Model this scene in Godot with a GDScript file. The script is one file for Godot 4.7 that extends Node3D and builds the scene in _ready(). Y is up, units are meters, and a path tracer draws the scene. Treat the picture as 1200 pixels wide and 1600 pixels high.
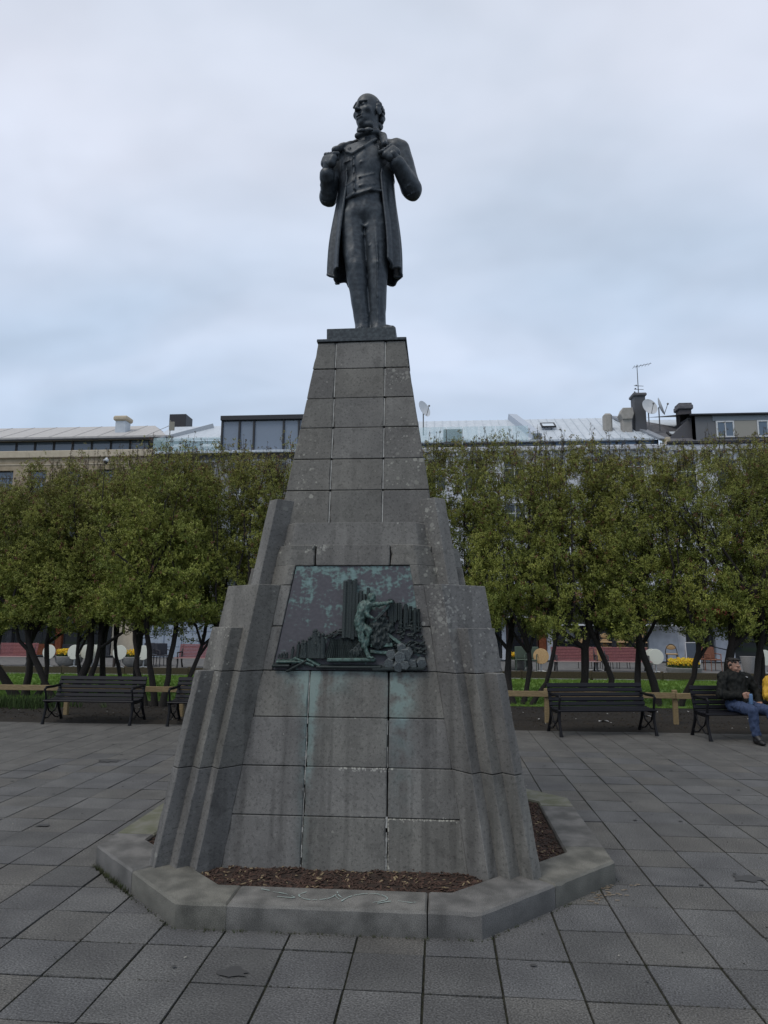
extends Node3D
# A bronze statue on a stepped basalt-like pedestal in a paved square, trees and low buildings behind, overcast day.

const CX := -0.695
const CZ := -6.365
const SLAB := 0.4

# ------------------------------------------------------------------ mesh builder
class MB:
	var v := PackedVector3Array()
	var n := PackedVector3Array()
	var uv := PackedVector2Array()
	var ix := PackedInt32Array()
	func tri(a: Vector3, b: Vector3, c: Vector3, out: Vector3) -> void:
		var nn := (b - a).cross(c - a)
		if nn.length_squared() < 1e-16:
			return
		nn = nn.normalized()
		var k := v.size()
		v.push_back(a); v.push_back(b); v.push_back(c)
		if nn.dot(out) < 0.0:
			nn = -nn
			ix.append_array(PackedInt32Array([k, k + 1, k + 2]))
		else:
			ix.append_array(PackedInt32Array([k, k + 2, k + 1]))
		n.push_back(nn); n.push_back(nn); n.push_back(nn)
	func quad(a: Vector3, b: Vector3, c: Vector3, d: Vector3, out: Vector3) -> void:
		var nn := (c - a).cross(d - b)
		if nn.length_squared() < 1e-16:
			return
		nn = nn.normalized()
		var k := v.size()
		v.push_back(a); v.push_back(b); v.push_back(c); v.push_back(d)
		if nn.dot(out) < 0.0:
			nn = -nn
			ix.append_array(PackedInt32Array([k, k + 1, k + 2, k, k + 2, k + 3]))
		else:
			ix.append_array(PackedInt32Array([k, k + 2, k + 1, k, k + 3, k + 2]))
		for i in 4:
			n.push_back(nn)
	func box(center: Vector3, size: Vector3, bs: Basis = Basis.IDENTITY) -> void:
		var h := size * 0.5
		for ax in 3:
			for s in [-1.0, 1.0]:
				var u := Vector3.ZERO; var w := Vector3.ZERO; var d := Vector3.ZERO
				d[ax] = h[ax] * s
				u[(ax + 1) % 3] = h[(ax + 1) % 3]
				w[(ax + 2) % 3] = h[(ax + 2) % 3]
				quad(center + bs * (d - u - w), center + bs * (d + u - w), center + bs * (d + u + w), center + bs * (d - u + w), bs * d)
	func span(a: Vector3, b: Vector3) -> void:      # a box between two corners
		box((a + b) * 0.5, (b - a).abs())
	func cbox(center: Vector3, size: Vector3, c: float, bs: Basis = Basis.IDENTITY, j: float = 0.0, rng: RandomNumberGenerator = null) -> void:
		var h := size * 0.5
		var p := {}
		for i in 8:
			var s := Vector3(1.0 if i & 1 else -1.0, 1.0 if i & 2 else -1.0, 1.0 if i & 4 else -1.0)
			var cc := c
			if rng != null:
				cc = c * rng.randf_range(0.7, 1.6)
			for ax in 3:
				var q := h - Vector3(cc, cc, cc)
				q[ax] = h[ax]
				if rng != null and j > 0.0:
					q[ax] -= rng.randf() * j
				p[i * 3 + ax] = center + bs * (q * s)
		for ax in 3:
			var b1 := 1 << ((ax + 1) % 3)
			var b2 := 1 << ((ax + 2) % 3)
			var b0 := 1 << ax
			for s in 2:
				var k: int = b0 * s
				var d := Vector3.ZERO
				d[ax] = 1.0 if s else -1.0
				quad(p[k * 3 + ax], p[(k | b1) * 3 + ax], p[(k | b1 | b2) * 3 + ax], p[(k | b2) * 3 + ax], bs * d)
			for s1 in 2:
				for s2 in 2:
					var k0: int = b1 * s1 + b2 * s2
					var k1: int = k0 | b0
					var d2 := Vector3.ZERO
					d2[(ax + 1) % 3] = 1.0 if s1 else -1.0
					d2[(ax + 2) % 3] = 1.0 if s2 else -1.0
					var x1 := (ax + 1) % 3
					var x2 := (ax + 2) % 3
					quad(p[k0 * 3 + x1], p[k1 * 3 + x1], p[k1 * 3 + x2], p[k0 * 3 + x2], bs * d2)
		for i in 8:
			var s3 := Vector3(1.0 if i & 1 else -1.0, 1.0 if i & 2 else -1.0, 1.0 if i & 4 else -1.0)
			tri(p[i * 3], p[i * 3 + 1], p[i * 3 + 2], bs * s3)
	func bar(a: Vector3, b: Vector3, w: float, t: float, up: Vector3 = Vector3.UP) -> void:   # a flat bar, w along side, t along up
		var d := b - a
		var z := d.normalized()
		var x := up.cross(z)
		if x.length() < 0.01:
			x = Vector3.RIGHT.cross(z)
		x = x.normalized()
		box((a + b) * 0.5, Vector3(w, t, d.length()), Basis(x, z.cross(x), z))
	func tube(pts: PackedVector3Array, rad: PackedFloat32Array, sides: int = 6, flat: float = 1.0, side_axis: Vector3 = Vector3.ZERO) -> void:
		var m := pts.size()
		var k0 := v.size()
		var ref := Vector3(0.31, 0.2, 0.93).normalized()
		for i in m:
			var d := (pts[mini(i + 1, m - 1)] - pts[maxi(i - 1, 0)])
			if d.length_squared() < 1e-12:
				d = Vector3.UP
			d = d.normalized()
			var x := side_axis
			if x == Vector3.ZERO:
				x = ref - d * ref.dot(d)
				if x.length() < 0.05:
					x = Vector3.RIGHT - d * d.x
				x = x.normalized()
				ref = x
			var y := d.cross(x).normalized()
			for s in sides:
				var t := TAU * (s + 0.5) / sides
				var o := x * cos(t) * flat + y * sin(t)
				v.push_back(pts[i] + o * rad[i])
				n.push_back((x * cos(t) / flat + y * sin(t)).normalized())
		for i in m - 1:
			for s in sides:
				var a := k0 + i * sides + s
				var b := k0 + i * sides + (s + 1) % sides
				ix.append_array(PackedInt32Array([a, b + sides, b, a, a + sides, b + sides]))
		for e in [0, m - 1]:
			var c := k0 + int(e) * sides
			if rad[e] < 0.004:
				continue
			for s in range(1, sides - 1):
				if e == 0:
					ix.append_array(PackedInt32Array([c, c + s, c + s + 1]))
				else:
					ix.append_array(PackedInt32Array([c, c + s + 1, c + s]))
	func lathe(at: Vector3, prof: PackedVector2Array, segs: int = 24, bs: Basis = Basis.IDENTITY) -> void:
		var k0 := v.size()
		var m := prof.size()
		for i in m:
			var d := prof[mini(i + 1, m - 1)] - prof[maxi(i - 1, 0)]
			var nr := Vector2(d.y, -d.x).normalized()
			for s in segs:
				var t := TAU * s / segs
				v.push_back(at + bs * Vector3(cos(t) * prof[i].x, prof[i].y, sin(t) * prof[i].x))
				n.push_back((bs * Vector3(cos(t) * nr.x, nr.y, sin(t) * nr.x)).normalized())
		for i in m - 1:
			for s in segs:
				var a := k0 + i * segs + s
				var b := k0 + i * segs + (s + 1) % segs
				ix.append_array(PackedInt32Array([a, b, b + segs, a, b + segs, a + segs]))
	func blob(c: Vector3, r: Vector3, bs: Basis = Basis.IDENTITY, seg: int = 8, ring: int = 5) -> void:
		var k0 := v.size()
		for i in ring + 1:
			var a := PI * i / ring - PI / 2
			for s in seg:
				var t := TAU * s / seg
				var u := Vector3(cos(a) * cos(t), sin(a), cos(a) * sin(t))
				v.push_back(c + bs * (u * r))
				n.push_back((bs * (u / r)).normalized())
		for i in ring:
			for s in seg:
				var a := k0 + i * seg + s
				var b := k0 + i * seg + (s + 1) % seg
				ix.append_array(PackedInt32Array([a, b, b + seg, a, b + seg, a + seg]))
	func extrude(poly: PackedVector2Array, at: Vector3, bs: Basis, depth: float, bev: float = 0.0) -> void:   # polygon in bs.x, bs.y; extruded along bs.z
		var tr := Geometry2D.triangulate_polygon(poly)
		var c := Vector2.ZERO
		for q in poly:
			c += q
		c /= poly.size()
		var top := PackedVector2Array()
		for q in poly:
			top.push_back(q + (c - q).normalized() * bev)
		for e in 2:
			var pp := top if (e == 1 and bev > 0.0) else poly
			var off := bs.z * (depth if e == 1 else 0.0)
			for i in range(0, tr.size(), 3):
				tri(at + off + bs.x * pp[tr[i]].x + bs.y * pp[tr[i]].y, at + off + bs.x * pp[tr[i + 1]].x + bs.y * pp[tr[i + 1]].y, at + off + bs.x * pp[tr[i + 2]].x + bs.y * pp[tr[i + 2]].y, bs.z * (1.0 if e == 1 else -1.0))
		var ccw := not Geometry2D.is_polygon_clockwise(poly)
		for i in poly.size():
			var a := poly[i]
			var b := poly[(i + 1) % poly.size()]
			var e2 := b - a
			var o := Vector2(e2.y, -e2.x)
			if not ccw:
				o = -o
			var out := bs.x * o.x + bs.y * o.y
			var A := at + bs.x * a.x + bs.y * a.y
			var Bq := at + bs.x * b.x + bs.y * b.y
			if bev > 0.0:
				var a2 := top[i]
				var b2 := top[(i + 1) % poly.size()]
				var dz := bs.z * (depth - bev)
				quad(A, Bq, Bq + dz, A + dz, out)
				quad(A + dz, Bq + dz, at + bs.x * b2.x + bs.y * b2.y + bs.z * depth, at + bs.x * a2.x + bs.y * a2.y + bs.z * depth, out + bs.z * 0.001)
			else:
				quad(A, Bq, Bq + bs.z * depth, A + bs.z * depth, out)
	# a stone of the pedestal: rings of a convex plan from y0 to y1, arrises chamfered and slightly chipped
	func block(plan: Callable, y0: float, y1: float, c: float, jit: float, rng: RandomNumberGenerator, steps: int = 4) -> void:
		var ys := [y0, y0 + c]
		for i in range(1, steps):
			ys.push_back(lerpf(y0, y1, float(i) / steps))
		ys.push_back(y1 - c); ys.push_back(y1)
		var rings := []
		var mid := Vector3.ZERO
		for i in ys.size():
			var y: float = ys[i]
			var pl: PackedVector2Array = plan.call(y)
			var cen := Vector2.ZERO
			for q in pl:
				cen += q
			cen /= pl.size()
			var ring := PackedVector3Array()
			for k in pl.size():
				var q := pl[k]
				var a := pl[(k + pl.size() - 1) % pl.size()]
				var b := pl[(k + 1) % pl.size()]
				if i == 0 or i == ys.size() - 1:
					q += (cen - q).normalized() * c * 1.2
				var j := rng.randf() * jit
				if rng.randf() < 0.12:
					j += jit * 1.6
				q += (cen - q).normalized() * j
				var da := (a - q).normalized() * minf(c + j, (a - q).length() * 0.4)
				var db := (b - q).normalized() * minf(c + j, (b - q).length() * 0.4)
				var yy := y + (rng.randf() - 0.5) * jit * 0.6
				ring.push_back(Vector3(q.x + da.x, yy, q.y + da.y))
				ring.push_back(Vector3(q.x + db.x, yy, q.y + db.y))
			rings.push_back(ring)
			mid += Vector3(cen.x, y, cen.y) / ys.size()
		for i in rings.size() - 1:
			var r0: PackedVector3Array = rings[i]
			var r1: PackedVector3Array = rings[i + 1]
			for k in r0.size():
				var k2 := (k + 1) % r0.size()
				var m := (r0[k] + r0[k2] + r1[k] + r1[k2]) * 0.25
				quad(r0[k], r0[k2], r1[k2], r1[k], Vector3(m.x - mid.x, (m.y - mid.y) * 0.02, m.z - mid.z))
		for e in [0, rings.size() - 1]:
			var rr: PackedVector3Array = rings[e]
			for k in range(1, rr.size() - 1):
				tri(rr[0], rr[k], rr[k + 1], Vector3(0, -1.0 if e == 0 else 1.0, 0))
	func done(uvmode: int = 0) -> ArrayMesh:
		if uvmode == 1:      # plan of the pedestal: one sheet of wear over 3.2 x 4.4 m, by the face's main direction
			uv.resize(v.size())
			for i in v.size():
				var q := v[i]
				var s := q.x if absf(n[i].z) >= absf(n[i].x) * 0.8 else -q.z * signf(n[i].x)
				uv[i] = Vector2((s + 1.6) / 3.2, 1.0 - q.y / 4.4)
		var a := []
		a.resize(Mesh.ARRAY_MAX)
		a[Mesh.ARRAY_VERTEX] = v
		a[Mesh.ARRAY_NORMAL] = n
		if uv.size() == v.size() and uv.size() > 0:
			a[Mesh.ARRAY_TEX_UV] = uv
		a[Mesh.ARRAY_INDEX] = ix
		var m := ArrayMesh.new()
		m.add_surface_from_arrays(Mesh.PRIMITIVE_TRIANGLES, a)
		return m

# ------------------------------------------------------------------ smooth-blended figures (surface nets)
# prim: ["c", a, b, ra, rb, k] capsule; ["e", centre, radii, basis, k] ellipsoid; ["-e", ...] cut; k is the blend width
func nets(prims: Array, cell: float, into: MB, wrinkle: float = 0.0, wfreq: float = 14.0, sd: int = 1) -> void:
	var lo := Vector3(1e9, 1e9, 1e9)
	var hi := -lo
	for p in prims:
		if p[0] == "c":
			var r: float = maxf(p[3], p[4])
			for q in [p[1], p[2]]:
				lo = lo.min(q - Vector3(r, r, r)); hi = hi.max(q + Vector3(r, r, r))
		elif p[0] == "e":
			var r2: float = maxf(maxf(p[2].x, p[2].y), p[2].z)
			lo = lo.min(p[1] - Vector3(r2, r2, r2)); hi = hi.max(p[1] + Vector3(r2, r2, r2))
	lo -= Vector3.ONE * cell * 3.0
	hi += Vector3.ONE * cell * 3.0
	var nx := int((hi.x - lo.x) / cell) + 2
	var ny := int((hi.y - lo.y) / cell) + 2
	var nz := int((hi.z - lo.z) / cell) + 2
	var f := PackedFloat32Array()
	f.resize(nx * ny * nz)
	f.fill(1.0)
	var sx := 1
	var sy := nx
	var sz := nx * ny
	for p in prims:
		var k: float = p[5] if p[0] == "c" else p[4]
		var mar := k + cell * 2.5
		var blo: Vector3
		var bhi: Vector3
		var inv := Basis.IDENTITY
		if p[0] == "c":
			var r: float = maxf(p[3], p[4]) + mar
			blo = p[1].min(p[2]) - Vector3(r, r, r)
			bhi = p[1].max(p[2]) + Vector3(r, r, r)
		else:
			var r: float = maxf(maxf(p[2].x, p[2].y), p[2].z) + mar
			blo = p[1] - Vector3(r, r, r)
			bhi = p[1] + Vector3(r, r, r)
			inv = (p[3] as Basis).inverse()
		var i0 := Vector3i(((blo - lo) / cell).floor()).max(Vector3i.ZERO)
		var i1 := Vector3i(((bhi - lo) / cell).ceil()).min(Vector3i(nx - 1, ny - 1, nz - 1))
		var cap: bool = p[0] == "c"
		var cut: bool = p[0] == "-e"
		var a: Vector3 = p[1]
		var ab := Vector3.ZERO
		var ra := 0.0
		var rb := 0.0
		var inv2 := 0.0
		var rr := Vector3.ONE
		if cap:
			ab = p[2] - a; ra = p[3]; rb = p[4]; inv2 = 1.0 / maxf(ab.length_squared(), 1e-9)
		else:
			rr = p[2]
		for z in range(i0.z, i1.z + 1):
			for y in range(i0.y, i1.y + 1):
				var at := z * sz + y * sy
				for x in range(i0.x, i1.x + 1):
					var q := lo + Vector3(x, y, z) * cell - a
					var d: float
					if cap:
						var t := clampf(q.dot(ab) * inv2, 0.0, 1.0)
						d = (q - ab * t).length() - lerpf(ra, rb, t)
					else:
						q = inv * q
						var u := q / rr
						var k0 := u.length()
						var k1 := (u / rr).length()
						d = k0 * (k0 - 1.0) / maxf(k1, 1e-6)
					var g := f[at + x]
					if cut:
						d = -d
						if k > 0.0:
							var h := maxf(k - absf(g - d), 0.0) / k
							f[at + x] = maxf(g, d) + h * h * k * 0.25
						else:
							f[at + x] = maxf(g, d)
					elif k > 0.0:
						var h := maxf(k - absf(g - d), 0.0) / k
						f[at + x] = minf(g, d) - h * h * k * 0.25
					else:
						f[at + x] = minf(g, d)
	# vertices
	var id := PackedInt32Array()
	id.resize(nx * ny * nz)
	id.fill(-1)
	var base := into.v.size()
	var noise := FastNoiseLite.new()
	noise.seed = sd
	noise.frequency = wfreq
	noise.fractal_octaves = 2
	var offs := [0, 1, sy, sy + 1, sz, sz + 1, sz + sy, sz + sy + 1]
	var edges := [[0, 1], [2, 3], [4, 5], [6, 7], [0, 2], [1, 3], [4, 6], [5, 7], [0, 4], [1, 5], [2, 6], [3, 7]]
	for z in nz - 1:
		for y in ny - 1:
			var at := z * sz + y * sy
			for x in nx - 1:
				var b := at + x
				var f0 := f[b]
				if f0 > cell * 2.0 or f0 < -cell * 2.0:
					continue
				var m := 0
				for c in 8:
					if f[b + offs[c]] < 0.0:
						m |= 1 << c
				if m == 0 or m == 255:
					continue
				var s := Vector3.ZERO
				var cnt := 0
				for e in edges:
					var e0: int = e[0]
					var e1: int = e[1]
					if ((m >> e0) & 1) == ((m >> e1) & 1):
						continue
					var v0 := f[b + offs[e0]]
					var v1 := f[b + offs[e1]]
					var t := v0 / (v0 - v1)
					var p0 := Vector3(e0 & 1, (e0 >> 1) & 1, (e0 >> 2) & 1)
					var p1 := Vector3(e1 & 1, (e1 >> 1) & 1, (e1 >> 2) & 1)
					s += p0.lerp(p1, t)
					cnt += 1
				s /= cnt
				var g := Vector3(
					(f[b + 1] + f[b + 1 + sy] + f[b + 1 + sz] + f[b + 1 + sy + sz]) - (f[b] + f[b + sy] + f[b + sz] + f[b + sy + sz]),
					(f[b + sy] + f[b + sy + 1] + f[b + sy + sz] + f[b + sy + sz + 1]) - (f[b] + f[b + 1] + f[b + sz] + f[b + sz + 1]),
					(f[b + sz] + f[b + sz + 1] + f[b + sz + sy] + f[b + sz + sy + 1]) - (f[b] + f[b + 1] + f[b + sy] + f[b + sy + 1])).normalized()
				var pos := lo + (Vector3(x, y, z) + s) * cell
				if wrinkle > 0.0:
					pos += g * noise.get_noise_3d(pos.x * 1.6, pos.y * 0.8, pos.z * 1.6) * wrinkle
				id[b] = into.v.size()
				into.v.push_back(pos)
				into.n.push_back(g)
	var i_start := into.ix.size()
	for z in range(1, nz - 1):
		for y in range(1, ny - 1):
			for x in range(1, nx - 1):
				var b := z * sz + y * sy + x
				var f0 := f[b]
				if f0 > cell * 2.0 or f0 < -cell * 2.0:
					continue
				var in0 := f0 < 0.0
				if in0 != (f[b + 1] < 0.0):
					_face(into.ix, id[b - sy - sz], id[b - sz], id[b], id[b - sy], in0)
				if in0 != (f[b + sy] < 0.0):
					_face(into.ix, id[b - 1 - sz], id[b - 1], id[b], id[b - sz], in0)
				if in0 != (f[b + sz] < 0.0):
					_face(into.ix, id[b - 1 - sy], id[b - sy], id[b], id[b - 1], in0)
	if wrinkle > 0.0:      # normals from the wrinkled faces
		var acc := PackedVector3Array()
		acc.resize(into.v.size() - base)
		for t in range(i_start, into.ix.size(), 3):
			var a := into.ix[t]
			var b := into.ix[t + 1]
			var c := into.ix[t + 2]
			var fn := (into.v[c] - into.v[a]).cross(into.v[b] - into.v[a])
			acc[a - base] += fn; acc[b - base] += fn; acc[c - base] += fn
		for i in acc.size():
			if acc[i].length_squared() > 1e-18:
				into.n[base + i] = acc[i].normalized()

func _face(ix: PackedInt32Array, a: int, b: int, c: int, d: int, inside: bool) -> void:
	if a < 0 or b < 0 or c < 0 or d < 0:
		return
	if inside:
		ix.append_array(PackedInt32Array([a, c, b, a, d, c]))
	else:
		ix.append_array(PackedInt32Array([a, b, c, a, c, d]))

# ------------------------------------------------------------------ nodes
var names := {}
func numbered(s: String) -> String:
	if not names.has(s):
		names[s] = 0
		return s
	names[s] += 1
	return "%s_%03d" % [s, names[s]]
func thing(called: String, label: String, category: String, at := Vector3.ZERO, turn := 0.0, group := "") -> Node3D:
	var o := Node3D.new()
	o.name = numbered(called)
	add_child(o)
	o.position = at
	o.rotation.y = turn
	tag(o, label, category, group)
	return o
func tag(o: Node, label: String, category: String, group := "") -> void:
	o.set_meta("label", label)
	o.set_meta("category", category)
	if group != "":
		o.set_meta("group", group)
func part(parent: Node, called: String, mesh: Mesh, m: Material, at := Vector3.ZERO) -> MeshInstance3D:
	var o := MeshInstance3D.new()
	o.name = called
	o.mesh = mesh
	o.material_override = m
	o.position = at
	parent.add_child(o, true)
	return o
func setting(called: String, mesh: Mesh, m: Material) -> MeshInstance3D:
	var o := part(self, called, mesh, m)
	o.set_meta("kind", "structure")
	o.set_meta("label", called.replace("_", " "))
	return o
func copy_of(o: Node3D, label: String, at: Vector3, turn: float) -> Node3D:
	var c: Node3D = o.duplicate()
	c.name = numbered(String(o.name).rstrip("0123456789_"))
	add_child(c)
	c.position = at
	c.rotation.y = turn
	c.set_meta("label", label)
	return c

# ------------------------------------------------------------------ materials
func lin(r: float, g: float, b: float) -> Color:
	return Color(r, g, b).linear_to_srgb()
func plain(c: Color, rough := 0.8, metal := 0.0) -> StandardMaterial3D:
	var m := StandardMaterial3D.new()
	m.albedo_color = c
	m.roughness = rough
	m.metallic = metal
	return m
func noise_img(w: int, h: int, freq: float, oct: int, sd: int, seamless := true, type := FastNoiseLite.TYPE_SIMPLEX_SMOOTH) -> PackedByteArray:
	var f := FastNoiseLite.new()
	f.noise_type = type
	f.frequency = freq
	f.fractal_octaves = oct
	f.seed = sd
	var im := f.get_seamless_image(w, h) if seamless else f.get_image(w, h)
	im.convert(Image.FORMAT_L8)
	return im.get_data()
var tiles := {}
# a grainy surface: colour wanders between lo and hi, with fine grain and sparse specks; tiled in the three planes of the world
func grain(lo_c: Color, hi_c: Color, size_m: float, rough := 0.85, speck := 0.12, sd := 1, bump := 0.0, coarse := 0.012) -> StandardMaterial3D:
	var W := 512
	var a := noise_img(W, W, coarse, 4, sd)
	var b := noise_img(W, W, 0.35, 2, sd + 5)
	var d := PackedByteArray()
	d.resize(W * W * 3)
	var hb := PackedByteArray()
	hb.resize(W * W)
	for i in W * W:
		var t := clampf((a[i] / 255.0 - 0.5) * 1.5 + 0.5, 0.0, 1.0)
		var g := 1.0 + (b[i] / 255.0 - 0.5) * 2.0 * speck
		var c := lo_c.lerp(hi_c, t)
		d[i * 3] = clampi(int(c.r * g * 255.0), 0, 255)
		d[i * 3 + 1] = clampi(int(c.g * g * 255.0), 0, 255)
		d[i * 3 + 2] = clampi(int(c.b * g * 255.0), 0, 255)
		hb[i] = b[i]
	var m := StandardMaterial3D.new()
	m.albedo_texture = ImageTexture.create_from_image(Image.create_from_data(W, W, false, Image.FORMAT_RGB8, d))
	m.uv1_triplanar = true
	m.uv1_world_triplanar = true
	m.uv1_scale = Vector3.ONE / size_m
	m.roughness = rough
	if bump > 0.0:
		var nm := Image.create_from_data(W, W, false, Image.FORMAT_L8, hb)
		nm.convert(Image.FORMAT_RGBA8)
		nm.bump_map_to_normal_map(bump)
		m.normal_enabled = true
		m.normal_texture = ImageTexture.create_from_image(nm)
	return m
func tinted(m: StandardMaterial3D, t: Color) -> StandardMaterial3D:
	var c: StandardMaterial3D = m.duplicate()
	c.albedo_color = t
	return c
func glass(c: Color, rough := 0.05) -> StandardMaterial3D:
	var m := plain(c, rough)
	m.metallic_specular = 0.6
	return m
func clear_glass(alpha: float) -> StandardMaterial3D:
	var m := plain(Color(0.75, 0.88, 0.9, alpha), 0.02)
	m.transparency = BaseMaterial3D.TRANSPARENCY_ALPHA
	return m
# ------------------------------------------------------------------ sky
func sky_image() -> Image:
	var W := 1024
	var H := 512
	var f := FastNoiseLite.new()
	f.seed = 11
	f.frequency = 1.0
	f.fractal_octaves = 5
	f.fractal_gain = 0.52
	var g := FastNoiseLite.new()
	g.seed = 4
	g.frequency = 0.9
	g.fractal_octaves = 3
	var d := PackedFloat32Array()
	d.resize(W * H * 3)
	for y in H:
		var el := PI * (0.5 - (y + 0.5) / H)
		var e := maxf(el, 0.0)
		for x in W:
			var o := (y * W + x) * 3
			if el < -0.06:
				d[o] = 0.09; d[o + 1] = 0.09; d[o + 2] = 0.09
				continue
			var az := TAU * (x + 0.5) / W
			var p := Vector3(cos(el) * sin(az), sin(e), cos(el) * cos(az))
			# a cloud sheet overhead: directions flattened onto it so that clouds narrow towards the horizon
			var q := p / (p.y + 0.22)
			var wx := g.get_noise_3d(q.x * 0.7 + 9.0, 3.0, q.z * 0.7) * 0.5
			var n := f.get_noise_3d(q.x * 0.75 + wx, 7.0, q.z * 1.5 + wx)
			var n2 := g.get_noise_3d(q.x * 0.5, 20.0, q.z * 0.9)
			var c := Color(0.520, 0.632, 0.775).lerp(Color(0.575, 0.685, 0.860), smoothstep(0.0, 0.30, e))
			c = c.lerp(Color(0.640, 0.702, 0.822), smoothstep(0.25, 0.8, e))
			c = c.lerp(Color(0.93, 0.93, 0.93), smoothstep(0.75, 1.4, e))
			var n3 := f.get_noise_3d(q.x * 2.3 + wx, 31.0, q.z * 4.2)
			var soft := smoothstep(0.04, 0.3, e)
			var m := 1.0 + (n * 0.17 + n2 * 0.13 + n3 * 0.11) * (0.40 + 0.65 * soft)
			var warm := clampf(n * 0.6 + n2 * 0.6, -0.35, 0.45)
			d[o] = c.r * m * (1.0 + warm * 0.10)
			d[o + 1] = c.g * m
			d[o + 2] = c.b * m * (1.0 - warm * 0.05)
	var im := Image.create_from_data(W, H, false, Image.FORMAT_RGBF, d.to_byte_array())
	return im

# ------------------------------------------------------------------ the pedestal
func zt(y: float) -> float:
	return 0.396 + 0.151 * (4.357 - y)

var stone_map: StandardMaterial3D
var stones := []
var plain_stones := []

func make_stone_map() -> void:
	var W := 1024
	var H := 1408
	var coarse := noise_img(W, H, 0.006, 4, 21, false)
	var blot := noise_img(W, H, 0.018, 4, 33, false)
	var fine := noise_img(W, H, 0.42, 2, 5, false)
	var pit := noise_img(W, H, 0.11, 3, 9, false)
	var fs := FastNoiseLite.new()
	fs.seed = 8
	fs.frequency = 0.02
	fs.fractal_octaves = 4
	var si := fs.get_image(W, 40)
	si.convert(Image.FORMAT_L8)
	si.resize(W, H, Image.INTERPOLATE_CUBIC)
	var streak := si.get_data()
	var d := PackedByteArray()
	d.resize(W * H * 3)
	var lo := Color(0.112, 0.110, 0.104)
	var hi := Color(0.190, 0.186, 0.172)
	for y in H:
		var Y := 4.4 * (1.0 - (y + 0.5) / H)
		for x in W:
			var i := y * W + x
			var X := 3.2 * (x + 0.5) / W - 1.6
			var t := coarse[i] / 255.0 * 0.75 + blot[i] / 255.0 * 0.35 - 0.05
			var c := lo.lerp(hi, clampf(t, 0.0, 1.0))
			# rain streaks run down the batter; stronger on the lower courses
			var s := (streak[i] / 255.0 - 0.5) * 2.0 * clampf(coarse[i] / 255.0 * 2.2 - 0.45, 0.15, 1.0)
			var down := clampf(1.15 - Y * 0.28, 0.25, 1.0)
			c *= 1.0 - clampf(s * 0.85, -0.10, 0.34) * down
			# dark damp blots
			var b := blot[i] / 255.0
			if b > 0.60:
				c *= 1.0 - clampf((b - 0.60) * 1.6, 0.0, 0.20)
			c *= 1.0 + (fine[i] / 255.0 - 0.5) * 0.5
			if pit[i] < 72:
				c *= 0.66
			elif pit[i] > 188:
				c *= 1.24
			# verdigris washed off the bronze relief
			if Y < 1.47 and absf(X) < 0.62:
				var fall := (1.47 - Y)
				var band := 0.0
				band += exp(-pow((X + 0.29) / 0.055, 2)) * exp(-fall / 0.55)
				band += exp(-pow((X - 0.40) / 0.085, 2)) * exp(-fall / 0.30) * 1.2
				band += exp(-pow((X + 0.18) / 0.16, 2)) * exp(-fall / 0.09) * 0.9
				band += exp(-pow((X + 0.42) / 0.1, 2)) * exp(-fall / 0.1) * 0.45
				band += exp(-pow((X - 0.1) / 0.3, 2)) * exp(-fall / 0.035) * 0.5
				var str2 := clampf(0.62 + s * -1.3 + (b - 0.5) * 1.8, 0.0, 1.0)
				c = c.lerp(Color(0.24, 0.35, 0.34), clampf(band * str2 * 1.5 * (0.55 + 0.9 * pit[i] / 255.0), 0.0, 0.60))
				# soot-dark runs beside them
				var dk := exp(-pow((X + 0.34 - fall * 0.03) / 0.05, 2)) * smoothstep(0.1, 0.5, fall) + exp(-pow((X - 0.33) / 0.05, 2)) * smoothstep(0.2, 0.6, fall) * 0.6
				c *= 1.0 - 0.33 * clampf(dk, 0.0, 1.0)
			d[i * 3] = clampi(int(pow(clampf(c.r, 0, 1), 1.0 / 2.2) * 255.0), 0, 255)
			d[i * 3 + 1] = clampi(int(pow(clampf(c.g, 0, 1), 1.0 / 2.2) * 255.0), 0, 255)
			d[i * 3 + 2] = clampi(int(pow(clampf(c.b, 0, 1), 1.0 / 2.2) * 255.0), 0, 255)
	# lichen: pale irregular discs, thick on the right-hand arrises, scattered elsewhere; white lime beads at joints
	var rng := RandomNumberGenerator.new()
	rng.seed = 77
	var spots := []
	for k in 900:
		var px: float
		var py: float
		if k < 190:
			px = 0.68 + rng.randfn(0, 0.06); py = 1.93 + rng.randfn(0, 0.14)
		elif k < 330:
			px = rng.randf_range(0.75, 1.25); py = rng.randf_range(1.45, 2.12)
		elif k < 430:
			px = 0.70 + rng.randfn(0, 0.05) - 0.1; py = rng.randf_range(2.2, 2.85)
			px += (2.85 - py) * 0.1
		elif k < 540:
			px = rng.randf_range(0.24, 0.55); py = rng.randf_range(2.95, 3.6) + rng.randfn(0, 0.08)
		elif k < 600:
			px = 0.32 + rng.randfn(0, 0.06); py = 4.0 + rng.randfn(0, 0.06)
		elif k < 660:
			px = -0.46 + rng.randfn(0, 0.07); py = rng.randf_range(2.7, 3.5)
		elif k < 740:
			px = rng.randf_range(-1.3, -0.9); py = rng.randf_range(1.3, 1.8)
		elif k < 800:
			px = -0.27 + rng.randfn(0, 0.05); py = 2.42 + rng.randfn(0, 0.02)
		else:
			px = rng.randf_range(-1.5, 1.5); py = rng.randf_range(0.2, 4.3)
		spots.push_back([px, py, rng.randf_range(0.002, 0.008) * (1.0 if rng.randf() < 0.9 else 2.4), 0.42 + rng.randf() * 0.2])
	for k in 60:
		spots.push_back([-0.3 + rng.randfn(0, 0.004), rng.randf_range(0.12, 1.1), rng.randf_range(0.002, 0.005), 0.62])
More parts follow.
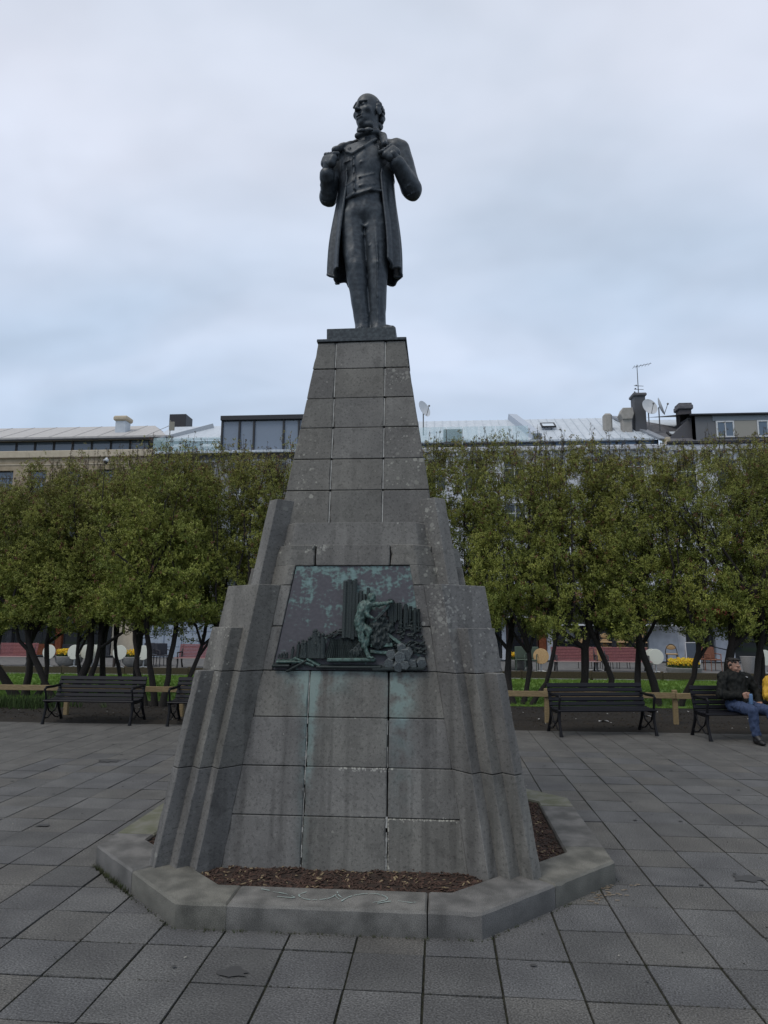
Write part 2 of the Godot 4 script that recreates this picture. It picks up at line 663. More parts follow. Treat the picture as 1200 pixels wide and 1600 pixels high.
	for k in 80:
		spots.push_back([0.31 + rng.randfn(0, 0.004), rng.randf_range(0.12, 0.45), rng.randf_range(0.003, 0.006), 0.66])
	for k in 70:
		spots.push_back([rng.randf_range(0.3, 0.8), 0.45 + rng.randfn(0, 0.004), rng.randf_range(0.002, 0.005), 0.62])
	for k in 60:
		spots.push_back([rng.randf_range(-0.05, 0.35), 0.785 - rng.randf() * rng.randf() * 0.03, rng.randf_range(0.002, 0.006), 0.62])
	for sp in spots:
		var r := int(sp[2] / 3.2 * W) + 1
		var cx := int((sp[0] + 1.6) / 3.2 * W)
		var cy := int((1.0 - sp[1] / 4.4) * H)
		for yy in range(maxi(cy - r, 0), mini(cy + r + 1, H)):
			for xx in range(maxi(cx - r, 0), mini(cx + r + 1, W)):
				var dd: float = Vector2(xx - cx, yy - cy).length() / (sp[2] / 3.2 * W + 0.4)
				var i := yy * W + xx
				if dd < 0.7 + pit[i] / 255.0 * 0.6:
					var w := 0.75
					d[i * 3] = int(lerpf(d[i * 3], sp[3] * 255.0 * 1.02, w))
					d[i * 3 + 1] = int(lerpf(d[i * 3 + 1], sp[3] * 255.0 * 1.02, w))
					d[i * 3 + 2] = int(lerpf(d[i * 3 + 2], sp[3] * 255.0 * 0.97, w))
	stone_map = StandardMaterial3D.new()
	stone_map.albedo_texture = ImageTexture.create_from_image(Image.create_from_data(W, H, false, Image.FORMAT_RGB8, d))
	stone_map.roughness = 0.88
	stone_map.texture_repeat = true
	for k in 5:
		var t: float = [1.0, 0.96, 0.93, 0.98, 0.945][k]
		stones.push_back(tinted(stone_map, Color(t, t * [1.0, 1.0, 0.998, 0.995, 1.0][k], t * [1.0, 0.99, 1.0, 0.98, 1.01][k])))

func spin(q: Vector2, k: int) -> Vector2:
	match k:
		1: return Vector2(q.y, -q.x)
		2: return -q
		3: return Vector2(-q.y, q.x)
	return q

func corner_plan(offs: Array, k: int) -> Callable:
	return func(y: float) -> PackedVector2Array:
		var z := zt(y)
		var r := PackedVector2Array()
		for o in offs:
			r.push_back(spin(Vector2(z + o[0], z + o[1]), k))
		return r

func build_pedestal() -> void:
	var rng := RandomNumberGenerator.new()
	rng.seed = 5
	make_stone_map()
	var dark := plain(lin(0.05, 0.05, 0.048), 0.95)
	var mortar := grain(lin(0.20, 0.20, 0.19), lin(0.36, 0.36, 0.34), 0.5, 0.95, 0.2, 3)
	var T := thing("monument_pedestal", "stepped grey stone pedestal with serrated corner piers carrying the bronze statue", "pedestal", Vector3(CX, 0, CZ))
	var core := MB.new()
	core.block(func(y: float) -> PackedVector2Array:
		var z := zt(y) - 0.03
		return PackedVector2Array([Vector2(-z, -z), Vector2(z, -z), Vector2(z, z), Vector2(-z, z)]), 0.0, 4.35, 0.003, 0.0, rng, 1)
	part(T, "core", core.done(), dark)
	var g := 0.004
	# shaft courses
	var ys := [2.2, 2.645, 2.94, 3.224, 3.516, 3.80, 4.09, 4.357]
	var jt := MB.new()
	for c in ys.size() - 1:
		var y0: float = ys[c]
		var y1: float = ys[c + 1]
		for gx in 3:
			for gz in 3:
				if gx == 1 and gz == 1:
					continue
				var b := MB.new()
				var wob := rng.randf_range(-0.002, 0.002)
				var plan := func(y: float) -> PackedVector2Array:
					var z := zt(y) + wob
					var x0: float = [-z, -0.23, 0.22][gx] + (g if gx > 0 else 0.0)
					var x1: float = [-0.23, 0.22, z][gx] - (g if gx < 2 else 0.0)
					var z0: float = [-z, -0.22, 0.22][gz] + (g if gz > 0 else 0.0)
					var z1: float = [-0.22, 0.22, z][gz] - (g if gz < 2 else 0.0)
					return PackedVector2Array([Vector2(x0, z0), Vector2(x1, z0), Vector2(x1, z1), Vector2(x0, z1)])
				b.block(plan, y0 + g * 0.7, y1 - g * 0.7, 0.005, 0.003, rng)
				part(T, "stone_block", b.done(1), stones[rng.randi() % 5])
		# pale mortar in the upright joints of the shaft
		if y0 > 2.6:
			for xj in [-0.23, 0.22]:
				for s in [1.0, -1.0]:
					var z0 := zt(y0) - 0.0035
					var z1 := zt(y1) - 0.0035
					jt.quad(Vector3(xj - g * 1.2, y0 + 0.01, z0 * s), Vector3(xj + g * 1.2, y0 + 0.01, z0 * s), Vector3(xj + g * 1.2, y1 - 0.01, z1 * s), Vector3(xj - g * 1.2, y1 - 0.01, z1 * s), Vector3(0, 0, s))
	# pale lime weeping from the joints of the lowest courses
	for j in [[-0.3, 0.12, 1.44, 0.0026], [0.303, 0.12, 0.45, 0.0055], [0.303, 0.79, 1.1, 0.002]]:
		var y := float(j[1])
		while y < j[2]:
			var y2 := y + rng.randf_range(0.015, 0.05)
			if rng.randf() < 0.82:
				var w0: float = j[3] * rng.randf_range(0.5, 1.5)
				var xo := rng.randfn(0, 0.0008)
				var za := zt(y) + 0.172 - 0.0035
				var zb := zt(y2) + 0.172 - 0.0035
				jt.quad(Vector3(j[0] + xo - w0, y, za), Vector3(j[0] + xo + w0, y, za), Vector3(j[0] + xo + w0 * rng.randf_range(0.6, 1.3), y2, zb), Vector3(j[0] + xo - w0, y2, zb), Vector3(0, 0, 1))
			y = y2
	part(T, "mortar_joint", jt.done(), mortar)
	# corner piers: each is four nested columns that point along the diagonal, lower and farther out
	var A := [[-0.09, 0.0], [0.03, 0.12], [0.12, 0.03], [0.0, -0.09], [-0.15, -0.15]]
	var Bp := [[-0.165, 0.172], [-0.03, 0.325], [0.325, -0.03], [0.172, -0.165], [-0.2, -0.2]]
	var C := [[0.02, 0.24], [0.11, 0.332], [0.332, 0.11], [0.24, 0.02], [0.0, 0.0]]
	var D := [[0.18, 0.25], [0.265, 0.334], [0.334, 0.265], [0.25, 0.18], [0.1, 0.1]]
	var lift := [0.0, 0.787, 1.465]
	for k in 4:
		for spec in [[A, [1.9, 2.848]], [Bp, [0.06, 0.787, 1.465, 2.122]], [C, [0.06, 0.787, 1.465, 1.79]], [D, [0.06, 0.787, 1.468]]]:
			var yy: Array = spec[1]
			for c in yy.size() - 1:
				var b := MB.new()
				b.block(corner_plan(spec[0], k), yy[c] + (g * 0.7 if c > 0 else 0.0), yy[c + 1] - (g * 0.7 if c < yy.size() - 2 else 0.0), 0.0035, 0.0016, rng, 8)
				part(T, "pier_block", b.done(1), stones[(k * 3 + c * 2 + rng.randi() % 2) % 5])
	# the bay in the middle of each side; only the front one is stained by the bronze
	var plain_stone := grain(lin(0.108, 0.106, 0.099), lin(0.165, 0.161, 0.15), 1.2, 0.88, 0.35, 23, 0.0, 0.01)
	var side_stone := [plain_stone, tinted(plain_stone, Color(0.96, 0.96, 0.95)), tinted(plain_stone, Color(0.92, 0.92, 0.92))]
	for k in 4:
		var hw := func(y: float, o: float) -> float: return zt(y) + o
		# lower courses: three stones each
		var by := [0.04, 0.455, 0.787, 1.13, 1.465]
		if k > 0:
			by += [1.8, 2.12, 2.276]
		for c in by.size() - 1:
			for gx in 3:
				var b := MB.new()
				var plan := func(y: float) -> PackedVector2Array:
					var xs := zt(y) - (0.163 if c < 6 else 0.075)
					var x0: float = [-xs, -0.3, 0.305][gx] + (g if gx > 0 else -0.004)
					var x1: float = [-0.3, 0.305, xs][gx] - (g if gx < 2 else -0.004)
					var zf := zt(y) + 0.172
					return PackedVector2Array([spin(Vector2(x0, zf - 0.25), k), spin(Vector2(x1, zf - 0.25), k), spin(Vector2(x1, zf), k), spin(Vector2(x0, zf), k)])
				b.block(plan, by[c] + g * 0.7, by[c + 1] - g * 0.7, 0.005, 0.003, rng)
				part(T, "stone_block", b.done(1), stones[rng.randi() % 5] if k == 0 else side_stone[rng.randi() % 3])
		if k == 0:
			# strips beside the relief, in three lengths
			for s in [-1.0, 1.0]:
				for st in [[1.465, 1.80, 0], [1.80, 2.122, 0], [2.122, 2.28, 1]]:
					var b := MB.new()
					var plan := func(y: float) -> PackedVector2Array:
						var xi := 0.457 + (2.279 - y) * 0.168
						var xo := zt(y) - (0.163 if st[2] == 0 else 0.195)
						var zf := zt(y) + 0.172
						if st[2] == 0:
							return PackedVector2Array([Vector2(s * xi, zf - 0.25), Vector2(s * xi, zf), Vector2(s * xo, zf), Vector2(s * xo, zf - 0.25), Vector2(s * (xo - 0.03), zf - 0.25)])
						return PackedVector2Array([Vector2(s * xi, zf - 0.25), Vector2(s * xi, zf), Vector2(s * xo, zf), Vector2(s * (xo + 0.145), zf - 0.135), Vector2(s * (xo + 0.1), zf - 0.25)])
					b.block(plan, st[0] + g * 0.7, st[1] - (g * 0.7 if st[1] < 2.2 else -0.002), 0.004, 0.003, rng)
					part(T, "stone_block", b.done(1), stones[rng.randi() % 5])
		# lintel course over the relief: three stones with splayed ends
		for gx in 3:
			var b := MB.new()
			var plan := func(y: float) -> PackedVector2Array:
				var zf := zt(y) + 0.172
				var xo := zt(y) - 0.195
				var pl: Array
				if gx == 1:
					pl = [Vector2(-0.3 + g, zf - 0.25), Vector2(0.305 - g, zf - 0.25), Vector2(0.305 - g, zf), Vector2(-0.3 + g, zf)]
				else:
					var s := -1.0 if gx == 0 else 1.0
					pl = [Vector2(s * 0.302 + s * g, zf - 0.25), Vector2(s * 0.302 + s * g, zf), Vector2(s * xo, zf), Vector2(s * (xo + 0.145), zf - 0.135), Vector2(s * (xo + 0.1), zf - 0.25)]
				var r := PackedVector2Array()
				for q in pl:
					r.push_back(spin(q, k))
				return r
			b.block(plan, 2.28 if k == 0 else 2.28, 2.448, 0.006, 0.004, rng)
			part(T, "lintel_block", b.done(1), stones[(gx + 1) % 5])
		# the splayed step above it
		var st2 := MB.new()
		st2.block(func(y: float) -> PackedVector2Array:
			var z := zt(y)
			var pl := [Vector2(-(z - 0.05), z - 0.1), Vector2(-(z - 0.075), z), Vector2(-(z - 0.16), z + 0.085), Vector2(z - 0.16, z + 0.085), Vector2(z - 0.075, z), Vector2(z - 0.05, z - 0.1)]
			var r := PackedVector2Array()
			for q in pl:
				r.push_back(spin(q, k))
			return r, 2.40, 2.645, 0.007, 0.005, rng, 3)
		part(T, "step_block", st2.done(1), stones[k])
	build_relief(T)

# a point on the front panel's battered face: x across, y up, d proud of it
func on_panel(x: float, y: float, d: float) -> Vector3:
	return Vector3(x, y, zt(y) + 0.172 + d)

func build_relief(T: Node3D) -> void:
	var rng := RandomNumberGenerator.new()
	rng.seed = 19
	# patina sheet
	var W := 512
	var a := noise_img(W, W, 0.009, 4, 41, false)
	var b := noise_img(W, W, 0.05, 4, 42, false)
	var c3 := noise_img(W, W, 0.3, 2, 43, false)
	var fs := FastNoiseLite.new()
	fs.seed = 51
	fs.frequency = 0.05
	fs.fractal_octaves = 3
	var si := fs.get_image(W, 64)
	si.convert(Image.FORMAT_L8)
	si.resize(W, W, Image.INTERPOLATE_CUBIC)
	var st := si.get_data()
	var d := PackedByteArray()
	d.resize(W * W * 3)
	for y in W:
		for x in W:
			var i := y * W + x
			var v := float(y) / W
			var c := Color(0.048, 0.047, 0.056).lerp(Color(0.075, 0.072, 0.083), b[i] / 255.0)
			var gr := (a[i] / 255.0 - 0.5) * 1.6 + (b[i] / 255.0 - 0.5) * 1.2 + (st[i] / 255.0 - 0.5) * 0.9
			gr += 0.42 * exp(-v / 0.16) + 0.22 * exp(-pow((float(x) / W - 0.36) / 0.09, 2)) * exp(-pow((v - 0.35) / 0.2, 2)) - 0.25 * smoothstep(0.3, 0.7, v)
			var w := smoothstep(0.05, 0.75, gr)
			c = c.lerp(Color(0.13, 0.25, 0.22).lerp(Color(0.22, 0.37, 0.36), clampf(gr - 0.4, 0.0, 1.0)), w * 0.55)
			c *= 1.0 + (c3[i] / 255.0 - 0.5) * 0.3
			for k in 3:
				d[i * 3 + k] = clampi(int(pow(clampf(c[k], 0, 1), 1.0 / 2.2) * 255.0), 0, 255)
	var pat := StandardMaterial3D.new()
	pat.albedo_texture = ImageTexture.create_from_image(Image.create_from_data(W, W, false, Image.FORMAT_RGB8, d))
	pat.roughness = 0.55
	pat.metallic = 0.15
	var brz := grain(lin(0.018, 0.022, 0.023), lin(0.042, 0.058, 0.056), 0.2, 0.55, 0.25, 61, 0.0, 0.03)
	brz.metallic_specular = 0.35
	var green := grain(lin(0.022, 0.036, 0.032), lin(0.095, 0.17, 0.148), 0.5, 0.55, 0.3, 62, 0.0, 0.03)
	var grey := grain(lin(0.05, 0.054, 0.06), lin(0.15, 0.18, 0.18), 0.3, 0.55, 0.25, 63, 0.0, 0.04)
	var R := Node3D.new()
	R.name = "bronze_relief"
	T.add_child(R)
	var p := MB.new()
	var tl := on_panel(-0.452, 2.274, -0.014)
	var tr := on_panel(0.462, 2.274, -0.014)
	var br := on_panel(0.592, 1.470, -0.014)
	var bl := on_panel(-0.590, 1.470, -0.014)
	p.quad(tl, tr, br, bl, Vector3(0, 0, 1))
	p.uv = PackedVector2Array([Vector2(0.1, 0), Vector2(0.9, 0), Vector2(1, 1), Vector2(0, 1)])
	# the plate's own thickness
	var bk := Vector3(0, 0, -0.03)
	for e in [[tl, tr, Vector3.UP], [tr, br, Vector3.RIGHT], [br, bl, Vector3.DOWN], [bl, tl, Vector3.LEFT]]:
		p.quad(e[0], e[1], e[1] + bk, e[0] + bk, e[2])
		for k in 4:
			p.uv.push_back(Vector2(0.5, 0.9))
	part(R, "plate", p.done(), pat)
	# basalt pillars
	var cols := [[-0.044, 2.150, 1.71, 0.020], [-0.012, 2.163, 1.715, 0.021], [0.022, 2.155, 1.70, 0.020], [0.050, 2.06, 1.72, 0.017], [0.078, 2.075, 1.74, 0.017], [0.104, 2.05, 1.78, 0.016], [0.135, 2.10, 1.8, 0.013], [-0.002, 2.12, 1.71, 0.02], [0.036, 2.166, 1.73, 0.014]]
	for c in cols:
		var m := MB.new()
		var pl := PackedVector2Array()
		for s in 6:
			pl.push_back(Vector2(cos(TAU * s / 6.0 + c[0] * 40.0), sin(TAU * s / 6.0 + c[0] * 40.0)) * float(c[3]))
		var base := on_panel(c[0], c[2], 0.018)
		var up := (on_panel(c[0], c[1], 0.018) - base)
		var ub := Basis(Vector3.RIGHT, Vector3.RIGHT.cross(up.normalized()).normalized(), up.normalized())
		m.extrude(pl, base, ub, up.length(), 0.003)
		part(R, "pillar", m.done(), brz)
	for i in 26:
		var x := rng.randf_range(0.29, 0.53)
		var top := 2.0 - (x - 0.29) * 0.3 + rng.randf_range(-0.04, 0.02)
		var m := MB.new()
		var h := rng.randf_range(0.07, 0.2)
		m.cbox(on_panel(x, top - h / 2, 0.012 + rng.randf() * 0.014), Vector3(rng.randf_range(0.012, 0.024), h, 0.04), 0.004, Basis(Vector3.UP, rng.randf_range(-0.6, 0.6)), 0.002, rng)
		part(R, "cliff_column", m.done(), brz)
	# broken scree on the right
	for i in 95:
		var t := rng.randf()
		var y := lerpf(1.60, 1.86, t)
		var x := rng.randf_range(0.33 + t * 0.06, 0.575 - t * 0.05)
		var m := MB.new()
		m.cbox(on_panel(x, y, 0.006 + rng.randf() * 0.016), Vector3(rng.randf_range(0.02, 0.05), rng.randf_range(0.008, 0.018), 0.03), 0.003, Basis(Vector3(rng.randfn(), rng.randfn(), 0.6 + rng.randf()).normalized(), rng.randf_range(-0.9, 0.9)), 0.003, rng)
		part(R, "scree_piece", m.done(), brz)
	# hexagonal column ends
	for q in [[0.318, 1.535, 0.045], [0.366, 1.528, 0.043], [0.385, 1.586, 0.047], [0.445, 1.615, 0.052], [0.487, 1.532, 0.046], [0.335, 1.602, 0.04], [0.385, 1.66, 0.036], [0.548, 1.548, 0.04], [0.43, 1.53, 0.035]]:
		var m := MB.new()
		var pl := PackedVector2Array()
		var ph := rng.randf()
		for s in 6:
			pl.push_back(Vector2(cos(TAU * s / 6.0 + ph), sin(TAU * s / 6.0 + ph)) * float(q[2]) * 0.95)
		var bs := Basis(Vector3.RIGHT, 0.30 + rng.randf_range(-0.2, 0.05)) * Basis(Vector3.UP, rng.randf_range(-0.3, 0.25))
		m.extrude(pl, on_panel(q[0], q[1], -0.02), bs, 0.06 + rng.randf() * 0.04, 0.002)
		part(R, "column_end", m.done(), grey)
	for q in [[Vector2(0.165, 1.655), Vector2(0.335, 1.66), 0.034, 0.06], [Vector2(0.285, 1.745), Vector2(0.395, 1.665), 0.03, 0.045], [Vector2(-0.165, 1.543), Vector2(0.205, 1.548), 0.028, 0.085], [Vector2(0.16, 1.61), Vector2(0.3, 1.6), 0.03, 0.04]]:
		var m := MB.new()
		var p0 := on_panel(q[0].x, q[0].y, 0.01)
		var p1 := on_panel(q[1].x, q[1].y, 0.01)
		var dx := (p1 - p0).normalized()
		var dz := Vector3(0, 0.15, 1).normalized()
		dz = (dz - dx * dz.dot(dx)).normalized()
		m.cbox((p0 + p1) * 0.5 + dz * 0.01, Vector3((p1 - p0).length(), q[2], q[3]), 0.006, Basis(dx, dz.cross(dx), dz), 0.003, rng)
		part(R, "beam", m.done(), green)
	# sloping mound of earth with rays
	var mound := MB.new()
	var top := on_panel(0.0, 1.715, 0.012)
	for i in 22:
		var x0 := lerpf(-0.19, 0.2, i / 22.0)
		var x1 := lerpf(-0.19, 0.2, (i + 1) / 22.0)
		var xa := lerpf(-0.15, 0.07, i / 22.0)
		var xb := lerpf(-0.15, 0.07, (i + 1) / 22.0)
		var rg := rng.randf_range(0.0, 0.014)
		var mid0 := on_panel((x0 + x1) * 0.5, 1.562, 0.042 + rg)
		var mid1 := on_panel((xa + xb) * 0.5, 1.71, 0.016 + rg * 0.5)
		mound.quad(on_panel(x0, 1.56, 0.036), mid0, mid1, on_panel(xa, 1.705 + 0.01 * sin(i), 0.01), Vector3(0, 0.2, 1))
		mound.quad(mid0, on_panel(x1, 1.56, 0.036), on_panel(xb, 1.705 + 0.01 * sin(i + 1), 0.01), mid1, Vector3(0, 0.2, 1))
	part(R, "mound", mound.done(), brz)
	for i in 16:
		var m := MB.new()
		var x := lerpf(-0.17, -0.04, rng.randf())
		m.cbox(on_panel(x, 1.72 + (x + 0.17) * 0.4 + rng.randf_range(-0.015, 0.03), 0.012), Vector3(rng.randf_range(0.03, 0.06), 0.012, 0.035), 0.004, Basis(Vector3(0, 0, 1), rng.randf_range(-0.2, 0.8)), 0.003, rng)
		part(R, "ledge_piece", m.done(), brz)
	# the crowd climbing in from the left
	for i in 34:
		var t := rng.randf()
		var x := -0.545 + 0.345 * pow(t, 0.8)
		var hgt := (x + 0.56) * 0.62 * rng.randf_range(0.35, 1.0) + 0.012
		var r := 0.005 + (x + 0.56) * 0.03
		var m := MB.new()
		var hd := on_panel(x, 1.562 + hgt, 0.012 + r + rng.randf() * 0.012)
		var ft := on_panel(x + rng.randf_range(-0.008, 0.008), 1.558, 0.014 + r)
		m.tube(PackedVector3Array([ft, ft.lerp(hd, 0.55), ft.lerp(hd, 0.85), hd]), PackedFloat32Array([r * 1.2, r * 1.25, r * 1.5, r * 0.6]), 6)
		m.blob(hd + Vector3(0, r * 0.7, 0), Vector3(r, r * 1.2, r), Basis.IDENTITY, 7, 5)
		part(R, "climbing_figure", m.done(), brz)
	for q in [[-0.46, 1.535, 0.2, 0.02], [-0.34, 1.535, 0.17, -0.35], [-0.27, 1.53, 0.12, -0.5], [-0.4, 1.505, 0.18, 0.5], [-0.52, 1.505, 0.14, 0.0], [0.0, 1.50, 0.5, 0.0], [0.38, 1.49, 0.4, 0.03]]:
		var m := MB.new()
		m.cbox(on_panel(q[0], q[1], 0.018), Vector3(q[2], 0.022, 0.06), 0.006, Basis(Vector3(0, 0, 1), q[3]) * Basis(Vector3(1, 0, 0), 0.25), 0.004, rng)
		part(R, "rock_slab", m.done(), green if q[1] > 1.52 else brz)
	# the striding worker who leans on a slab
	var w := MB.new()
	var P := func(x: float, y: float, dd: float) -> Vector3: return on_panel(x, y, dd)
	var pr := [
		["e", P.call(0.168, 2.018, 0.075), Vector3(0.030, 0.036, 0.033), Basis.IDENTITY, 0.01],
		["c", P.call(0.150, 1.985, 0.07), P.call(0.165, 2.005, 0.075), 0.017, 0.017, 0.012],
		["e", P.call(0.115, 1.945, 0.055), Vector3(0.052, 0.058, 0.042), Basis(Vector3(0, 0, 1), -0.5), 0.02],
		["c", P.call(0.11, 1.93, 0.052), P.call(0.068, 1.83, 0.05), 0.044, 0.037, 0.02],
		["c", P.call(0.07, 1.83, 0.05), P.call(0.10, 1.70, 0.055), 0.034, 0.024, 0.015],
		["c", P.call(0.10, 1.70, 0.055), P.call(0.152, 1.575, 0.055), 0.023, 0.013, 0.01],
		["c", P.call(0.152, 1.572, 0.055), P.call(0.185, 1.568, 0.07), 0.013, 0.009, 0.008],
		["c", P.call(0.08, 1.82, 0.04), P.call(0.155, 1.765, 0.06), 0.032, 0.026, 0.015],
		["c", P.call(0.155, 1.765, 0.06), P.call(0.135, 1.66, 0.04), 0.024, 0.015, 0.01],
		["c", P.call(0.14, 1.965, 0.07), P.call(0.235, 1.968, 0.085), 0.021, 0.017, 0.012],
		["c", P.call(0.235, 1.968, 0.085), P.call(0.325, 1.988, 0.07), 0.016, 0.011, 0.008],
		["c", P.call(0.095, 1.95, 0.06), P.call(0.15, 1.88, 0.09), 0.020, 0.015, 0.012],
		["c", P.call(0.15, 1.88, 0.09), P.call(0.19, 1.86, 0.085), 0.014, 0.01, 0.008]]
	nets(pr, 0.006, w, 0.009, 26.0, 3)
	part(R, "worker_figure", w.done(), green)
	# the broken rock he bends over
	var rk := MB.new()
	var rp := []
	for q in [[0.20, 1.80, 0.045, 0.05], [0.235, 1.75, 0.04, 0.06], [0.215, 1.69, 0.04, 0.06], [0.27, 1.70, 0.03, 0.05], [0.245, 1.84, 0.03, 0.04], [0.29, 1.78, 0.025, 0.045], [0.10, 1.64, 0.02, 0.05], [0.05, 1.60, 0.02, 0.04]]:
		rp.push_back(["e", P.call(q[0], q[1], q[2] * 0.7), Vector3(q[3], q[3] * 1.1, q[2] + 0.012), Basis(Vector3(0, 0, 1), q[0] * 30.0), 0.01])
	nets(rp, 0.007, rk, 0.022, 22.0, 14)
	part(R, "broken_rock", rk.done(), brz)
	for i in 6:
		var m := MB.new()
		var o := i * 0.011
		var p0 := on_panel(0.165 + o * 0.9, 1.845 + o * 0.8 - 0.03, 0.045 + i * 0.004)
		var p1 := on_panel(0.305 - o * 0.3, 1.965 - o * 0.5, 0.05 - i * 0.002)
		m.bar(p0, p1, 0.016, 0.03, Vector3(0, 0.1, 1))
		part(R, "slab_fold", m.done(), green if i < 4 else brz)
	for i in 5:
		var m := MB.new()
		var p0 := on_panel(0.18 + i * 0.015, 1.83 - i * 0.01, 0.035)
		var p1 := on_panel(0.15 + i * 0.03, 1.70, 0.03)
		m.bar(p0, p1, 0.022, 0.04, Vector3(0, 0.1, 1))
		part(R, "drapery_fold", m.done(), brz)
# ------------------------------------------------------------------ kerb, mulch, paving
func octa(ap: float, he: float) -> PackedVector2Array:
	return PackedVector2Array([Vector2(-he, ap), Vector2(he, ap), Vector2(ap, he), Vector2(ap, -he), Vector2(he, -ap), Vector2(-he, -ap), Vector2(-ap, -he), Vector2(-ap, he)])

func build_kerb() -> void:
	var rng := RandomNumberGenerator.new()
	rng.seed = 31
	var T := thing("octagonal_kerb", "low octagonal kerb of grey stone around the pedestal, chalk scrawl on its front", "kerb", Vector3(CX, 0, CZ))
	var km := grain(lin(0.088, 0.087, 0.081), lin(0.172, 0.168, 0.156), 1.1, 0.9, 0.4, 71, 1.2, 0.008)
	var moss := grain(lin(0.105, 0.110, 0.07), lin(0.165, 0.164, 0.138), 0.9, 0.92, 0.2, 72, 1.2, 0.008)
	var mats := [km, tinted(km, Color(0.95, 0.95, 0.96)), tinted(km, Color(0.97, 0.97, 0.94))]
	var o := octa(1.93, 0.925)
	var n := octa(1.615, 0.75)
	var ht := 0.142
	for k in 4:
		# middle stone of a side, then the two halves of the corner
		for s in 3:
			var b := MB.new()
			var pl: PackedVector2Array
			if s == 0:
				pl = PackedVector2Array([Vector2(-0.61, 1.615), Vector2(0.60, 1.615), Vector2(0.60, 1.93), Vector2(-0.61, 1.93)])
			elif s == 1:
				pl = PackedVector2Array([Vector2(0.608, 1.615), Vector2(0.75, 1.615), Vector2(1.1825, 1.1825), Vector2(1.4275, 1.4275), Vector2(0.925, 1.93), Vector2(0.608, 1.93)])
			else:
				pl = PackedVector2Array([Vector2(1.615, 0.608), Vector2(1.615, 0.75), Vector2(1.186, 1.178), Vector2(1.431, 1.423), Vector2(1.93, 0.925), Vector2(1.93, 0.608)])
			var q := PackedVector2Array()
			for e in pl:
				q.push_back(spin(e, k))
			# bevelled stone: sides, chamfer ring, flat top
			var c := Vector2.ZERO
			for e in q:
				c += e
			c /= q.size()
			var ch := 0.012
			var hh := ht + rng.randf_range(-0.002, 0.003)
			var inset := Geometry2D.offset_polygon(q, -ch)[0]
			var cw := Geometry2D.is_polygon_clockwise(q)
			# subdivided rim with small chips
			var m := q.size()
			for i in m:
				var a := q[i]
				var e := q[(i + 1) % m]
				var seg := maxi(2, int((e - a).length() / 0.06))
				var nn := Vector2((e - a).y, -(e - a).x).normalized()
				if cw:
					nn = -nn
				var prev_o := a
				var ai := a
				var ei := e
				# nearest inset corners
				for w in inset:
					if w.distance_to(a) < 0.06:
						ai = w
					if w.distance_to(e) < 0.06:
						ei = w
				var pj := 0.0
				for t in range(1, seg + 1):
					var j := 0.0 if t == seg else rng.randf() * 0.004 + (0.008 if rng.randf() < 0.06 else 0.0)
					var o0 := a.lerp(e, float(t - 1) / seg)
					var o1 := a.lerp(e, float(t) / seg)
					var i0 := ai.lerp(ei, float(t - 1) / seg)
					var i1 := ai.lerp(ei, float(t) / seg)
					b.quad(Vector3(o0.x, -0.03, o0.y), Vector3(o1.x, -0.03, o1.y), Vector3(o1.x, hh - ch - j, o1.y), Vector3(o0.x, hh - ch - pj, o0.y), Vector3(nn.x, 0, nn.y))
					b.quad(Vector3(o0.x, hh - ch - pj, o0.y), Vector3(o1.x, hh - ch - j, o1.y), Vector3(i1.x, hh, i1.y), Vector3(i0.x, hh, i0.y), Vector3(nn.x, 1, nn.y))
					pj = j
			var tr := Geometry2D.triangulate_polygon(inset)
			for i in range(0, tr.size(), 3):
				b.tri(Vector3(inset[tr[i]].x, hh, inset[tr[i]].y), Vector3(inset[tr[i + 1]].x, hh, inset[tr[i + 1]].y), Vector3(inset[tr[i + 2]].x, hh, inset[tr[i + 2]].y), Vector3.UP)
			var mm: Material = mats[(k + s) % 3]
			if (k == 3 and s == 0) or (k == 2 and s == 2) or (k == 1 and s == 1):
				mm = moss
			part(T, "kerb_stone", b.done(), mm)
	# the scrawl on the front stone: loose pale strokes
	var strokes := [
		[[-0.42, 1.71], [-0.3, 1.74], [-0.22, 1.80], [-0.33, 1.79]], [[-0.16, 1.70], [-0.2, 1.76], [-0.13, 1.82], [-0.02, 1.80], [0.03, 1.73]],
		[[0.03, 1.68], [0.05, 1.74], [0.08, 1.78]], [[0.07, 1.86], [0.1, 1.78], [0.16, 1.72], [0.25, 1.69], [0.33, 1.72], [0.35, 1.78], [0.27, 1.83]], [[0.1, 1.80], [0.2, 1.79], [0.29, 1.795]],
		[[0.06, 1.80], [0.02, 1.74], [-0.03, 1.69]], [[0.42, 1.79], [0.5, 1.81], [0.53, 1.80]], [[-0.46, 1.68], [-0.4, 1.70]], [[0.3, 1.84], [0.38, 1.80]]]
	var ch := MB.new()
	for s in strokes:
		var cv := Curve3D.new()
		for q in s:
			cv.add_point(Vector3(q[0], ht + 0.0045, q[1]))
		for i in range(1, s.size() - 1):
			var d: Vector3 = (cv.get_point_position(i + 1) - cv.get_point_position(i - 1)) * 0.2
			cv.set_point_in(i, -d)
			cv.set_point_out(i, d)
		var pts := cv.tessellate(4, 4)
		for i in pts.size() - 1:
			if rng.randf() < 0.16:
				continue
			var d := pts[i + 1] - pts[i]
			var w := d.cross(Vector3.UP).normalized() * rng.randf_range(0.0018, 0.0055)
			ch.quad(pts[i] - w, pts[i + 1] - w, pts[i + 1] + w, pts[i] + w, Vector3.UP)
	part(T, "chalk_scrawl", ch.done(), plain(lin(0.27, 0.33, 0.31), 0.95))
	# mulch
	var mm2 := grain(lin(0.016, 0.010, 0.007), lin(0.04, 0.025, 0.018), 0.5, 0.95, 0.4, 74)
	var bed := MB.new()
	var cells := 44
	var hn := FastNoiseLite.new()
	hn.seed = 2
	hn.frequency = 3.0
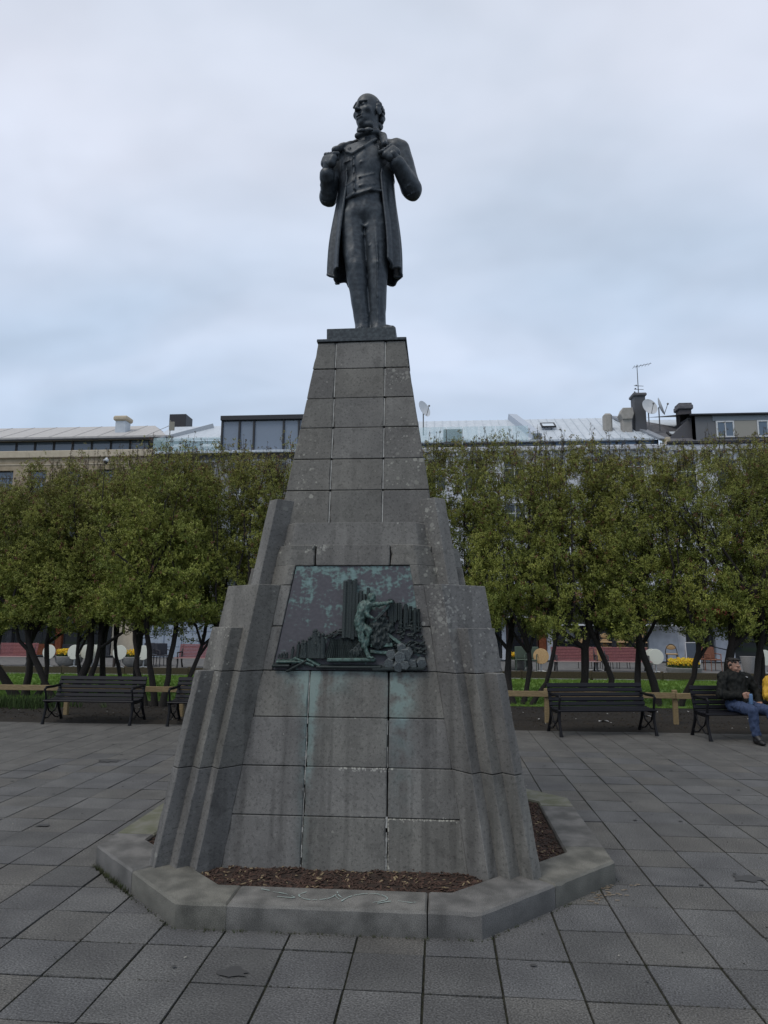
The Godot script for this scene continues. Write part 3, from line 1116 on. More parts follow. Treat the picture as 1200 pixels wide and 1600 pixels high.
	var hgt := func(x: float, z: float) -> float:
		return 0.112 + hn.get_noise_2d(x, z) * 0.022
	for i in cells:
		for j in cells:
			var x0 := lerpf(-1.66, 1.66, float(i) / cells)
			var x1 := lerpf(-1.66, 1.66, float(i + 1) / cells)
			var z0 := lerpf(-1.66, 1.66, float(j) / cells)
			var z1 := lerpf(-1.66, 1.66, float(j + 1) / cells)
			if absf(x0 + x1) + absf(z0 + z1) > 2.46 * 2:
				continue
			bed.quad(Vector3(x0, hgt.call(x0, z0), z0), Vector3(x1, hgt.call(x1, z0), z0), Vector3(x1, hgt.call(x1, z1), z1), Vector3(x0, hgt.call(x0, z1), z1), Vector3.UP)
	var bd := part(self, "mulch_bed", bed.done(), mm2, Vector3(CX, 0, CZ))
	bd.set_meta("kind", "structure")
	bd.set_meta("label", "dark bark mulch bed inside the kerb")
	var chip := MB.new()
	chip.cbox(Vector3.ZERO, Vector3(0.034, 0.006, 0.012), 0.002)
	var xs := []
	while xs.size() < 7000:
		var x := rng.randf_range(-1.6, 1.6)
		var z := rng.randf_range(-1.6, 1.6)
		if absf(x) + absf(z) > 2.36 or (absf(x) < 1.15 and absf(z) < 1.15):
			continue
		var sc := rng.randf_range(0.4, 1.25)
		var tone := rng.randf()
		var col := Color(0.035, 0.020, 0.014).lerp(Color(0.075, 0.042, 0.03), rng.randf())
		if tone > 0.93:
			col = Color(0.22, 0.17, 0.10)
		xs.push_back([Transform3D(Basis.from_euler(Vector3(rng.randf_range(-0.5, 0.5), rng.randf() * TAU, rng.randf_range(-0.5, 0.5))).scaled(Vector3(sc, sc, sc)), Vector3(x, hgt.call(x, z) + 0.004, z)), col])
	var chips := scatter(self, "bark_chips", chip.done(), xs, plain(Color.WHITE, 0.95))
	chips.position = Vector3(CX, 0, CZ)
	chips.set_meta("kind", "stuff")
	tag(chips, "brown bark chips strewn over the bed inside the kerb", "mulch")

func scatter(parent: Node, called: String, mesh: Mesh, xs: Array, m: StandardMaterial3D) -> MultiMeshInstance3D:
	m.vertex_color_use_as_albedo = true
	var mm := MultiMesh.new()
	mm.transform_format = MultiMesh.TRANSFORM_3D
	mm.use_colors = true
	mm.mesh = mesh
	mm.instance_count = xs.size()
	for i in xs.size():
		mm.set_instance_transform(i, xs[i][0])
		mm.set_instance_color(i, xs[i][1])
	var o := MultiMeshInstance3D.new()
	o.name = called
	o.multimesh = mm
	o.material_override = m
	parent.add_child(o, true)
	return o

func build_ground(cam: Camera3D) -> void:
	var rng := RandomNumberGenerator.new()
	rng.seed = 12
	var far := MB.new()
	far.quad(Vector3(-300, -0.12, 60), Vector3(300, -0.12, 60), Vector3(300, -0.12, -400), Vector3(-300, -0.12, -400), Vector3.UP)
	setting("ground", far.done(), grain(lin(0.06, 0.06, 0.06), lin(0.09, 0.09, 0.088), 3.0, 0.9, 0.2, 81))
	# joints: dark earth, mossy by the kerb
	var js := MB.new()
	js.span(Vector3(-14, -0.10, 3.0), Vector3(14, -0.016, -12.84))
	setting("joint_earth", js.done(), grain(lin(0.016, 0.016, 0.013), lin(0.034, 0.036, 0.022), 0.6, 1.0, 0.4, 82))
	var P := Node3D.new()
	P.name = "pavement"
	add_child(P)
	P.set_meta("kind", "structure")
	P.set_meta("label", "square paved with grey concrete slabs")
	var base := grain(lin(0.075, 0.075, 0.074), lin(0.108, 0.108, 0.105), 2.3, 0.82, 0.5, 83, 1.6, 0.008)
	var mats := []
	for k in 6:
		var t: float = [1.0, 0.94, 0.97, 0.90, 0.985, 0.955][k]
		mats.push_back(tinted(base, Color(t, t * [1.0, 1.0, 0.99, 1.0, 0.985, 1.005][k], t * [1.0, 1.01, 0.97, 1.0, 0.96, 1.02][k])))
	var vars := []
	for k in 8:
		var b := MB.new()
		b.cbox(Vector3(0, -0.025, 0), Vector3(SLAB - 0.008, 0.05, SLAB - 0.008), 0.004, Basis.IDENTITY, 0.004, rng)
		vars.push_back(b.done())
	var half := MB.new()
	half.cbox(Vector3(0, -0.025, 0), Vector3(SLAB - 0.008, 0.05, SLAB / 2 - 0.010), 0.005, Basis.IDENTITY, 0.003, rng)
	var hm := half.done()
	var list := []
	for j in range(-13, 24):
		var z := -3.42 - 0.4 * j + 0.2
		if z < -12.75:
			continue
		# two bands of narrower paving cross the square near the benches
		var narrow := absf(z + 9.82) < 0.05 or absf(z + 10.62) < 0.05
		for i in range(-30, 34):
			var x := -1.303 + 0.4 * i + 0.2
			if x < -11.5 or x > 10:
				continue
			var dx := absf(x - CX)
			var dz := absf(z - CZ)
			if dx < 1.35 and dz < 1.35 and dx + dz < 2.0:
				continue
			if narrow:
				for s in [-0.1, 0.1]:
					var xo: float = 0.2 if s > 0 else 0.1
					list.push_back([Vector3(x + xo, 0, z + s), true])
			else:
				list.push_back([Vector3(x, 0, z), false])
	var fwd := -cam.global_transform.basis.z
	list.sort_custom(func(a, b): return a[0].distance_squared_to(Vector3(-0.4, 0, -1.5)) < b[0].distance_squared_to(Vector3(-0.4, 0, -1.5)))
	var rest := MB.new()
	var cnt := 0
	for e in list:
		var p: Vector3 = e[0]
		p.y = rng.randf_range(-0.003, 0.002)
		var bs := Basis.from_euler(Vector3(rng.randfn(0, 0.0035), rng.randfn(0, 0.003), rng.randfn(0, 0.0035)))
		var local := cam.global_transform.affine_inverse() * p
		var vis: bool = local.z < -0.5 and absf(local.x / local.z) < 0.62 and local.y / -local.z > -0.80
		var mk := rng.randi() % 6
		if vis and cnt < 300:
			cnt += 1
			var o := part(P, "paving_slab", hm if e[1] else vars[rng.randi() % 8], mats[mk], p)
			o.basis = bs
		else:
			rest.cbox(p + Vector3(0, -0.025, 0), Vector3(SLAB - 0.008, 0.05, (SLAB if not e[1] else SLAB / 2) - 0.011), 0.005, bs)
	var r := part(P, "distant_paving_slabs", rest.done(), mats[2])
	r.set_meta("kind", "stuff")
	# stains on the slabs
	for s in [[-1.1, -3.93, 0.09], [5.0, -9.7, 0.16], [-3.6, -6.4, 0.07], [2.2, -5.6, 0.12], [-4.4, -9.3, 0.16]]:
		var m := MB.new()
		var pts := []
		for k in 18:
			var t := TAU * k / 18
			var r2: float = s[2] * rng.randf_range(0.45, 1.0)
			pts.push_back(Vector3(s[0] + cos(t) * r2 * 1.2, 0.006, s[1] + sin(t) * r2 * 0.8))
		for k in 18:
			m.tri(Vector3(s[0], 0.006, s[1]), pts[k], pts[(k + 1) % 18], Vector3.UP)
		part(P, "stain", m.done(), plain(lin(0.045, 0.045, 0.045), 0.75))
	var gum := MB.new()
	for i in 150:
		var gx2 := rng.randf_range(-5.5, 5.0)
		var gz2 := rng.randf_range(-12.0, -2.9)
		if absf(gx2 - CX) + absf(gz2 - CZ) < 3.0:
			continue
		var r3 := rng.randf_range(0.008, 0.022)
		var c0 := Vector3(gx2, 0.0055, gz2)
		for k in 7:
			var t0 := TAU * k / 7
			var t1 := TAU * (k + 1) / 7
			gum.tri(c0, c0 + Vector3(cos(t0) * r3, -0.001, sin(t0) * r3 * 0.8), c0 + Vector3(cos(t1) * r3, -0.001, sin(t1) * r3 * 0.8), Vector3.UP)
	var gu := part(P, "gum_spots", gum.done(), plain(lin(0.045, 0.045, 0.044), 0.8))
	gu.set_meta("kind", "stuff")
	# moss and grit in the joints and along the kerb foot
	var tuft := MB.new()
	for k in 7:
		var t := TAU * k / 7.0
		var o := Vector3(cos(t), 0, sin(t))
		tuft.tri(o * 0.004 + Vector3(0.002, 0, 0), o * 0.004 - Vector3(0.002, 0, 0.001), o * 0.016 + Vector3(0, 0.026 + 0.012 * (k % 3), 0), Vector3.UP)
	var xs := []
	var oc := octa(1.945, 0.932)
	for k in 8:
		var a := oc[k]
		var b := oc[(k + 1) % 8]
		for i in 260:
			var t := rng.randf()
			var dens := 1.0 if (k == 7 or k == 0) else 0.5
			if k == 7 and t < 0.55:
				dens = 2.2
			if rng.randf() > dens * 0.45:
				continue
			var q := a.lerp(b, t) + (a.lerp(b, t)).normalized() * absf(rng.randfn(0, 0.012))
			var sc := rng.randf_range(0.12, 0.45)
			if k == 7 and t < 0.5 and rng.randf() < 0.5:
				sc *= 2.4
			if k == 0 and t < 0.12 and rng.randf() < 0.5:
				sc *= 1.6
			xs.push_back([Transform3D(Basis(Vector3.UP, rng.randf() * TAU).scaled(Vector3(sc * 1.3, sc, sc * 1.3)), Vector3(CX + q.x, 0.0, CZ + q.y)), Color(0.035, 0.055, 0.014).lerp(Color(0.06, 0.06, 0.03), rng.randf())])
	for i in 2600:
		var gx := -1.303 + 0.4 * rng.randi_range(-4, 8)
		var z := rng.randf_range(-4.45, -3.3) if rng.randf() < 0.6 else rng.randf_range(-6.0, -3.0)
		var p := Vector3(gx + rng.randfn(0, 0.003), -0.008, z)
		if rng.randf() < 0.4:
			p = Vector3(rng.randf_range(-2.8, 1.6), -0.008, -3.42 - 0.4 * rng.randi_range(0, 3) + rng.randfn(0, 0.003))
		if p.z < -4.42 and absf(p.x - CX) + absf(p.z - CZ) < 2.86:
			continue
		var sc := rng.randf_range(0.1, 0.3)
		xs.push_back([Transform3D(Basis(Vector3.UP, rng.randf() * TAU).scaled(Vector3(sc * 1.5, sc, sc * 1.5)), p), Color(0.03, 0.038, 0.014).lerp(Color(0.035, 0.03, 0.02), rng.randf())])
	var mo := scatter(self, "moss", tuft.done(), xs, plain(Color.WHITE, 1.0))
	mo.set_meta("kind", "stuff")
	tag(mo, "green moss and grass sprouting along the foot of the kerb and in slab joints", "moss")
	# crumbs and litter on the slabs
	var crumb := MB.new()
	crumb.cbox(Vector3.ZERO, Vector3(0.02, 0.006, 0.009), 0.002)
	xs = []
	for i in 420:
		var x := rng.randf_range(-5, 5)
		var z := rng.randf_range(-12.4, -2.9)
		if absf(x - CX) + absf(z - CZ) < 2.9:
			continue
		var sc := rng.randf_range(0.2, 0.8)
		xs.push_back([Transform3D(Basis(Vector3.UP, rng.randf() * TAU).scaled(Vector3(sc, sc, sc)), Vector3(x, 0.004, z)), Color(0.03, 0.028, 0.022) if rng.randf() < 0.72 else Color(0.3, 0.29, 0.25)])
	for i in 34:
		var t := rng.randf()
		var q := Vector2(1.93, 0.92).lerp(Vector2(1.4, 1.5), t * 0.6) + Vector2(rng.randfn(0.05, 0.05), rng.randfn(0.05, 0.05))
		xs.push_back([Transform3D(Basis(Vector3.UP, rng.randf() * TAU).scaled(Vector3(1.6, 0.8, 0.7)), Vector3(CX + q.x, 0.005, CZ + q.y)), Color(0.12, 0.09, 0.06).lerp(Color(0.24, 0.2, 0.15), rng.randf())])
	var cr := scatter(self, "grit", crumb.done(), xs, plain(Color.WHITE, 0.95))
	cr.set_meta("kind", "stuff")
	tag(cr, "small twigs and grit scattered on the grey slabs", "litter")
	# planting bed, lawn, path
	var soil := MB.new()
	var hn := FastNoiseLite.new()
	hn.seed = 3
	hn.frequency = 1.2
	for i in 90:
		for j in 16:
			var x0 := -20.0 + 38.0 * i / 90
			var x1 := -20.0 + 38.0 * (i + 1) / 90
			var z0 := -12.61 - 3.4 * j / 16
			var z1 := -12.61 - 3.4 * (j + 1) / 16
			var h := func(x: float, z: float) -> float: return 0.004 + minf((-12.76 - z) * 0.08, 0.03) + hn.get_noise_2d(x, z) * 0.02 * smoothstep(0.0, 0.4, -12.76 - z)
			soil.quad(Vector3(x0, h.call(x0, z0), z0), Vector3(x1, h.call(x1, z0), z0), Vector3(x1, h.call(x1, z1), z1), Vector3(x0, h.call(x0, z1), z1), Vector3.UP)
	setting("planting_bed", soil.done(), grain(lin(0.009, 0.007, 0.005), lin(0.022, 0.017, 0.011), 0.8, 1.0, 0.5, 84, 2.0, 0.03))
	xs = []
	for i in 5200:
		var x := rng.randf_range(-12, 10)
		var z := rng.randf_range(-16.0, -12.7)
		var sc := rng.randf_range(0.5, 1.8)
		var col := Color(0.016, 0.012, 0.008).lerp(Color(0.085, 0.062, 0.036), rng.randf() * rng.randf())
		if rng.randf() < 0.02:
			col = Color(0.5, 0.5, 0.48)
		xs.push_back([Transform3D(Basis.from_euler(Vector3(rng.randfn(0, 0.3), rng.randf() * TAU, rng.randfn(0, 0.3))).scaled(Vector3(sc, sc, sc * 1.4)), Vector3(x, 0.04, z)), col])
	var lf := scatter(self, "leaf_litter", crumb.done(), xs, plain(Color.WHITE, 0.95))
	lf.set_meta("kind", "stuff")
	tag(lf, "dry leaf litter under the trees behind the benches", "leaf litter")
	var lawn := MB.new()
	lawn.span(Vector3(-34, -0.1, -15.9), Vector3(26, 0.05, -23.3))
	setting("lawn", lawn.done(), grain(lin(0.085, 0.165, 0.020), lin(0.135, 0.235, 0.036), 1.2, 1.0, 0.4, 85, 0.0, 0.02))
	var blade := MB.new()
	for k in 6:
		var t := TAU * k / 6.0
		var o := Vector3(cos(t), 0, sin(t))
		blade.tri(o * 0.02 + Vector3(-o.z, 0, o.x) * 0.006, o * 0.02 - Vector3(-o.z, 0, o.x) * 0.006, o * 0.05 + Vector3(0, 0.08, 0), o)
	xs = []
	for i in 26000:
		var sc := rng.randf_range(0.6, 1.2)
		xs.push_back([Transform3D(Basis(Vector3.UP, rng.randf() * TAU).scaled(Vector3(sc, sc, sc)), Vector3(rng.randf_range(-16, 13), 0.045, rng.randf_range(-23.1, -15.85))), Color(0.075, 0.155, 0.020).lerp(Color(0.15, 0.235, 0.040), rng.randf())])
	var gr := scatter(self, "grass", blade.done(), xs, plain(Color.WHITE, 1.0))
	gr.set_meta("kind", "stuff")
	tag(gr, "bright green grass of the lawn behind the trees", "grass")
	# tall grass clump by the left tree
	xs = []
	for i in 260:
		var sc := rng.randf_range(1.6, 3.6)
		xs.push_back([Transform3D(Basis.from_euler(Vector3(rng.randfn(0, 0.2), rng.randf() * TAU, rng.randfn(0, 0.2))).scaled(Vector3(sc * 0.7, sc, sc * 0.7)), Vector3(-8.9 + rng.randfn(0, 0.55), 0.02, -14.6 + rng.randfn(0, 0.25))), Color(0.03, 0.055, 0.014).lerp(Color(0.05, 0.085, 0.022), rng.randf())])
	var tg := scatter(self, "tall_grass", blade.done(), xs, plain(Color.WHITE, 1.0))
	tg.set_meta("kind", "stuff")
	tag(tg, "dark unmown grass around the tree trunks left of the left bench", "grass")
	var path := MB.new()
	path.span(Vector3(-60, -0.1, -23.3), Vector3(50, 0.02, -34.4))
	setting("street_paving", path.done(), grain(lin(0.10, 0.10, 0.10), lin(0.15, 0.148, 0.145), 2.5, 0.85, 0.15, 86))
	var edge := MB.new()
	edge.span(Vector3(-60, 0.0, -23.7), Vector3(50, 0.035, -24.1))
	setting("path_edging", edge.done(), grain(lin(0.16, 0.16, 0.15), lin(0.22, 0.22, 0.21), 1.0, 0.9, 0.1, 87))

# ------------------------------------------------------------------ statue
func face_prims(c: Vector3, s: float, bs: Basis) -> Array:
	var P := func(x: float, y: float, z: float) -> Vector3: return c + bs * (Vector3(x, y, z) * s)
	var R := func(x: float, y: float, z: float) -> Vector3: return Vector3(x, y, z) * s
	return [
		["e", P.call(0, 0.045, -0.015), R.call(0.078, 0.088, 0.098), bs, 0.0],
		["e", P.call(0, -0.02, 0.022), R.call(0.066, 0.085, 0.074), bs, 0.03 * s],
		["e", P.call(0, -0.078, 0.045), R.call(0.044, 0.038, 0.045), bs, 0.03 * s],
		["e", P.call(0, -0.098, 0.066), R.call(0.022, 0.018, 0.02), bs, 0.015 * s],
		["-e", P.call(0.031, 0.012, 0.104), R.call(0.022, 0.015, 0.022), bs, 0.012 * s],
		["-e", P.call(-0.031, 0.012, 0.104), R.call(0.022, 0.015, 0.022), bs, 0.012 * s],
		["e", P.call(0.030, 0.010, 0.080), R.call(0.014, 0.010, 0.011), bs, 0.003 * s],
		["e", P.call(-0.030, 0.010, 0.080), R.call(0.014, 0.010, 0.011), bs, 0.003 * s],
		["c", P.call(0.012, 0.030, 0.096), P.call(0.052, 0.030, 0.078), 0.010 * s, 0.008 * s, 0.01 * s],
		["c", P.call(-0.012, 0.030, 0.096), P.call(-0.052, 0.030, 0.078), 0.010 * s, 0.008 * s, 0.01 * s],
		["c", P.call(0, 0.018, 0.097), P.call(0, -0.022, 0.116), 0.009 * s, 0.013 * s, 0.01 * s],
		["e", P.call(0.013, -0.026, 0.104), R.call(0.009, 0.008, 0.011), bs, 0.006 * s],
		["e", P.call(-0.013, -0.026, 0.104), R.call(0.009, 0.008, 0.011), bs, 0.006 * s],
		["c", P.call(-0.02, -0.056, 0.090), P.call(0.02, -0.056, 0.090), 0.008 * s, 0.008 * s, 0.008 * s],
		["c", P.call(-0.017, -0.070, 0.088), P.call(0.017, -0.070, 0.088), 0.009 * s, 0.009 * s, 0.006 * s],
		["-e", P.call(0, -0.0625, 0.103), R.call(0.026, 0.0035, 0.014), bs, 0.004 * s],
		["e", P.call(0.045, -0.02, 0.062), R.call(0.022, 0.02, 0.022), bs, 0.02 * s],
		["e", P.call(-0.045, -0.02, 0.062), R.call(0.022, 0.02, 0.022), bs, 0.02 * s],
		["e", P.call(0.079, -0.005, -0.008), R.call(0.010, 0.032, 0.020), bs, 0.006 * s],
		["e", P.call(-0.079, -0.005, -0.008), R.call(0.010, 0.032, 0.020), bs, 0.006 * s]]

# a fist: palm block, four curled fingers, thumb across; a->b is the forearm's direction, up the knuckles' side
func fist_prims(at: Vector3, fwd: Vector3, side: Vector3, s: float, thumb: float) -> Array:
	var f := fwd.normalized()
	var x := (side - f * side.dot(f)).normalized()
	var y := f.cross(x)
	var r := []
	r.push_back(["c", at - x * 0.026 * s, at + x * 0.024 * s, 0.026 * s, 0.024 * s, 0.02 * s])
	r.push_back(["c", at + f * 0.03 * s - x * 0.03 * s, at + f * 0.03 * s + x * 0.03 * s, 0.022 * s, 0.020 * s, 0.02 * s])
	for i in 4:
		var o := x * (i - 1.5) * 0.021 * s
		var ln: float = [0.9, 1.0, 0.96, 0.8][i]
		var k0 := at + f * 0.052 * s + o + y * 0.008 * s
		var k1 := k0 + (f * 0.018 - y * 0.032 * ln) * s
		var k2 := k1 + (-f * 0.030 - y * 0.012) * s * ln
		r.push_back(["c", k0, k1, 0.0115 * s, 0.0105 * s, 0.004 * s])
		r.push_back(["c", k1, k2, 0.0105 * s, 0.009 * s, 0.002 * s])
	var t0 := at + x * thumb * 0.032 * s + f * 0.005 * s
	var t1 := t0 + (x * thumb * 0.012 + f * 0.035 - y * 0.012) * s
	var t2 := t1 + (-x * thumb * 0.018 + f * 0.022 - y * 0.018) * s
	r.push_back(["c", t0, t1, 0.015 * s, 0.012 * s, 0.012 * s])
	r.push_back(["c", t1, t2, 0.012 * s, 0.010 * s, 0.003 * s])
	return r

func build_statue() -> void:
	var T := thing("bronze_statue", "dark bronze statue of a standing man gripping the lapels of his frock coat", "statue", Vector3(CX, 4.36, CZ))
	var bz := grain(lin(0.026, 0.033, 0.041), lin(0.062, 0.076, 0.087), 0.5, 0.47, 0.3, 91, 0.0, 0.02)
	bz.metallic = 0.3
	var rng := RandomNumberGenerator.new()
	rng.seed = 3
	var pl := MB.new()
	pl.cbox(Vector3(0, 0.014, 0), Vector3(0.82, 0.028, 0.82), 0.004)
	part(T, "base_plate", pl.done(), tinted(bz, Color(1, 1.0, 0.98)))
	var blk := MB.new()
	blk.cbox(Vector3(-0.014, 0.0985, 0), Vector3(0.645, 0.139, 0.64), 0.006, Basis.IDENTITY, 0.003, rng)
	part(T, "plinth_block", blk.done(), tinted(bz, Color(1, 1.0, 0.97)))
	var oy := -4.36
	var V := func(x: float, y: float, z: float) -> Vector3: return Vector3(x, y + oy, z)
	var I := Basis.IDENTITY
	var tb := Basis(Vector3.UP, -0.18)
	var body := MB.new()
	var pr := [
		# legs
		["c", V.call(-0.150, 5.80, 0.0), V.call(-0.105, 5.27, 0.06), 0.138, 0.102, 0.012],
		["c", V.call(-0.105, 5.27, 0.06), V.call(-0.026, 4.66, 0.01), 0.102, 0.074, 0.012],
		["c", V.call(0.085, 5.80, 0.0), V.call(0.105, 5.27, 0.03), 0.140, 0.102, 0.012],
		["c", V.call(0.105, 5.27, 0.03), V.call(0.108, 4.66, 0.0), 0.104, 0.079, 0.012],
		["c", V.call(-0.030, 4.68, 0.012), V.call(-0.030, 4.60, 0.03), 0.073, 0.080, 0.01],
		["c", V.call(0.112, 4.68, 0.0), V.call(0.118, 4.61, 0.02), 0.079, 0.085, 0.01],
		# shoes
		["c", V.call(-0.045, 4.565, -0.02), V.call(-0.03, 4.565, 0.15), 0.046, 0.05, 0.015],
		["c", V.call(-0.03, 4.562, 0.15), V.call(-0.025, 4.558, 0.22), 0.05, 0.032, 0.015],
		["c", V.call(0.12, 4.565, -0.02), V.call(0.205, 4.572, 0.12), 0.046, 0.056, 0.015],
		["c", V.call(0.205, 4.572, 0.12), V.call(0.262, 4.563, 0.185), 0.056, 0.036, 0.015],
		# pelvis and trunk
		["e", V.call(-0.035, 5.87, 0.0), Vector3(0.225, 0.17, 0.165), tb, 0.06],
		["e", V.call(-0.045, 6.08, 0.03), Vector3(0.215, 0.22, 0.165), tb, 0.06],
		["e", V.call(-0.035, 6.36, 0.02), Vector3(0.245, 0.27, 0.185), tb, 0.05],
		["c", V.call(-0.235, 6.53, -0.01), V.call(0.26, 6.60, -0.03), 0.085, 0.095, 0.08],
		["c", V.call(0.20, 6.665, -0.04), V.call(0.345, 6.655, -0.06), 0.05, 0.045, 0.03],
		["c", V.call(0.01, 6.60, -0.01), V.call(0.01, 6.80, 0.03), 0.105, 0.088, 0.04],
		# right arm of the figure (picture left)
		["c", V.call(-0.315, 6.50, -0.02), V.call(-0.405, 6.10, -0.04), 0.095, 0.088, 0.05],
		["c", V.call(-0.405, 6.10, -0.04), V.call(-0.392, 6.20, 0.12), 0.082, 0.070, 0.03],
		["c", V.call(-0.392, 6.20, 0.12), V.call(-0.388, 6.225, 0.145), 0.075, 0.073, 0.004],
		# left arm (picture right)
		["c", V.call(0.325, 6.58, -0.04), V.call(0.435, 6.16, -0.03), 0.104, 0.098, 0.05],
		["c", V.call(0.435, 6.16, -0.03), V.call(0.325, 6.30, 0.11), 0.094, 0.074, 0.03],
		["c", V.call(0.325, 6.30, 0.11), V.call(0.305, 6.322, 0.132), 0.079, 0.077, 0.004],
		# puffs of the sleeve at the elbows
		["e", V.call(0.455, 6.14, -0.06), Vector3(0.085, 0.10, 0.09), I, 0.03],
		# hem of the waistcoat, dipping across the front
		["c", V.call(-0.265, 5.975, 0.075), V.call(-0.12, 5.965, 0.185), 0.009, 0.010, 0.03],
		["c", V.call(-0.12, 5.965, 0.185), V.call(0.06, 6.01, 0.195), 0.010, 0.010, 0.03],
		["c", V.call(0.06, 6.01, 0.195), V.call(0.18, 6.035, 0.115), 0.010, 0.009, 0.03],
		# waistcoat opening: a low U of rolled lapel
		["c", V.call(-0.215, 6.56, 0.06), V.call(-0.195, 6.46, 0.145), 0.020, 0.020, 0.012],
		["c", V.call(-0.195, 6.46, 0.145), V.call(-0.125, 6.405, 0.20), 0.020, 0.018, 0.012],
		["c", V.call(-0.125, 6.405, 0.20), V.call(-0.02, 6.47, 0.20), 0.018, 0.02, 0.012],
		["c", V.call(-0.02, 6.47, 0.20), V.call(0.09, 6.60, 0.12), 0.020, 0.022, 0.012],
		["c", V.call(-0.12, 6.40, 0.192), V.call(-0.11, 5.98, 0.192), 0.008, 0.008, 0.016],
		# shirt collar and bow
		["c", V.call(-0.10, 6.70, 0.055), V.call(0.0, 6.695, 0.125), 0.030, 0.030, 0.012],
		["c", V.call(0.0, 6.695, 0.125), V.call(0.095, 6.73, 0.06), 0.030, 0.034, 0.012],
		["e", V.call(-0.055, 6.685, 0.155), Vector3(0.040, 0.020, 0.018), Basis(Vector3(0, 0, 1), 0.2), 0.01],
		["e", V.call(0.035, 6.695, 0.15), Vector3(0.040, 0.020, 0.018), Basis(Vector3(0, 0, 1), -0.25), 0.01],
		# coat collar standing behind the neck and the lapels down to the fists
		["c", V.call(0.115, 6.76, -0.02), V.call(0.16, 6.66, 0.08), 0.034, 0.036, 0.012],
		["c", V.call(0.16, 6.66, 0.08), V.call(0.185, 6.50, 0.185), 0.038, 0.034, 0.012],
		["c", V.call(-0.13, 6.68, -0.02), V.call(-0.235, 6.60, 0.05), 0.032, 0.034, 0.012],
		["c", V.call(-0.235, 6.60, 0.05), V.call(-0.315, 6.47, 0.17), 0.036, 0.032, 0.012],
		["c", V.call(0.115, 6.76, -0.02), V.call(0.0, 6.78, -0.09), 0.034, 0.036, 0.012],
		["c", V.call(-0.13, 6.68, -0.02), V.call(0.0, 6.77, -0.09), 0.034, 0.036, 0.012]]
	# a pressed crease down each trouser leg and drag folds at the crotch
	for s in [[-0.150, -0.105, -0.03], [0.085, 0.110, 0.112]]:
		pr.push_back(["c", V.call(s[0] + 0.01, 5.70, 0.128), V.call(s[1] + 0.01, 5.27, 0.150), 0.008, 0.008, 0.02])
		pr.push_back(["c", V.call(s[1] + 0.01, 5.27, 0.150), V.call(s[2] + 0.01, 4.68, 0.082), 0.008, 0.008, 0.02])
	for q in [[-0.02, 5.68, 0.11, -0.19, 5.82, 0.10], [0.0, 5.67, 0.11, 0.15, 5.80, 0.11], [0.02, 5.60, 0.10, 0.16, 5.70, 0.11], [-0.03, 5.59, 0.10, -0.14, 5.66, 0.12]]:
		pr.push_back(["c", V.call(q[0], q[1], q[2]), V.call(q[3], q[4], q[5]), 0.008, 0.005, 0.03])
	for i in 5:
		pr.push_back(["e", V.call(-0.118 + i * 0.0015, 6.36 - i * 0.085, 0.203), Vector3(0.013, 0.013, 0.010), I, 0.003])
	# crisp drag folds in the cloth: elbows, knees, trouser hems, waistcoat
	for q in [[0.40, 6.10, 0.075, 0.50, 6.20, 0.03], [0.37, 6.17, 0.10, 0.47, 6.27, 0.04], [0.34, 6.24, 0.12, 0.42, 6.33, 0.06], [0.40, 6.03, 0.04, 0.52, 6.10, 0.0], [0.36, 6.40, 0.05, 0.43, 6.30, 0.05],
		[-0.47, 6.10, 0.06, -0.36, 6.06, 0.06], [-0.47, 6.15, 0.09, -0.35, 6.13, 0.10], [-0.46, 6.02, 0.02, -0.36, 5.99, 0.02],
		[-0.19, 5.36, 0.12, -0.06, 5.32, 0.155], [-0.18, 5.22, 0.10, -0.07, 5.25, 0.145], [0.03, 5.46, 0.12, 0.19, 5.55, 0.09],
		[-0.09, 4.78, 0.06, 0.03, 4.75, 0.075], [-0.08, 4.70, 0.07, 0.02, 4.69, 0.085], [0.06, 4.78, 0.07, 0.17, 4.74, 0.05],
		[-0.22, 6.09, 0.13, -0.09, 6.13, 0.20], [-0.07, 6.14, 0.203, 0.12, 6.21, 0.165], [-0.21, 6.24, 0.15, -0.13, 6.27, 0.195], [-0.06, 6.05, 0.20, 0.12, 6.09, 0.165], [-0.05, 6.30, 0.207, 0.13, 6.36, 0.17], [-0.23, 6.34, 0.14, -0.14, 6.35, 0.195]]:
		pr.push_back(["c", V.call(q[0], q[1], q[2]), V.call(q[3], q[4], q[5]), 0.006, 0.004, 0.016])
	nets(pr, 0.0105, body, 0.008, 4.5, 5)
	# head, grown from the neck, looking up to the left
	var hb := Basis(Vector3.UP, -0.60) * Basis(Vector3.RIGHT, 0.06)
	var hc: Vector3 = V.call(0.003, 6.955, 0.035)
	var hs := 1.58
	var hp := face_prims(hc, hs, hb)
	hp.push_back(["c", hc + hb * (Vector3(0, -0.05, -0.015) * hs), V.call(0.012, 6.72, 0.01), 0.09, 0.10, 0.03])
	# hair: bald on top, thick curls at the sides and the nape, a beard under the jaw
	for i in 90:
		var a := rng.randf_range(1.30, TAU - 1.30)
		var yy := rng.randf_range(-0.085, 0.058)
		if absf(a - PI) > 1.2 and yy < -0.02:
			continue
		var rr := sqrt(maxf(0.2, 1.0 - pow((yy - 0.02) / 0.13, 2)))
		var q := Vector3(sin(a) * 0.080 * rr, yy, cos(a) * 0.100 * rr - 0.016)
		var r := rng.randf_range(0.010, 0.017)
		hp.push_back(["e", hc + hb * (q * hs), Vector3(r, r * 1.25, r) * hs, hb, 0.008])
	for i in 14:
		var a := rng.randf_range(-1.2, 1.2)
		var q := Vector3(sin(a) * 0.050, -0.106 - 0.010 * rng.randf(), cos(a) * 0.045 + 0.015)
		hp.push_back(["e", hc + hb * (q * hs), Vector3(0.016, 0.018, 0.016) * hs, hb, 0.016])
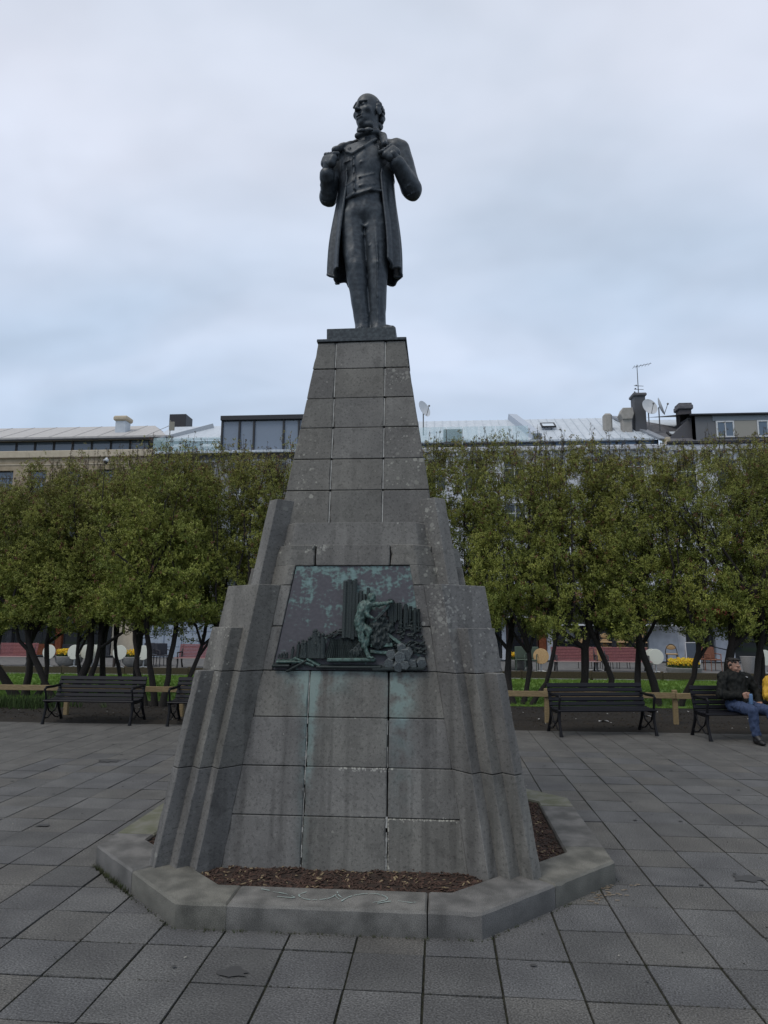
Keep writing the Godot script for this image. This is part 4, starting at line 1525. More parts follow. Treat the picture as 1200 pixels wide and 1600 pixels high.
	nets(hp, 0.0065, body)
	nets([["c", V.call(-0.39, 6.2, 0.12), V.call(-0.375, 6.31, 0.18), 0.062, 0.052, 0.0]], 0.0075, body)
	nets([["c", V.call(0.32, 6.3, 0.11), V.call(0.268, 6.375, 0.175), 0.066, 0.054, 0.0]], 0.0075, body)
	nets(fist_prims(V.call(-0.375, 6.315, 0.185), Vector3(0.28, 0.95, 0.10), Vector3(-0.81, 0.29, -0.475), 1.75, 1.0), 0.0065, body)
	nets(fist_prims(V.call(0.268, 6.375, 0.175), Vector3(-0.70, 0.70, 0.10), Vector3(-0.68, -0.72, 0.28), 1.75, -1.0), 0.0065, body)
	part(T, "figure", body.done(), bz)
	# coat skirt hanging behind the legs: a fluted sheet with thickness, open at the front
	var coat := MB.new()
	var rows := 40
	var colsn := 96
	var grid_o := []
	var grid_i := []
	for r in rows + 1:
		var t := float(r) / rows
		var ro := PackedVector3Array()
		var ri := PackedVector3Array()
		for c in colsn + 1:
			var u := float(c) / colsn
			var ang := lerpf(-2.42, 2.42, u)        # 0 = straight back
			var y := lerpf(6.52, 5.235, t)
			var wid := lerpf(0.275, 0.345, smoothstep(0.1, 1.0, t))
			if t < 0.25:
				wid = lerpf(0.255, 0.29, t / 0.25)
			var dep := lerpf(0.19, 0.27, smoothstep(0.2, 1.0, t))
			var fold := sin(u * 44.0 + 1.2 * sin(t * 2.0)) * 0.6 + 0.4 * sin(u * 83.0 + 2.0)
			var amp := 0.05 * smoothstep(0.12, 0.8, t)
			var sx := sin(ang)
			var x := sx * (wid + fold * amp) - 0.012
			var z := -cos(ang) * (dep + fold * amp) - 0.03
			if absf(ang) > 1.6:     # front edges fall straight and roll outwards
				var k := (absf(ang) - 1.6) / 0.82
				x = signf(ang) * (wid + fold * amp * lerpf(1.0, 0.4, k) - k * k * (0.09 if ang < 0 else 0.11)) - 0.012
				z = -0.03 + k * 0.16 + fold * amp * 0.4 * smoothstep(0.0, 0.35, k) * (1.0 - k * 0.5)
			y += 0.03 * sin(u * 44.0) * smoothstep(0.85, 1.0, t)
			if ang > 1.9:
				y += (ang - 1.9) * 0.16 * t
			var o := Vector3(x, y + oy, z)
			ro.push_back(o)
			var inw := Vector3(-x, 0, -z).normalized()
			if absf(ang) > 1.6:
				inw = Vector3(-signf(ang), 0, -0.4).normalized()
			ri.push_back(o + inw * 0.022)
		grid_o.push_back(ro)
		grid_i.push_back(ri)
	for pass_i in 2:
		var g: Array = grid_o if pass_i == 0 else grid_i
		var k0 := coat.v.size()
		for r in rows + 1:
			for c in colsn + 1:
				var p: Vector3 = g[r][c]
				var du: Vector3 = g[r][mini(c + 1, colsn)] - g[r][maxi(c - 1, 0)]
				var dv: Vector3 = g[mini(r + 1, rows)][c] - g[maxi(r - 1, 0)][c]
				var nn := du.cross(dv).normalized()
				var outw := Vector3(p.x, 0, p.z + 0.03)
				if (nn.dot(outw) < 0.0) == (pass_i == 0):
					nn = -nn
				coat.v.push_back(p)
				coat.n.push_back(nn)
		for r in rows:
			for c in colsn:
				var a := k0 + r * (colsn + 1) + c
				var b := a + 1
				var e := a + colsn + 1
				if pass_i == 0:
					coat.ix.append_array(PackedInt32Array([a, e, b, b, e, e + 1]))
				else:
					coat.ix.append_array(PackedInt32Array([a, b, e, b, e + 1, e]))
	# rolled hem and front edges
	for c in colsn:
		coat.quad(grid_o[rows][c], grid_o[rows][c + 1], grid_i[rows][c + 1], grid_i[rows][c], Vector3.DOWN)
		coat.quad(grid_o[0][c], grid_o[0][c + 1], grid_i[0][c + 1], grid_i[0][c], Vector3.UP)
	for r in rows:
		for c in [0, colsn]:
			coat.quad(grid_o[r][c], grid_o[r + 1][c], grid_i[r + 1][c], grid_i[r][c], Vector3(0, 0, 1))
	for e in [0, colsn]:
		var pts := PackedVector3Array()
		var rad := PackedFloat32Array()
		for r in rows + 1:
			pts.push_back((grid_o[r][e] + grid_i[r][e]) * 0.5)
			rad.push_back(0.014)
		coat.tube(pts, rad, 6)
	var hem := PackedVector3Array()
	var hr := PackedFloat32Array()
	for c in colsn + 1:
		hem.push_back((grid_o[rows][c] + grid_i[rows][c]) * 0.5)
		hr.push_back(0.017)
	coat.tube(hem, hr, 6)
	part(T, "coat_skirt", coat.done(), bz)
# ------------------------------------------------------------------ fence, benches
func build_fences() -> void:
	var rng := RandomNumberGenerator.new()
	rng.seed = 41
	var wood := grain(lin(0.17, 0.125, 0.062), lin(0.28, 0.21, 0.11), 0.5, 0.8, 0.25, 101, 0.0, 0.02)
	wood.uv1_scale = Vector3(0.6, 6.0, 3.0)
	var old := grain(lin(0.045, 0.036, 0.022), lin(0.08, 0.06, 0.036), 0.5, 0.85, 0.25, 102, 0.0, 0.02)
	var F := thing("wooden_fence", "low tan wooden post and rail fence running behind the black benches", "fence", Vector3(0, 0, -13.42))
	for i in range(-4, 5):
		var x := -0.36 + 2.305 * i
		var m := MB.new()
		m.cbox(Vector3(x, 0.31, 0), Vector3(0.085, 0.66, 0.085), 0.008, Basis(Vector3.UP, rng.randfn(0, 0.05)), 0.003, rng)
		part(F, "post", m.done(), wood)
	for i in range(-3, 3):
		var m := MB.new()
		var x0 := -0.36 + 4.61 * i
		m.cbox(Vector3(x0 + 2.305, 0.545, 0.062), Vector3(4.597, 0.105, 0.032), 0.005, Basis(Vector3(0, 0, 1), rng.randfn(0, 0.002)), 0.002, rng)
		part(F, "rail", m.done(), wood)
	var G := thing("low_rail_fence", "low dark weathered plank rail along the far edge of the lawn", "fence", Vector3(0, 0, -23.2))
	for i in range(-11, 9):
		var m := MB.new()
		m.cbox(Vector3(2.2 * i + 0.4, 0.16, 0), Vector3(0.09, 0.36, 0.09), 0.008, Basis.IDENTITY, 0.004, rng)
		part(G, "post", m.done(), old)
		var r := MB.new()
		r.cbox(Vector3(2.2 * i + 1.5, 0.20, 0.065), Vector3(2.19, 0.22, 0.034), 0.006, Basis(Vector3(0, 0, 1), rng.randfn(0, 0.003)), 0.003, rng)
		part(G, "rail", r.done(), old)

var bench_black: StandardMaterial3D
func make_bench(label: String, at: Vector3, turn: float) -> Node3D:
	var T := thing("park_bench", label, "bench", at, turn, "black slatted benches around the square")
	var iron := plain(lin(0.006, 0.006, 0.008), 0.5)
	bench_black = plain(lin(0.006, 0.0065, 0.010), 0.5)
	bench_black.metallic_specular = 0.35
	iron.metallic_specular = 0.35
	var L := 0.86
	for s in [-1.0, 1.0]:
		var x: float = s * (L - 0.05)
		var m := MB.new()
		var ax := Vector3(1, 0, 0)
		m.tube(PackedVector3Array([Vector3(x, 0, 0.30), Vector3(x, 0.10, 0.275), Vector3(x, 0.25, 0.225), Vector3(x, 0.40, 0.23)]), PackedFloat32Array([0.035, 0.024, 0.026, 0.032]), 8, 0.9, ax)
		m.tube(PackedVector3Array([Vector3(x, 0, -0.34), Vector3(x, 0.10, -0.30), Vector3(x, 0.25, -0.21), Vector3(x, 0.41, -0.17), Vector3(x, 0.59, -0.22), Vector3(x, 0.785, -0.305)]), PackedFloat32Array([0.036, 0.025, 0.027, 0.032, 0.03, 0.022]), 8, 0.9, ax)
		m.tube(PackedVector3Array([Vector3(x, 0.385, 0.25), Vector3(x, 0.375, 0.05), Vector3(x, 0.395, -0.18)]), PackedFloat32Array([0.028, 0.024, 0.03]), 8, 0.9, ax)
		part(T, "iron_end", m.done(), iron)
		var sc := MB.new()
		sc.tube(PackedVector3Array([Vector3(x, 0.36, 0.2), Vector3(x, 0.22, 0.12), Vector3(x, 0.17, 0.02), Vector3(x, 0.22, -0.1), Vector3(x, 0.36, -0.15)]), PackedFloat32Array([0.014, 0.013, 0.015, 0.013, 0.014]), 6, 1.0, ax)
		sc.tube(PackedVector3Array([Vector3(x, 0.17, 0.02), Vector3(x, 0.09, -0.1), Vector3(x, 0.07, -0.22), Vector3(x, 0.12, -0.29)]), PackedFloat32Array([0.013, 0.012, 0.012, 0.012]), 6, 1.0, ax)
		sc.tube(PackedVector3Array([Vector3(x, 0.17, 0.02), Vector3(x, 0.10, 0.12), Vector3(x, 0.1, 0.22), Vector3(x, 0.15, 0.25)]), PackedFloat32Array([0.013, 0.012, 0.012, 0.012]), 6, 1.0, ax)
		part(T, "iron_scroll", sc.done(), iron)
		var ar := MB.new()
		ar.tube(PackedVector3Array([Vector3(x, 0.40, 0.235), Vector3(x, 0.53, 0.255), Vector3(x, 0.61, 0.30), Vector3(x, 0.645, 0.25), Vector3(x, 0.64, 0.0), Vector3(x, 0.655, -0.22)]), PackedFloat32Array([0.022, 0.018, 0.022, 0.026, 0.024, 0.02]), 8, 0.9, ax)
		part(T, "armrest", ar.done(), iron)
	var back := Vector3(0, 0.42, -0.155).direction_to(Vector3(0, 0.785, -0.295))
	var nrm := Vector3(1, 0, 0).cross(back).normalized()
	var bb := Basis(Vector3(1, 0, 0), back, nrm)
	for i in 5:
		var m := MB.new()
		var y := 0.06 + i * 0.080
		m.cbox(Vector3(0, 0.42, -0.135) + back * y, Vector3(L * 2 - 0.03, 0.068 if i < 4 else 0.076, 0.03), 0.009, bb)
		part(T, "back_slat", m.done(), bench_black)
	for i in 5:
		var m := MB.new()
		var z := 0.255 - i * 0.092
		m.cbox(Vector3(0, 0.425 - 0.016 * sin(i * 0.8) - (0.012 if i == 0 else 0.0), z), Vector3(L * 2 - 0.03, 0.03, 0.078), 0.009, Basis(Vector3(1, 0, 0), 0.25 if i == 0 else -0.03))
		part(T, "seat_slat", m.done(), bench_black)
	return T

func build_benches() -> void:
	var b := make_bench("black slatted bench with iron ends in front of the trees, leftmost in view", Vector3(-6.33, 0, -12.68), 0.0)
	copy_of(b, "black slatted bench half hidden behind the left side of the pedestal", Vector3(-4.02, 0, -12.68), 0.03)
	copy_of(b, "empty black slatted bench just right of the pedestal", Vector3(2.70, 0, -12.38), 0.17)
	copy_of(b, "black slatted bench at the right edge, where the man in the dark jacket sits", Vector3(5.02, 0, -12.15), 0.10)

# ------------------------------------------------------------------ people
func build_people() -> void:
	var I := Basis.IDENTITY
	var skin := plain(lin(0.30, 0.17, 0.12), 0.6)
	skin.subsurf_scatter_enabled = true
	skin.subsurf_scatter_strength = 0.1
	var jk := grain(lin(0.008, 0.009, 0.008), lin(0.013, 0.014, 0.013), 0.5, 0.7, 0.12, 111)
	jk.metallic_specular = 0.3
	var den := grain(lin(0.022, 0.038, 0.085), lin(0.04, 0.062, 0.125), 0.4, 0.9, 0.3, 112)
	var hairm := grain(lin(0.008, 0.006, 0.005), lin(0.02, 0.015, 0.011), 0.1, 0.8, 0.4, 113)
	var boot := plain(lin(0.012, 0.011, 0.011), 0.4)
	var M := thing("person", "bearded man in a dark jacket and blue jeans slouching on the right bench", "person", Vector3(4.83, 0, -12.02), 0.16)
	# joints: seat at z 0, bench back behind, feet forward
	var hipL := Vector3(0.10, 0.535, -0.03)
	var hipR := Vector3(-0.10, 0.535, -0.03)
	var chest := Vector3(0.0, 0.86, -0.13)
	var hc := Vector3(-0.005, 1.135, -0.10)
	var hb := Basis(Vector3.UP, 0.55) * Basis(Vector3.RIGHT, 0.12)
	var kR := Vector3(-0.06, 0.50, 0.42)
	var kL := Vector3(0.19, 0.50, 0.42)
	var aR := Vector3(-0.04, 0.09, 0.44)
	var aL := Vector3(0.36, 0.09, 0.60)
	var shR := Vector3(-0.20, 0.97, -0.11)
	var shL := Vector3(0.20, 0.97, -0.11)
	var elR := Vector3(-0.30, 0.70, -0.02)
	var hdR := Vector3(-0.035, 0.70, 0.20)
	var elL := Vector3(0.34, 0.72, -0.04)
	var hdL := Vector3(0.20, 0.585, 0.20)
	var body := MB.new()
	nets([
		["e", Vector3(0, 0.62, -0.06), Vector3(0.14, 0.15, 0.11), I, 0.04],
		["e", chest, Vector3(0.155, 0.2, 0.115), I, 0.05],
		["c", shR, shL, 0.06, 0.06, 0.05],
		["c", shR, elR, 0.042, 0.036, 0.02], ["c", elR, hdR - Vector3(0.03, 0.0, 0.05), 0.034, 0.026, 0.02],
		["c", shL, elL, 0.042, 0.036, 0.02], ["c", elL, hdL - Vector3(-0.03, 0.0, 0.05), 0.034, 0.026, 0.02],
		["c", hipR, kR, 0.07, 0.05, 0.03], ["c", kR, aR, 0.05, 0.035, 0.02],
		["c", hipL, kL, 0.07, 0.05, 0.03], ["c", kL, aL, 0.05, 0.035, 0.02],
		["c", aR, aR + Vector3(0, -0.045, 0.1), 0.035, 0.03, 0.02], ["c", aL, aL + Vector3(0.03, -0.045, 0.1), 0.035, 0.03, 0.02],
		["c", Vector3(0, 1.0, -0.13), hc + Vector3(0, -0.04, -0.02), 0.055, 0.052, 0.03]], 0.014, body)
	nets(face_prims(hc, 1.0, hb) + [["c", hc - Vector3(0, 0.04, 0.02), hc - Vector3(0, 0.16, 0.03), 0.05, 0.052, 0.02]], 0.0055, body)
	nets(fist_prims(hdR, Vector3(0.8, 0.2, 0.35), Vector3(0.0, -1.0, 0.1), 1.0, -1.0), 0.004, body)
	nets(fist_prims(hdL, Vector3(-0.6, -0.1, 0.7), Vector3(0.6, 0.2, 0.6), 1.0, -1.0), 0.004, body)
	part(M, "body", body.done(), skin)
	var j := MB.new()
	nets([
		["e", Vector3(0, 0.66, -0.07), Vector3(0.205, 0.17, 0.155), I, 0.05],
		["e", chest, Vector3(0.215, 0.23, 0.16), I, 0.05],
		["c", shR + Vector3(0.03, 0, 0), shL - Vector3(0.03, 0, 0), 0.085, 0.085, 0.05],
		["c", shR, elR, 0.078, 0.068, 0.03], ["c", elR, hdR - Vector3(0.055, 0.0, 0.06), 0.066, 0.05, 0.03],
		["c", shL, elL, 0.078, 0.068, 0.03], ["c", elL, hdL - Vector3(-0.045, -0.01, 0.07), 0.066, 0.05, 0.03],
		["c", Vector3(0, 0.60, -0.06), Vector3(0, 0.55, -0.04), 0.17, 0.165, 0.04],
		["c", Vector3(-0.05, 1.03, -0.08), Vector3(0.05, 1.03, -0.08), 0.06, 0.06, 0.02],
		["c", Vector3(-0.05, 1.035, -0.13), Vector3(0.05, 1.035, -0.13), 0.062, 0.062, 0.02]], 0.013, j, 0.022, 9.0, 4)
	part(M, "jacket", j.done(), jk)
	var lg := MB.new()
	lg.box(Vector3(0.12, 0.985, 0.045), Vector3(0.036, 0.009, 0.006), Basis(Vector3(0, 0, 1), -0.35))
	part(M, "white_chest_mark", lg.done(), plain(lin(0.6, 0.6, 0.6), 0.7))
	var tr := MB.new()
	nets([
		["c", hipR, hipL, 0.115, 0.115, 0.04],
		["c", hipR, kR, 0.098, 0.078, 0.03], ["c", kR, aR + Vector3(0, 0.06, 0), 0.076, 0.064, 0.02],
		["c", hipL, kL, 0.098, 0.078, 0.03], ["c", kL, aL + Vector3(-0.02, 0.06, -0.015), 0.076, 0.064, 0.02]], 0.013, tr, 0.02, 10.0, 6)
	part(M, "jeans", tr.done(), den)
	for s in [[aR, Vector3(0.01, 0, 1)], [aL, Vector3(0.35, 0, 1)]]:
		var f := MB.new()
		var d: Vector3 = s[1].normalized()
		var a: Vector3 = s[0]
		nets([["c", a + Vector3(0, 0.05, 0), a + Vector3(0, -0.03, 0), 0.05, 0.05, 0.02],
			["c", a + Vector3(0, -0.045, 0) - d * 0.03, a + Vector3(0, -0.05, 0) + d * 0.13, 0.042, 0.038, 0.02],
			["c", a + Vector3(0, -0.05, 0) + d * 0.13, a + Vector3(0, -0.055, 0) + d * 0.17, 0.04, 0.03, 0.02]], 0.009, f)
		nets([["c", a + Vector3(0, 0.03, 0.01), a + Vector3(0, -0.02, 0) + d * 0.085, 0.052, 0.044, 0.0]], 0.009, f)
		part(M, "shoe", f.done(), boot)
	var hr := MB.new()
	var hp := []
	var rng := RandomNumberGenerator.new()
	rng.seed = 9
	for i in 70:
		var a := rng.randf_range(0.75, TAU - 0.75)
		var yy := rng.randf_range(-0.03, 0.11)
		if (a < 1.35 or a > TAU - 1.35) and yy < 0.075:
			continue
		var rad := sqrt(maxf(0.0, 1.0 - pow((yy - 0.045) / 0.095, 2)))
		hp.push_back(["e", hc + hb * Vector3(sin(a) * 0.078 * rad, yy + 0.012, cos(a) * 0.096 * rad - 0.016), Vector3(0.02, 0.018, 0.02), hb, 0.008])
	for i in 40:
		hp.push_back(["e", hc + hb * Vector3(rng.randf_range(-0.06, 0.06), 0.118 + rng.randf() * 0.012, rng.randf_range(-0.06, 0.065)), Vector3(0.022, 0.016, 0.022), hb, 0.01])
	nets(hp, 0.007, hr)
	part(M, "hair", hr.done(), hairm)
	var bd := MB.new()
	var bp := []
	for i in 46:
		var a := rng.randf_range(-1.35, 1.35)
		bp.push_back(["e", hc + hb * Vector3(sin(a) * 0.060, -0.086 - 0.022 * rng.randf() * (1.0 - absf(a) * 0.5) + absf(a) * 0.018, cos(a) * 0.052 + 0.030), Vector3(0.012, 0.013, 0.012), hb, 0.006])
	nets(bp, 0.006, bd)
	part(M, "beard", bd.done(), hairm)
	var can := MB.new()
	can.lathe(Vector3.ZERO, PackedVector2Array([Vector2(0.0, 0.0), Vector2(0.026, 0.0), Vector2(0.033, 0.008), Vector2(0.033, 0.145), Vector2(0.027, 0.16), Vector2(0.027, 0.164), Vector2(0.0, 0.162)]), 18)
	var cn := part(self, "drink_can", can.done(), plain(lin(0.14, 0.24, 0.40), 0.35, 0.5))
	cn.position = M.transform * Vector3(0.035, 0.575, 0.245)
	tag(cn, "slim light blue drink can in the man's hands", "can")
	# second sitter, mostly outside the frame
	var W := thing("person", "person in a yellow jacket with big dark curly hair, cut by the right edge", "person", Vector3(5.52, 0, -11.98), 0.2)
	var yj := grain(lin(0.42, 0.24, 0.012), lin(0.55, 0.33, 0.03), 0.3, 0.7, 0.15, 114)
	var b2 := MB.new()
	var h2 := Vector3(-0.02, 1.10, -0.05)
	nets([["e", Vector3(0, 0.62, -0.06), Vector3(0.13, 0.15, 0.1), I, 0.04], ["e", Vector3(0, 0.83, -0.1), Vector3(0.14, 0.18, 0.1), I, 0.05],
		["c", Vector3(0, 0.95, -0.1), h2, 0.05, 0.05, 0.03],
		["c", Vector3(0.09, 0.53, 0), Vector3(0.12, 0.5, 0.42), 0.065, 0.05, 0.02], ["c", Vector3(-0.09, 0.53, 0), Vector3(-0.05, 0.5, 0.42), 0.065, 0.05, 0.02],
		["c", Vector3(0.12, 0.5, 0.42), Vector3(0.14, 0.05, 0.44), 0.05, 0.035, 0.02], ["c", Vector3(-0.05, 0.5, 0.42), Vector3(-0.05, 0.05, 0.44), 0.05, 0.035, 0.02]], 0.014, b2)
	nets(face_prims(h2, 0.95, Basis(Vector3.UP, 0.3)), 0.006, b2)
	nets(fist_prims(Vector3(-0.06, 0.62, 0.25), Vector3(0.8, 0, 0.5), Vector3(0, -1, 0.2), 0.9, -1.0), 0.005, b2)
	nets(fist_prims(Vector3(0.1, 0.62, 0.25), Vector3(-0.8, 0, 0.5), Vector3(0, -1, 0.2), 0.9, 1.0), 0.005, b2)
	part(W, "body", b2.done(), skin)
	var j2 := MB.new()
	nets([["e", Vector3(0, 0.66, -0.07), Vector3(0.2, 0.17, 0.15), I, 0.05], ["e", Vector3(0, 0.83, -0.1), Vector3(0.2, 0.2, 0.15), I, 0.05],
		["c", Vector3(-0.17, 0.93, -0.09), Vector3(0.17, 0.93, -0.09), 0.085, 0.085, 0.05],
		["c", Vector3(-0.19, 0.92, -0.09), Vector3(-0.29, 0.70, 0.0), 0.085, 0.075, 0.03], ["c", Vector3(-0.29, 0.70, 0.0), Vector3(-0.11, 0.63, 0.21), 0.072, 0.055, 0.03],
		["c", Vector3(0.19, 0.92, -0.09), Vector3(0.27, 0.70, 0.0), 0.085, 0.075, 0.03], ["c", Vector3(0.27, 0.70, 0.0), Vector3(0.15, 0.63, 0.21), 0.072, 0.055, 0.03]], 0.014, j2, 0.03, 9.0, 8)
	part(W, "jacket", j2.done(), yj)
	var sc2 := MB.new()
	nets([["c", Vector3(-0.08, 0.985, -0.06), Vector3(0.08, 0.985, -0.06), 0.065, 0.065, 0.02], ["c", Vector3(-0.07, 0.98, -0.02), Vector3(0.06, 0.97, 0.0), 0.055, 0.055, 0.02]], 0.012, sc2)
	part(W, "blue_scarf", sc2.done(), plain(lin(0.02, 0.035, 0.12), 0.9))
	var tr2 := MB.new()
	nets([["c", Vector3(0.09, 0.53, 0), Vector3(0.12, 0.5, 0.42), 0.095, 0.075, 0.03], ["c", Vector3(-0.09, 0.53, 0), Vector3(-0.05, 0.5, 0.42), 0.095, 0.075, 0.03],
		["c", Vector3(0.12, 0.5, 0.42), Vector3(0.14, 0.1, 0.44), 0.07, 0.055, 0.02], ["c", Vector3(-0.05, 0.5, 0.42), Vector3(-0.05, 0.1, 0.44), 0.07, 0.055, 0.02]], 0.014, tr2)
	part(W, "trousers", tr2.done(), jk)
	var hr2 := MB.new()
	var hp2 := []
	for i in 150:
		var u := Vector3(rng.randfn(), rng.randfn(), rng.randfn()).normalized()
		if u.z > 0.45 and u.y < 0.45:
			continue
		var q := h2 + Vector3(u.x * 0.135, u.y * 0.135 + 0.02, u.z * 0.12 - 0.03)
		hp2.push_back(["e", q, Vector3.ONE * rng.randf_range(0.022, 0.038), I, 0.004])
	nets(hp2, 0.009, hr2)
	part(W, "hair", hr2.done(), hairm)

# ------------------------------------------------------------------ trees
var leaf_mat: StandardMaterial3D
var bark: StandardMaterial3D
var leaf_meshes := []
func leaf_cluster(sd: int) -> ArrayMesh:
	var rng := RandomNumberGenerator.new()
	rng.seed = sd
	var b := MB.new()
	for i in 8:
		var dir := Vector3(rng.randfn(), absf(rng.randfn()) * 0.8 + 0.25, rng.randfn()).normalized()
		var side := dir.cross(Vector3(rng.randfn(), rng.randfn(), rng.randfn())).normalized()
		var up := side.cross(dir).normalized()
		var l := rng.randf_range(0.034, 0.062)
		var w := l * rng.randf_range(0.22, 0.30)
		var o := dir * 0.006 + Vector3(0, 0.010 * i - 0.03, 0)
		var tip := o + dir * l - up * l * 0.14
		var mid := o + dir * l * 0.5
		b.tri(o, mid + side * w + up * w * 0.5, tip, up)
		b.tri(o, tip, mid - side * w + up * w * 0.5, up)
	return b.done()

func make_tree(label: String, x: float, z: float, top: float, width: float, stems: Array, sd: int, bottom := 1.5, dens := 1.0) -> void:
	var rng := RandomNumberGenerator.new()
	rng.seed = sd
	var T := thing("tree", label, "tree", Vector3(x, 0, z), 0.0, "multi-stemmed trees behind the benches")
	var wood := MB.new()
	var nodes := PackedVector3Array()
	var nrad := PackedFloat32Array()
	var warm := rng.randf_range(-0.12, 0.22)
	var nz := FastNoiseLite.new()
	nz.seed = sd
	nz.frequency = 0.75
	for s in stems:
		# s: base x, base z, lean x, lean z, radius
		var p := Vector3(s[0], -0.05, s[1])
		var pts := PackedVector3Array([p])
		var rad := PackedFloat32Array([s[4] * 1.35])
		var dir := Vector3(s[2], 1.0, s[3]).normalized()
		var bend := Vector3(rng.randfn(0, 0.25), 0, rng.randfn(0, 0.25))
		var n := 9
		var hgt := rng.randf_range(2.5, 3.2)
		for i in range(1, n + 1):
			var t := float(i) / n
			dir = (dir + Vector3(rng.randfn(0, 0.15), 0.12, rng.randfn(0, 0.13)) + bend * sin(t * 5.0) * 0.25 - Vector3(s[2], 0, s[3]) * 0.10).normalized()
			p += dir * hgt / n
			p.y = minf(p.y, top - 0.9)
			pts.push_back(p)
			rad.push_back(s[4] * lerpf(1.0, 0.55, t) * rng.randf_range(0.92, 1.1))
			if t > 0.4:
				nodes.push_back(p); nrad.push_back(rad[i])
		wood.tube(pts, rad, 7)
		# limbs
		var nl := rng.randi_range(4, 6)
		for l in nl:
			var k := rng.randi_range(n / 2, n)
			var q := pts[k]
			var ld := Vector3(rng.randfn(0, 0.55) + s[2] * 0.5, rng.randf_range(0.7, 1.3), rng.randfn(0, 0.45)).normalized()
			var lp := PackedVector3Array([q])
			var lr := PackedFloat32Array([rad[k] * 0.72])
			var m := 8
			var reach := (top - 0.5 - q.y) * rng.randf_range(0.55, 1.0) / maxf(ld.y, 0.55)
			for i in range(1, m + 1):
				ld = (ld + Vector3(rng.randfn(0, 0.16), 0.10, rng.randfn(0, 0.16))).normalized()
				q += ld * reach / m
				q.x = clampf(q.x, -width * 0.55, width * 0.55)
				q.y = minf(q.y, top - 0.75 + 0.03 * i)
				q.z = clampf(q.z, -0.75, 0.75)
				lp.push_back(q)
				lr.push_back(maxf(rad[k] * 0.72 * (1.0 - 0.8 * i / m), 0.006))
				nodes.push_back(q); nrad.push_back(lr[i])
			wood.tube(lp, lr, 5)
	# twigs fill the crown; each grows from the nearest wood below it
	var targets := []
	var want := int(640 * dens)
	var tries := 0
	while targets.size() < want and tries < want * 12:
		tries += 1
		var q := Vector3(rng.randf_range(-0.56, 0.56) * width, rng.randf_range(bottom, top), rng.randfn(0, 0.72))
		var edge := absf(q.x) / (width * 0.5)
		var tt := (q.y - bottom) / (top - bottom)
		# crown outline: narrower and ragged below, domed and ragged above
		var lim := 1.03 - 0.25 * pow(tt, 4.0) - 0.12 * pow(1.0 - tt, 4.0) + nz.get_noise_2d(q.y * 1.5, sd) * 0.35
		if edge > lim:
			continue
		var roof := top - 0.12 - 0.42 * edge * edge + nz.get_noise_2d(q.x * 2.2 + 31.0, 5.0) * 0.42
		if q.y > roof:
			continue
		var floor_y := bottom + 0.45 + nz.get_noise_2d(q.x * 2.0, 77.0) * 0.6 - rng.randf() * rng.randf() * 0.5
		if q.y < floor_y:
			continue
		if absf(q.z) > 1.25 or nz.get_noise_3dv(q * 1.7) < -0.10 - rng.randf() * 0.22:
			continue
		targets.push_back(q)
	targets.sort_custom(func(a, b): return a.y < b.y)
	var xs := []
	for q in targets:
		var best := 0
		var bd := 1e9
		for i in nodes.size():
			var dv: Vector3 = q - nodes[i]
			var dd := dv.length_squared() + (4.0 if dv.y < 0.04 else 0.0)
			if dd < bd:
				bd = dd; best = i
		var a := nodes[best]
		var d: Vector3 = q - a
		var ln := d.length()
		var midp := a + d * 0.5 + Vector3(rng.randfn(0, 0.05), -0.05 * ln, rng.randfn(0, 0.05))
		var tipd := (d.normalized() + Vector3(rng.randfn(0, 0.2), 0.7, rng.randfn(0, 0.2))).normalized()
		var tip: Vector3 = q + tipd * rng.randf_range(0.08, 0.3)
		var r0 := minf(nrad[best] * 0.7, 0.013)
		wood.tube(PackedVector3Array([a, midp, q, tip]), PackedFloat32Array([r0, r0 * 0.75, 0.0045, 0.002]), 4)
		nodes.push_back(q); nrad.push_back(0.007)
		if ln > 0.3:
			nodes.push_back(midp); nrad.push_back(0.009)
		var high := clampf((q.y - bottom) / (top - bottom), 0.0, 1.0)
		var shade := rng.randf()
		var patch := nz.get_noise_3dv(q * 2.2) * 0.5 + 0.5
		var nleaf := int(rng.randf_range(20, 33) * lerpf(1.15, 0.85, high))
		for i in nleaf:
			var t := rng.randf_range(0.2, 1.0)
			var p: Vector3
			if t < 0.6:
				p = midp.lerp(q, (t - 0.2) / 0.4)
			else:
				p = q.lerp(tip, (t - 0.6) / 0.4)
			p += Vector3(rng.randfn(0, 0.085), rng.randfn(0, 0.065), rng.randfn(0, 0.085))
			var c := Color(0.115, 0.170, 0.024).lerp(Color(0.39, 0.40, 0.075), clampf(shade * 0.45 + patch * 0.5 - 0.15 + rng.randf() * 0.25, 0.0, 1.0))
			c = c.lerp(Color(0.215, 0.165, 0.065), clampf(high * high * 0.75 * rng.randf() + (0.25 if high > 0.85 and t > 0.6 else 0.0), 0.0, 0.85))
			c = c.lerp(Color(0.24, 0.22, 0.06), maxf(warm, 0.0)) if warm > 0.0 else c * (1.0 + warm)
			if rng.randf() < 0.05 * (0.3 + high):
				c = Color(0.18, 0.08, 0.045)
			var sc := rng.randf_range(0.6, 1.2) * lerpf(1.05, 0.72, high)
			xs.push_back([Transform3D(Basis.from_euler(Vector3(rng.randfn(0, 0.6), rng.randf() * TAU, rng.randfn(0, 0.6))).scaled(Vector3(sc, sc, sc)), p), c])
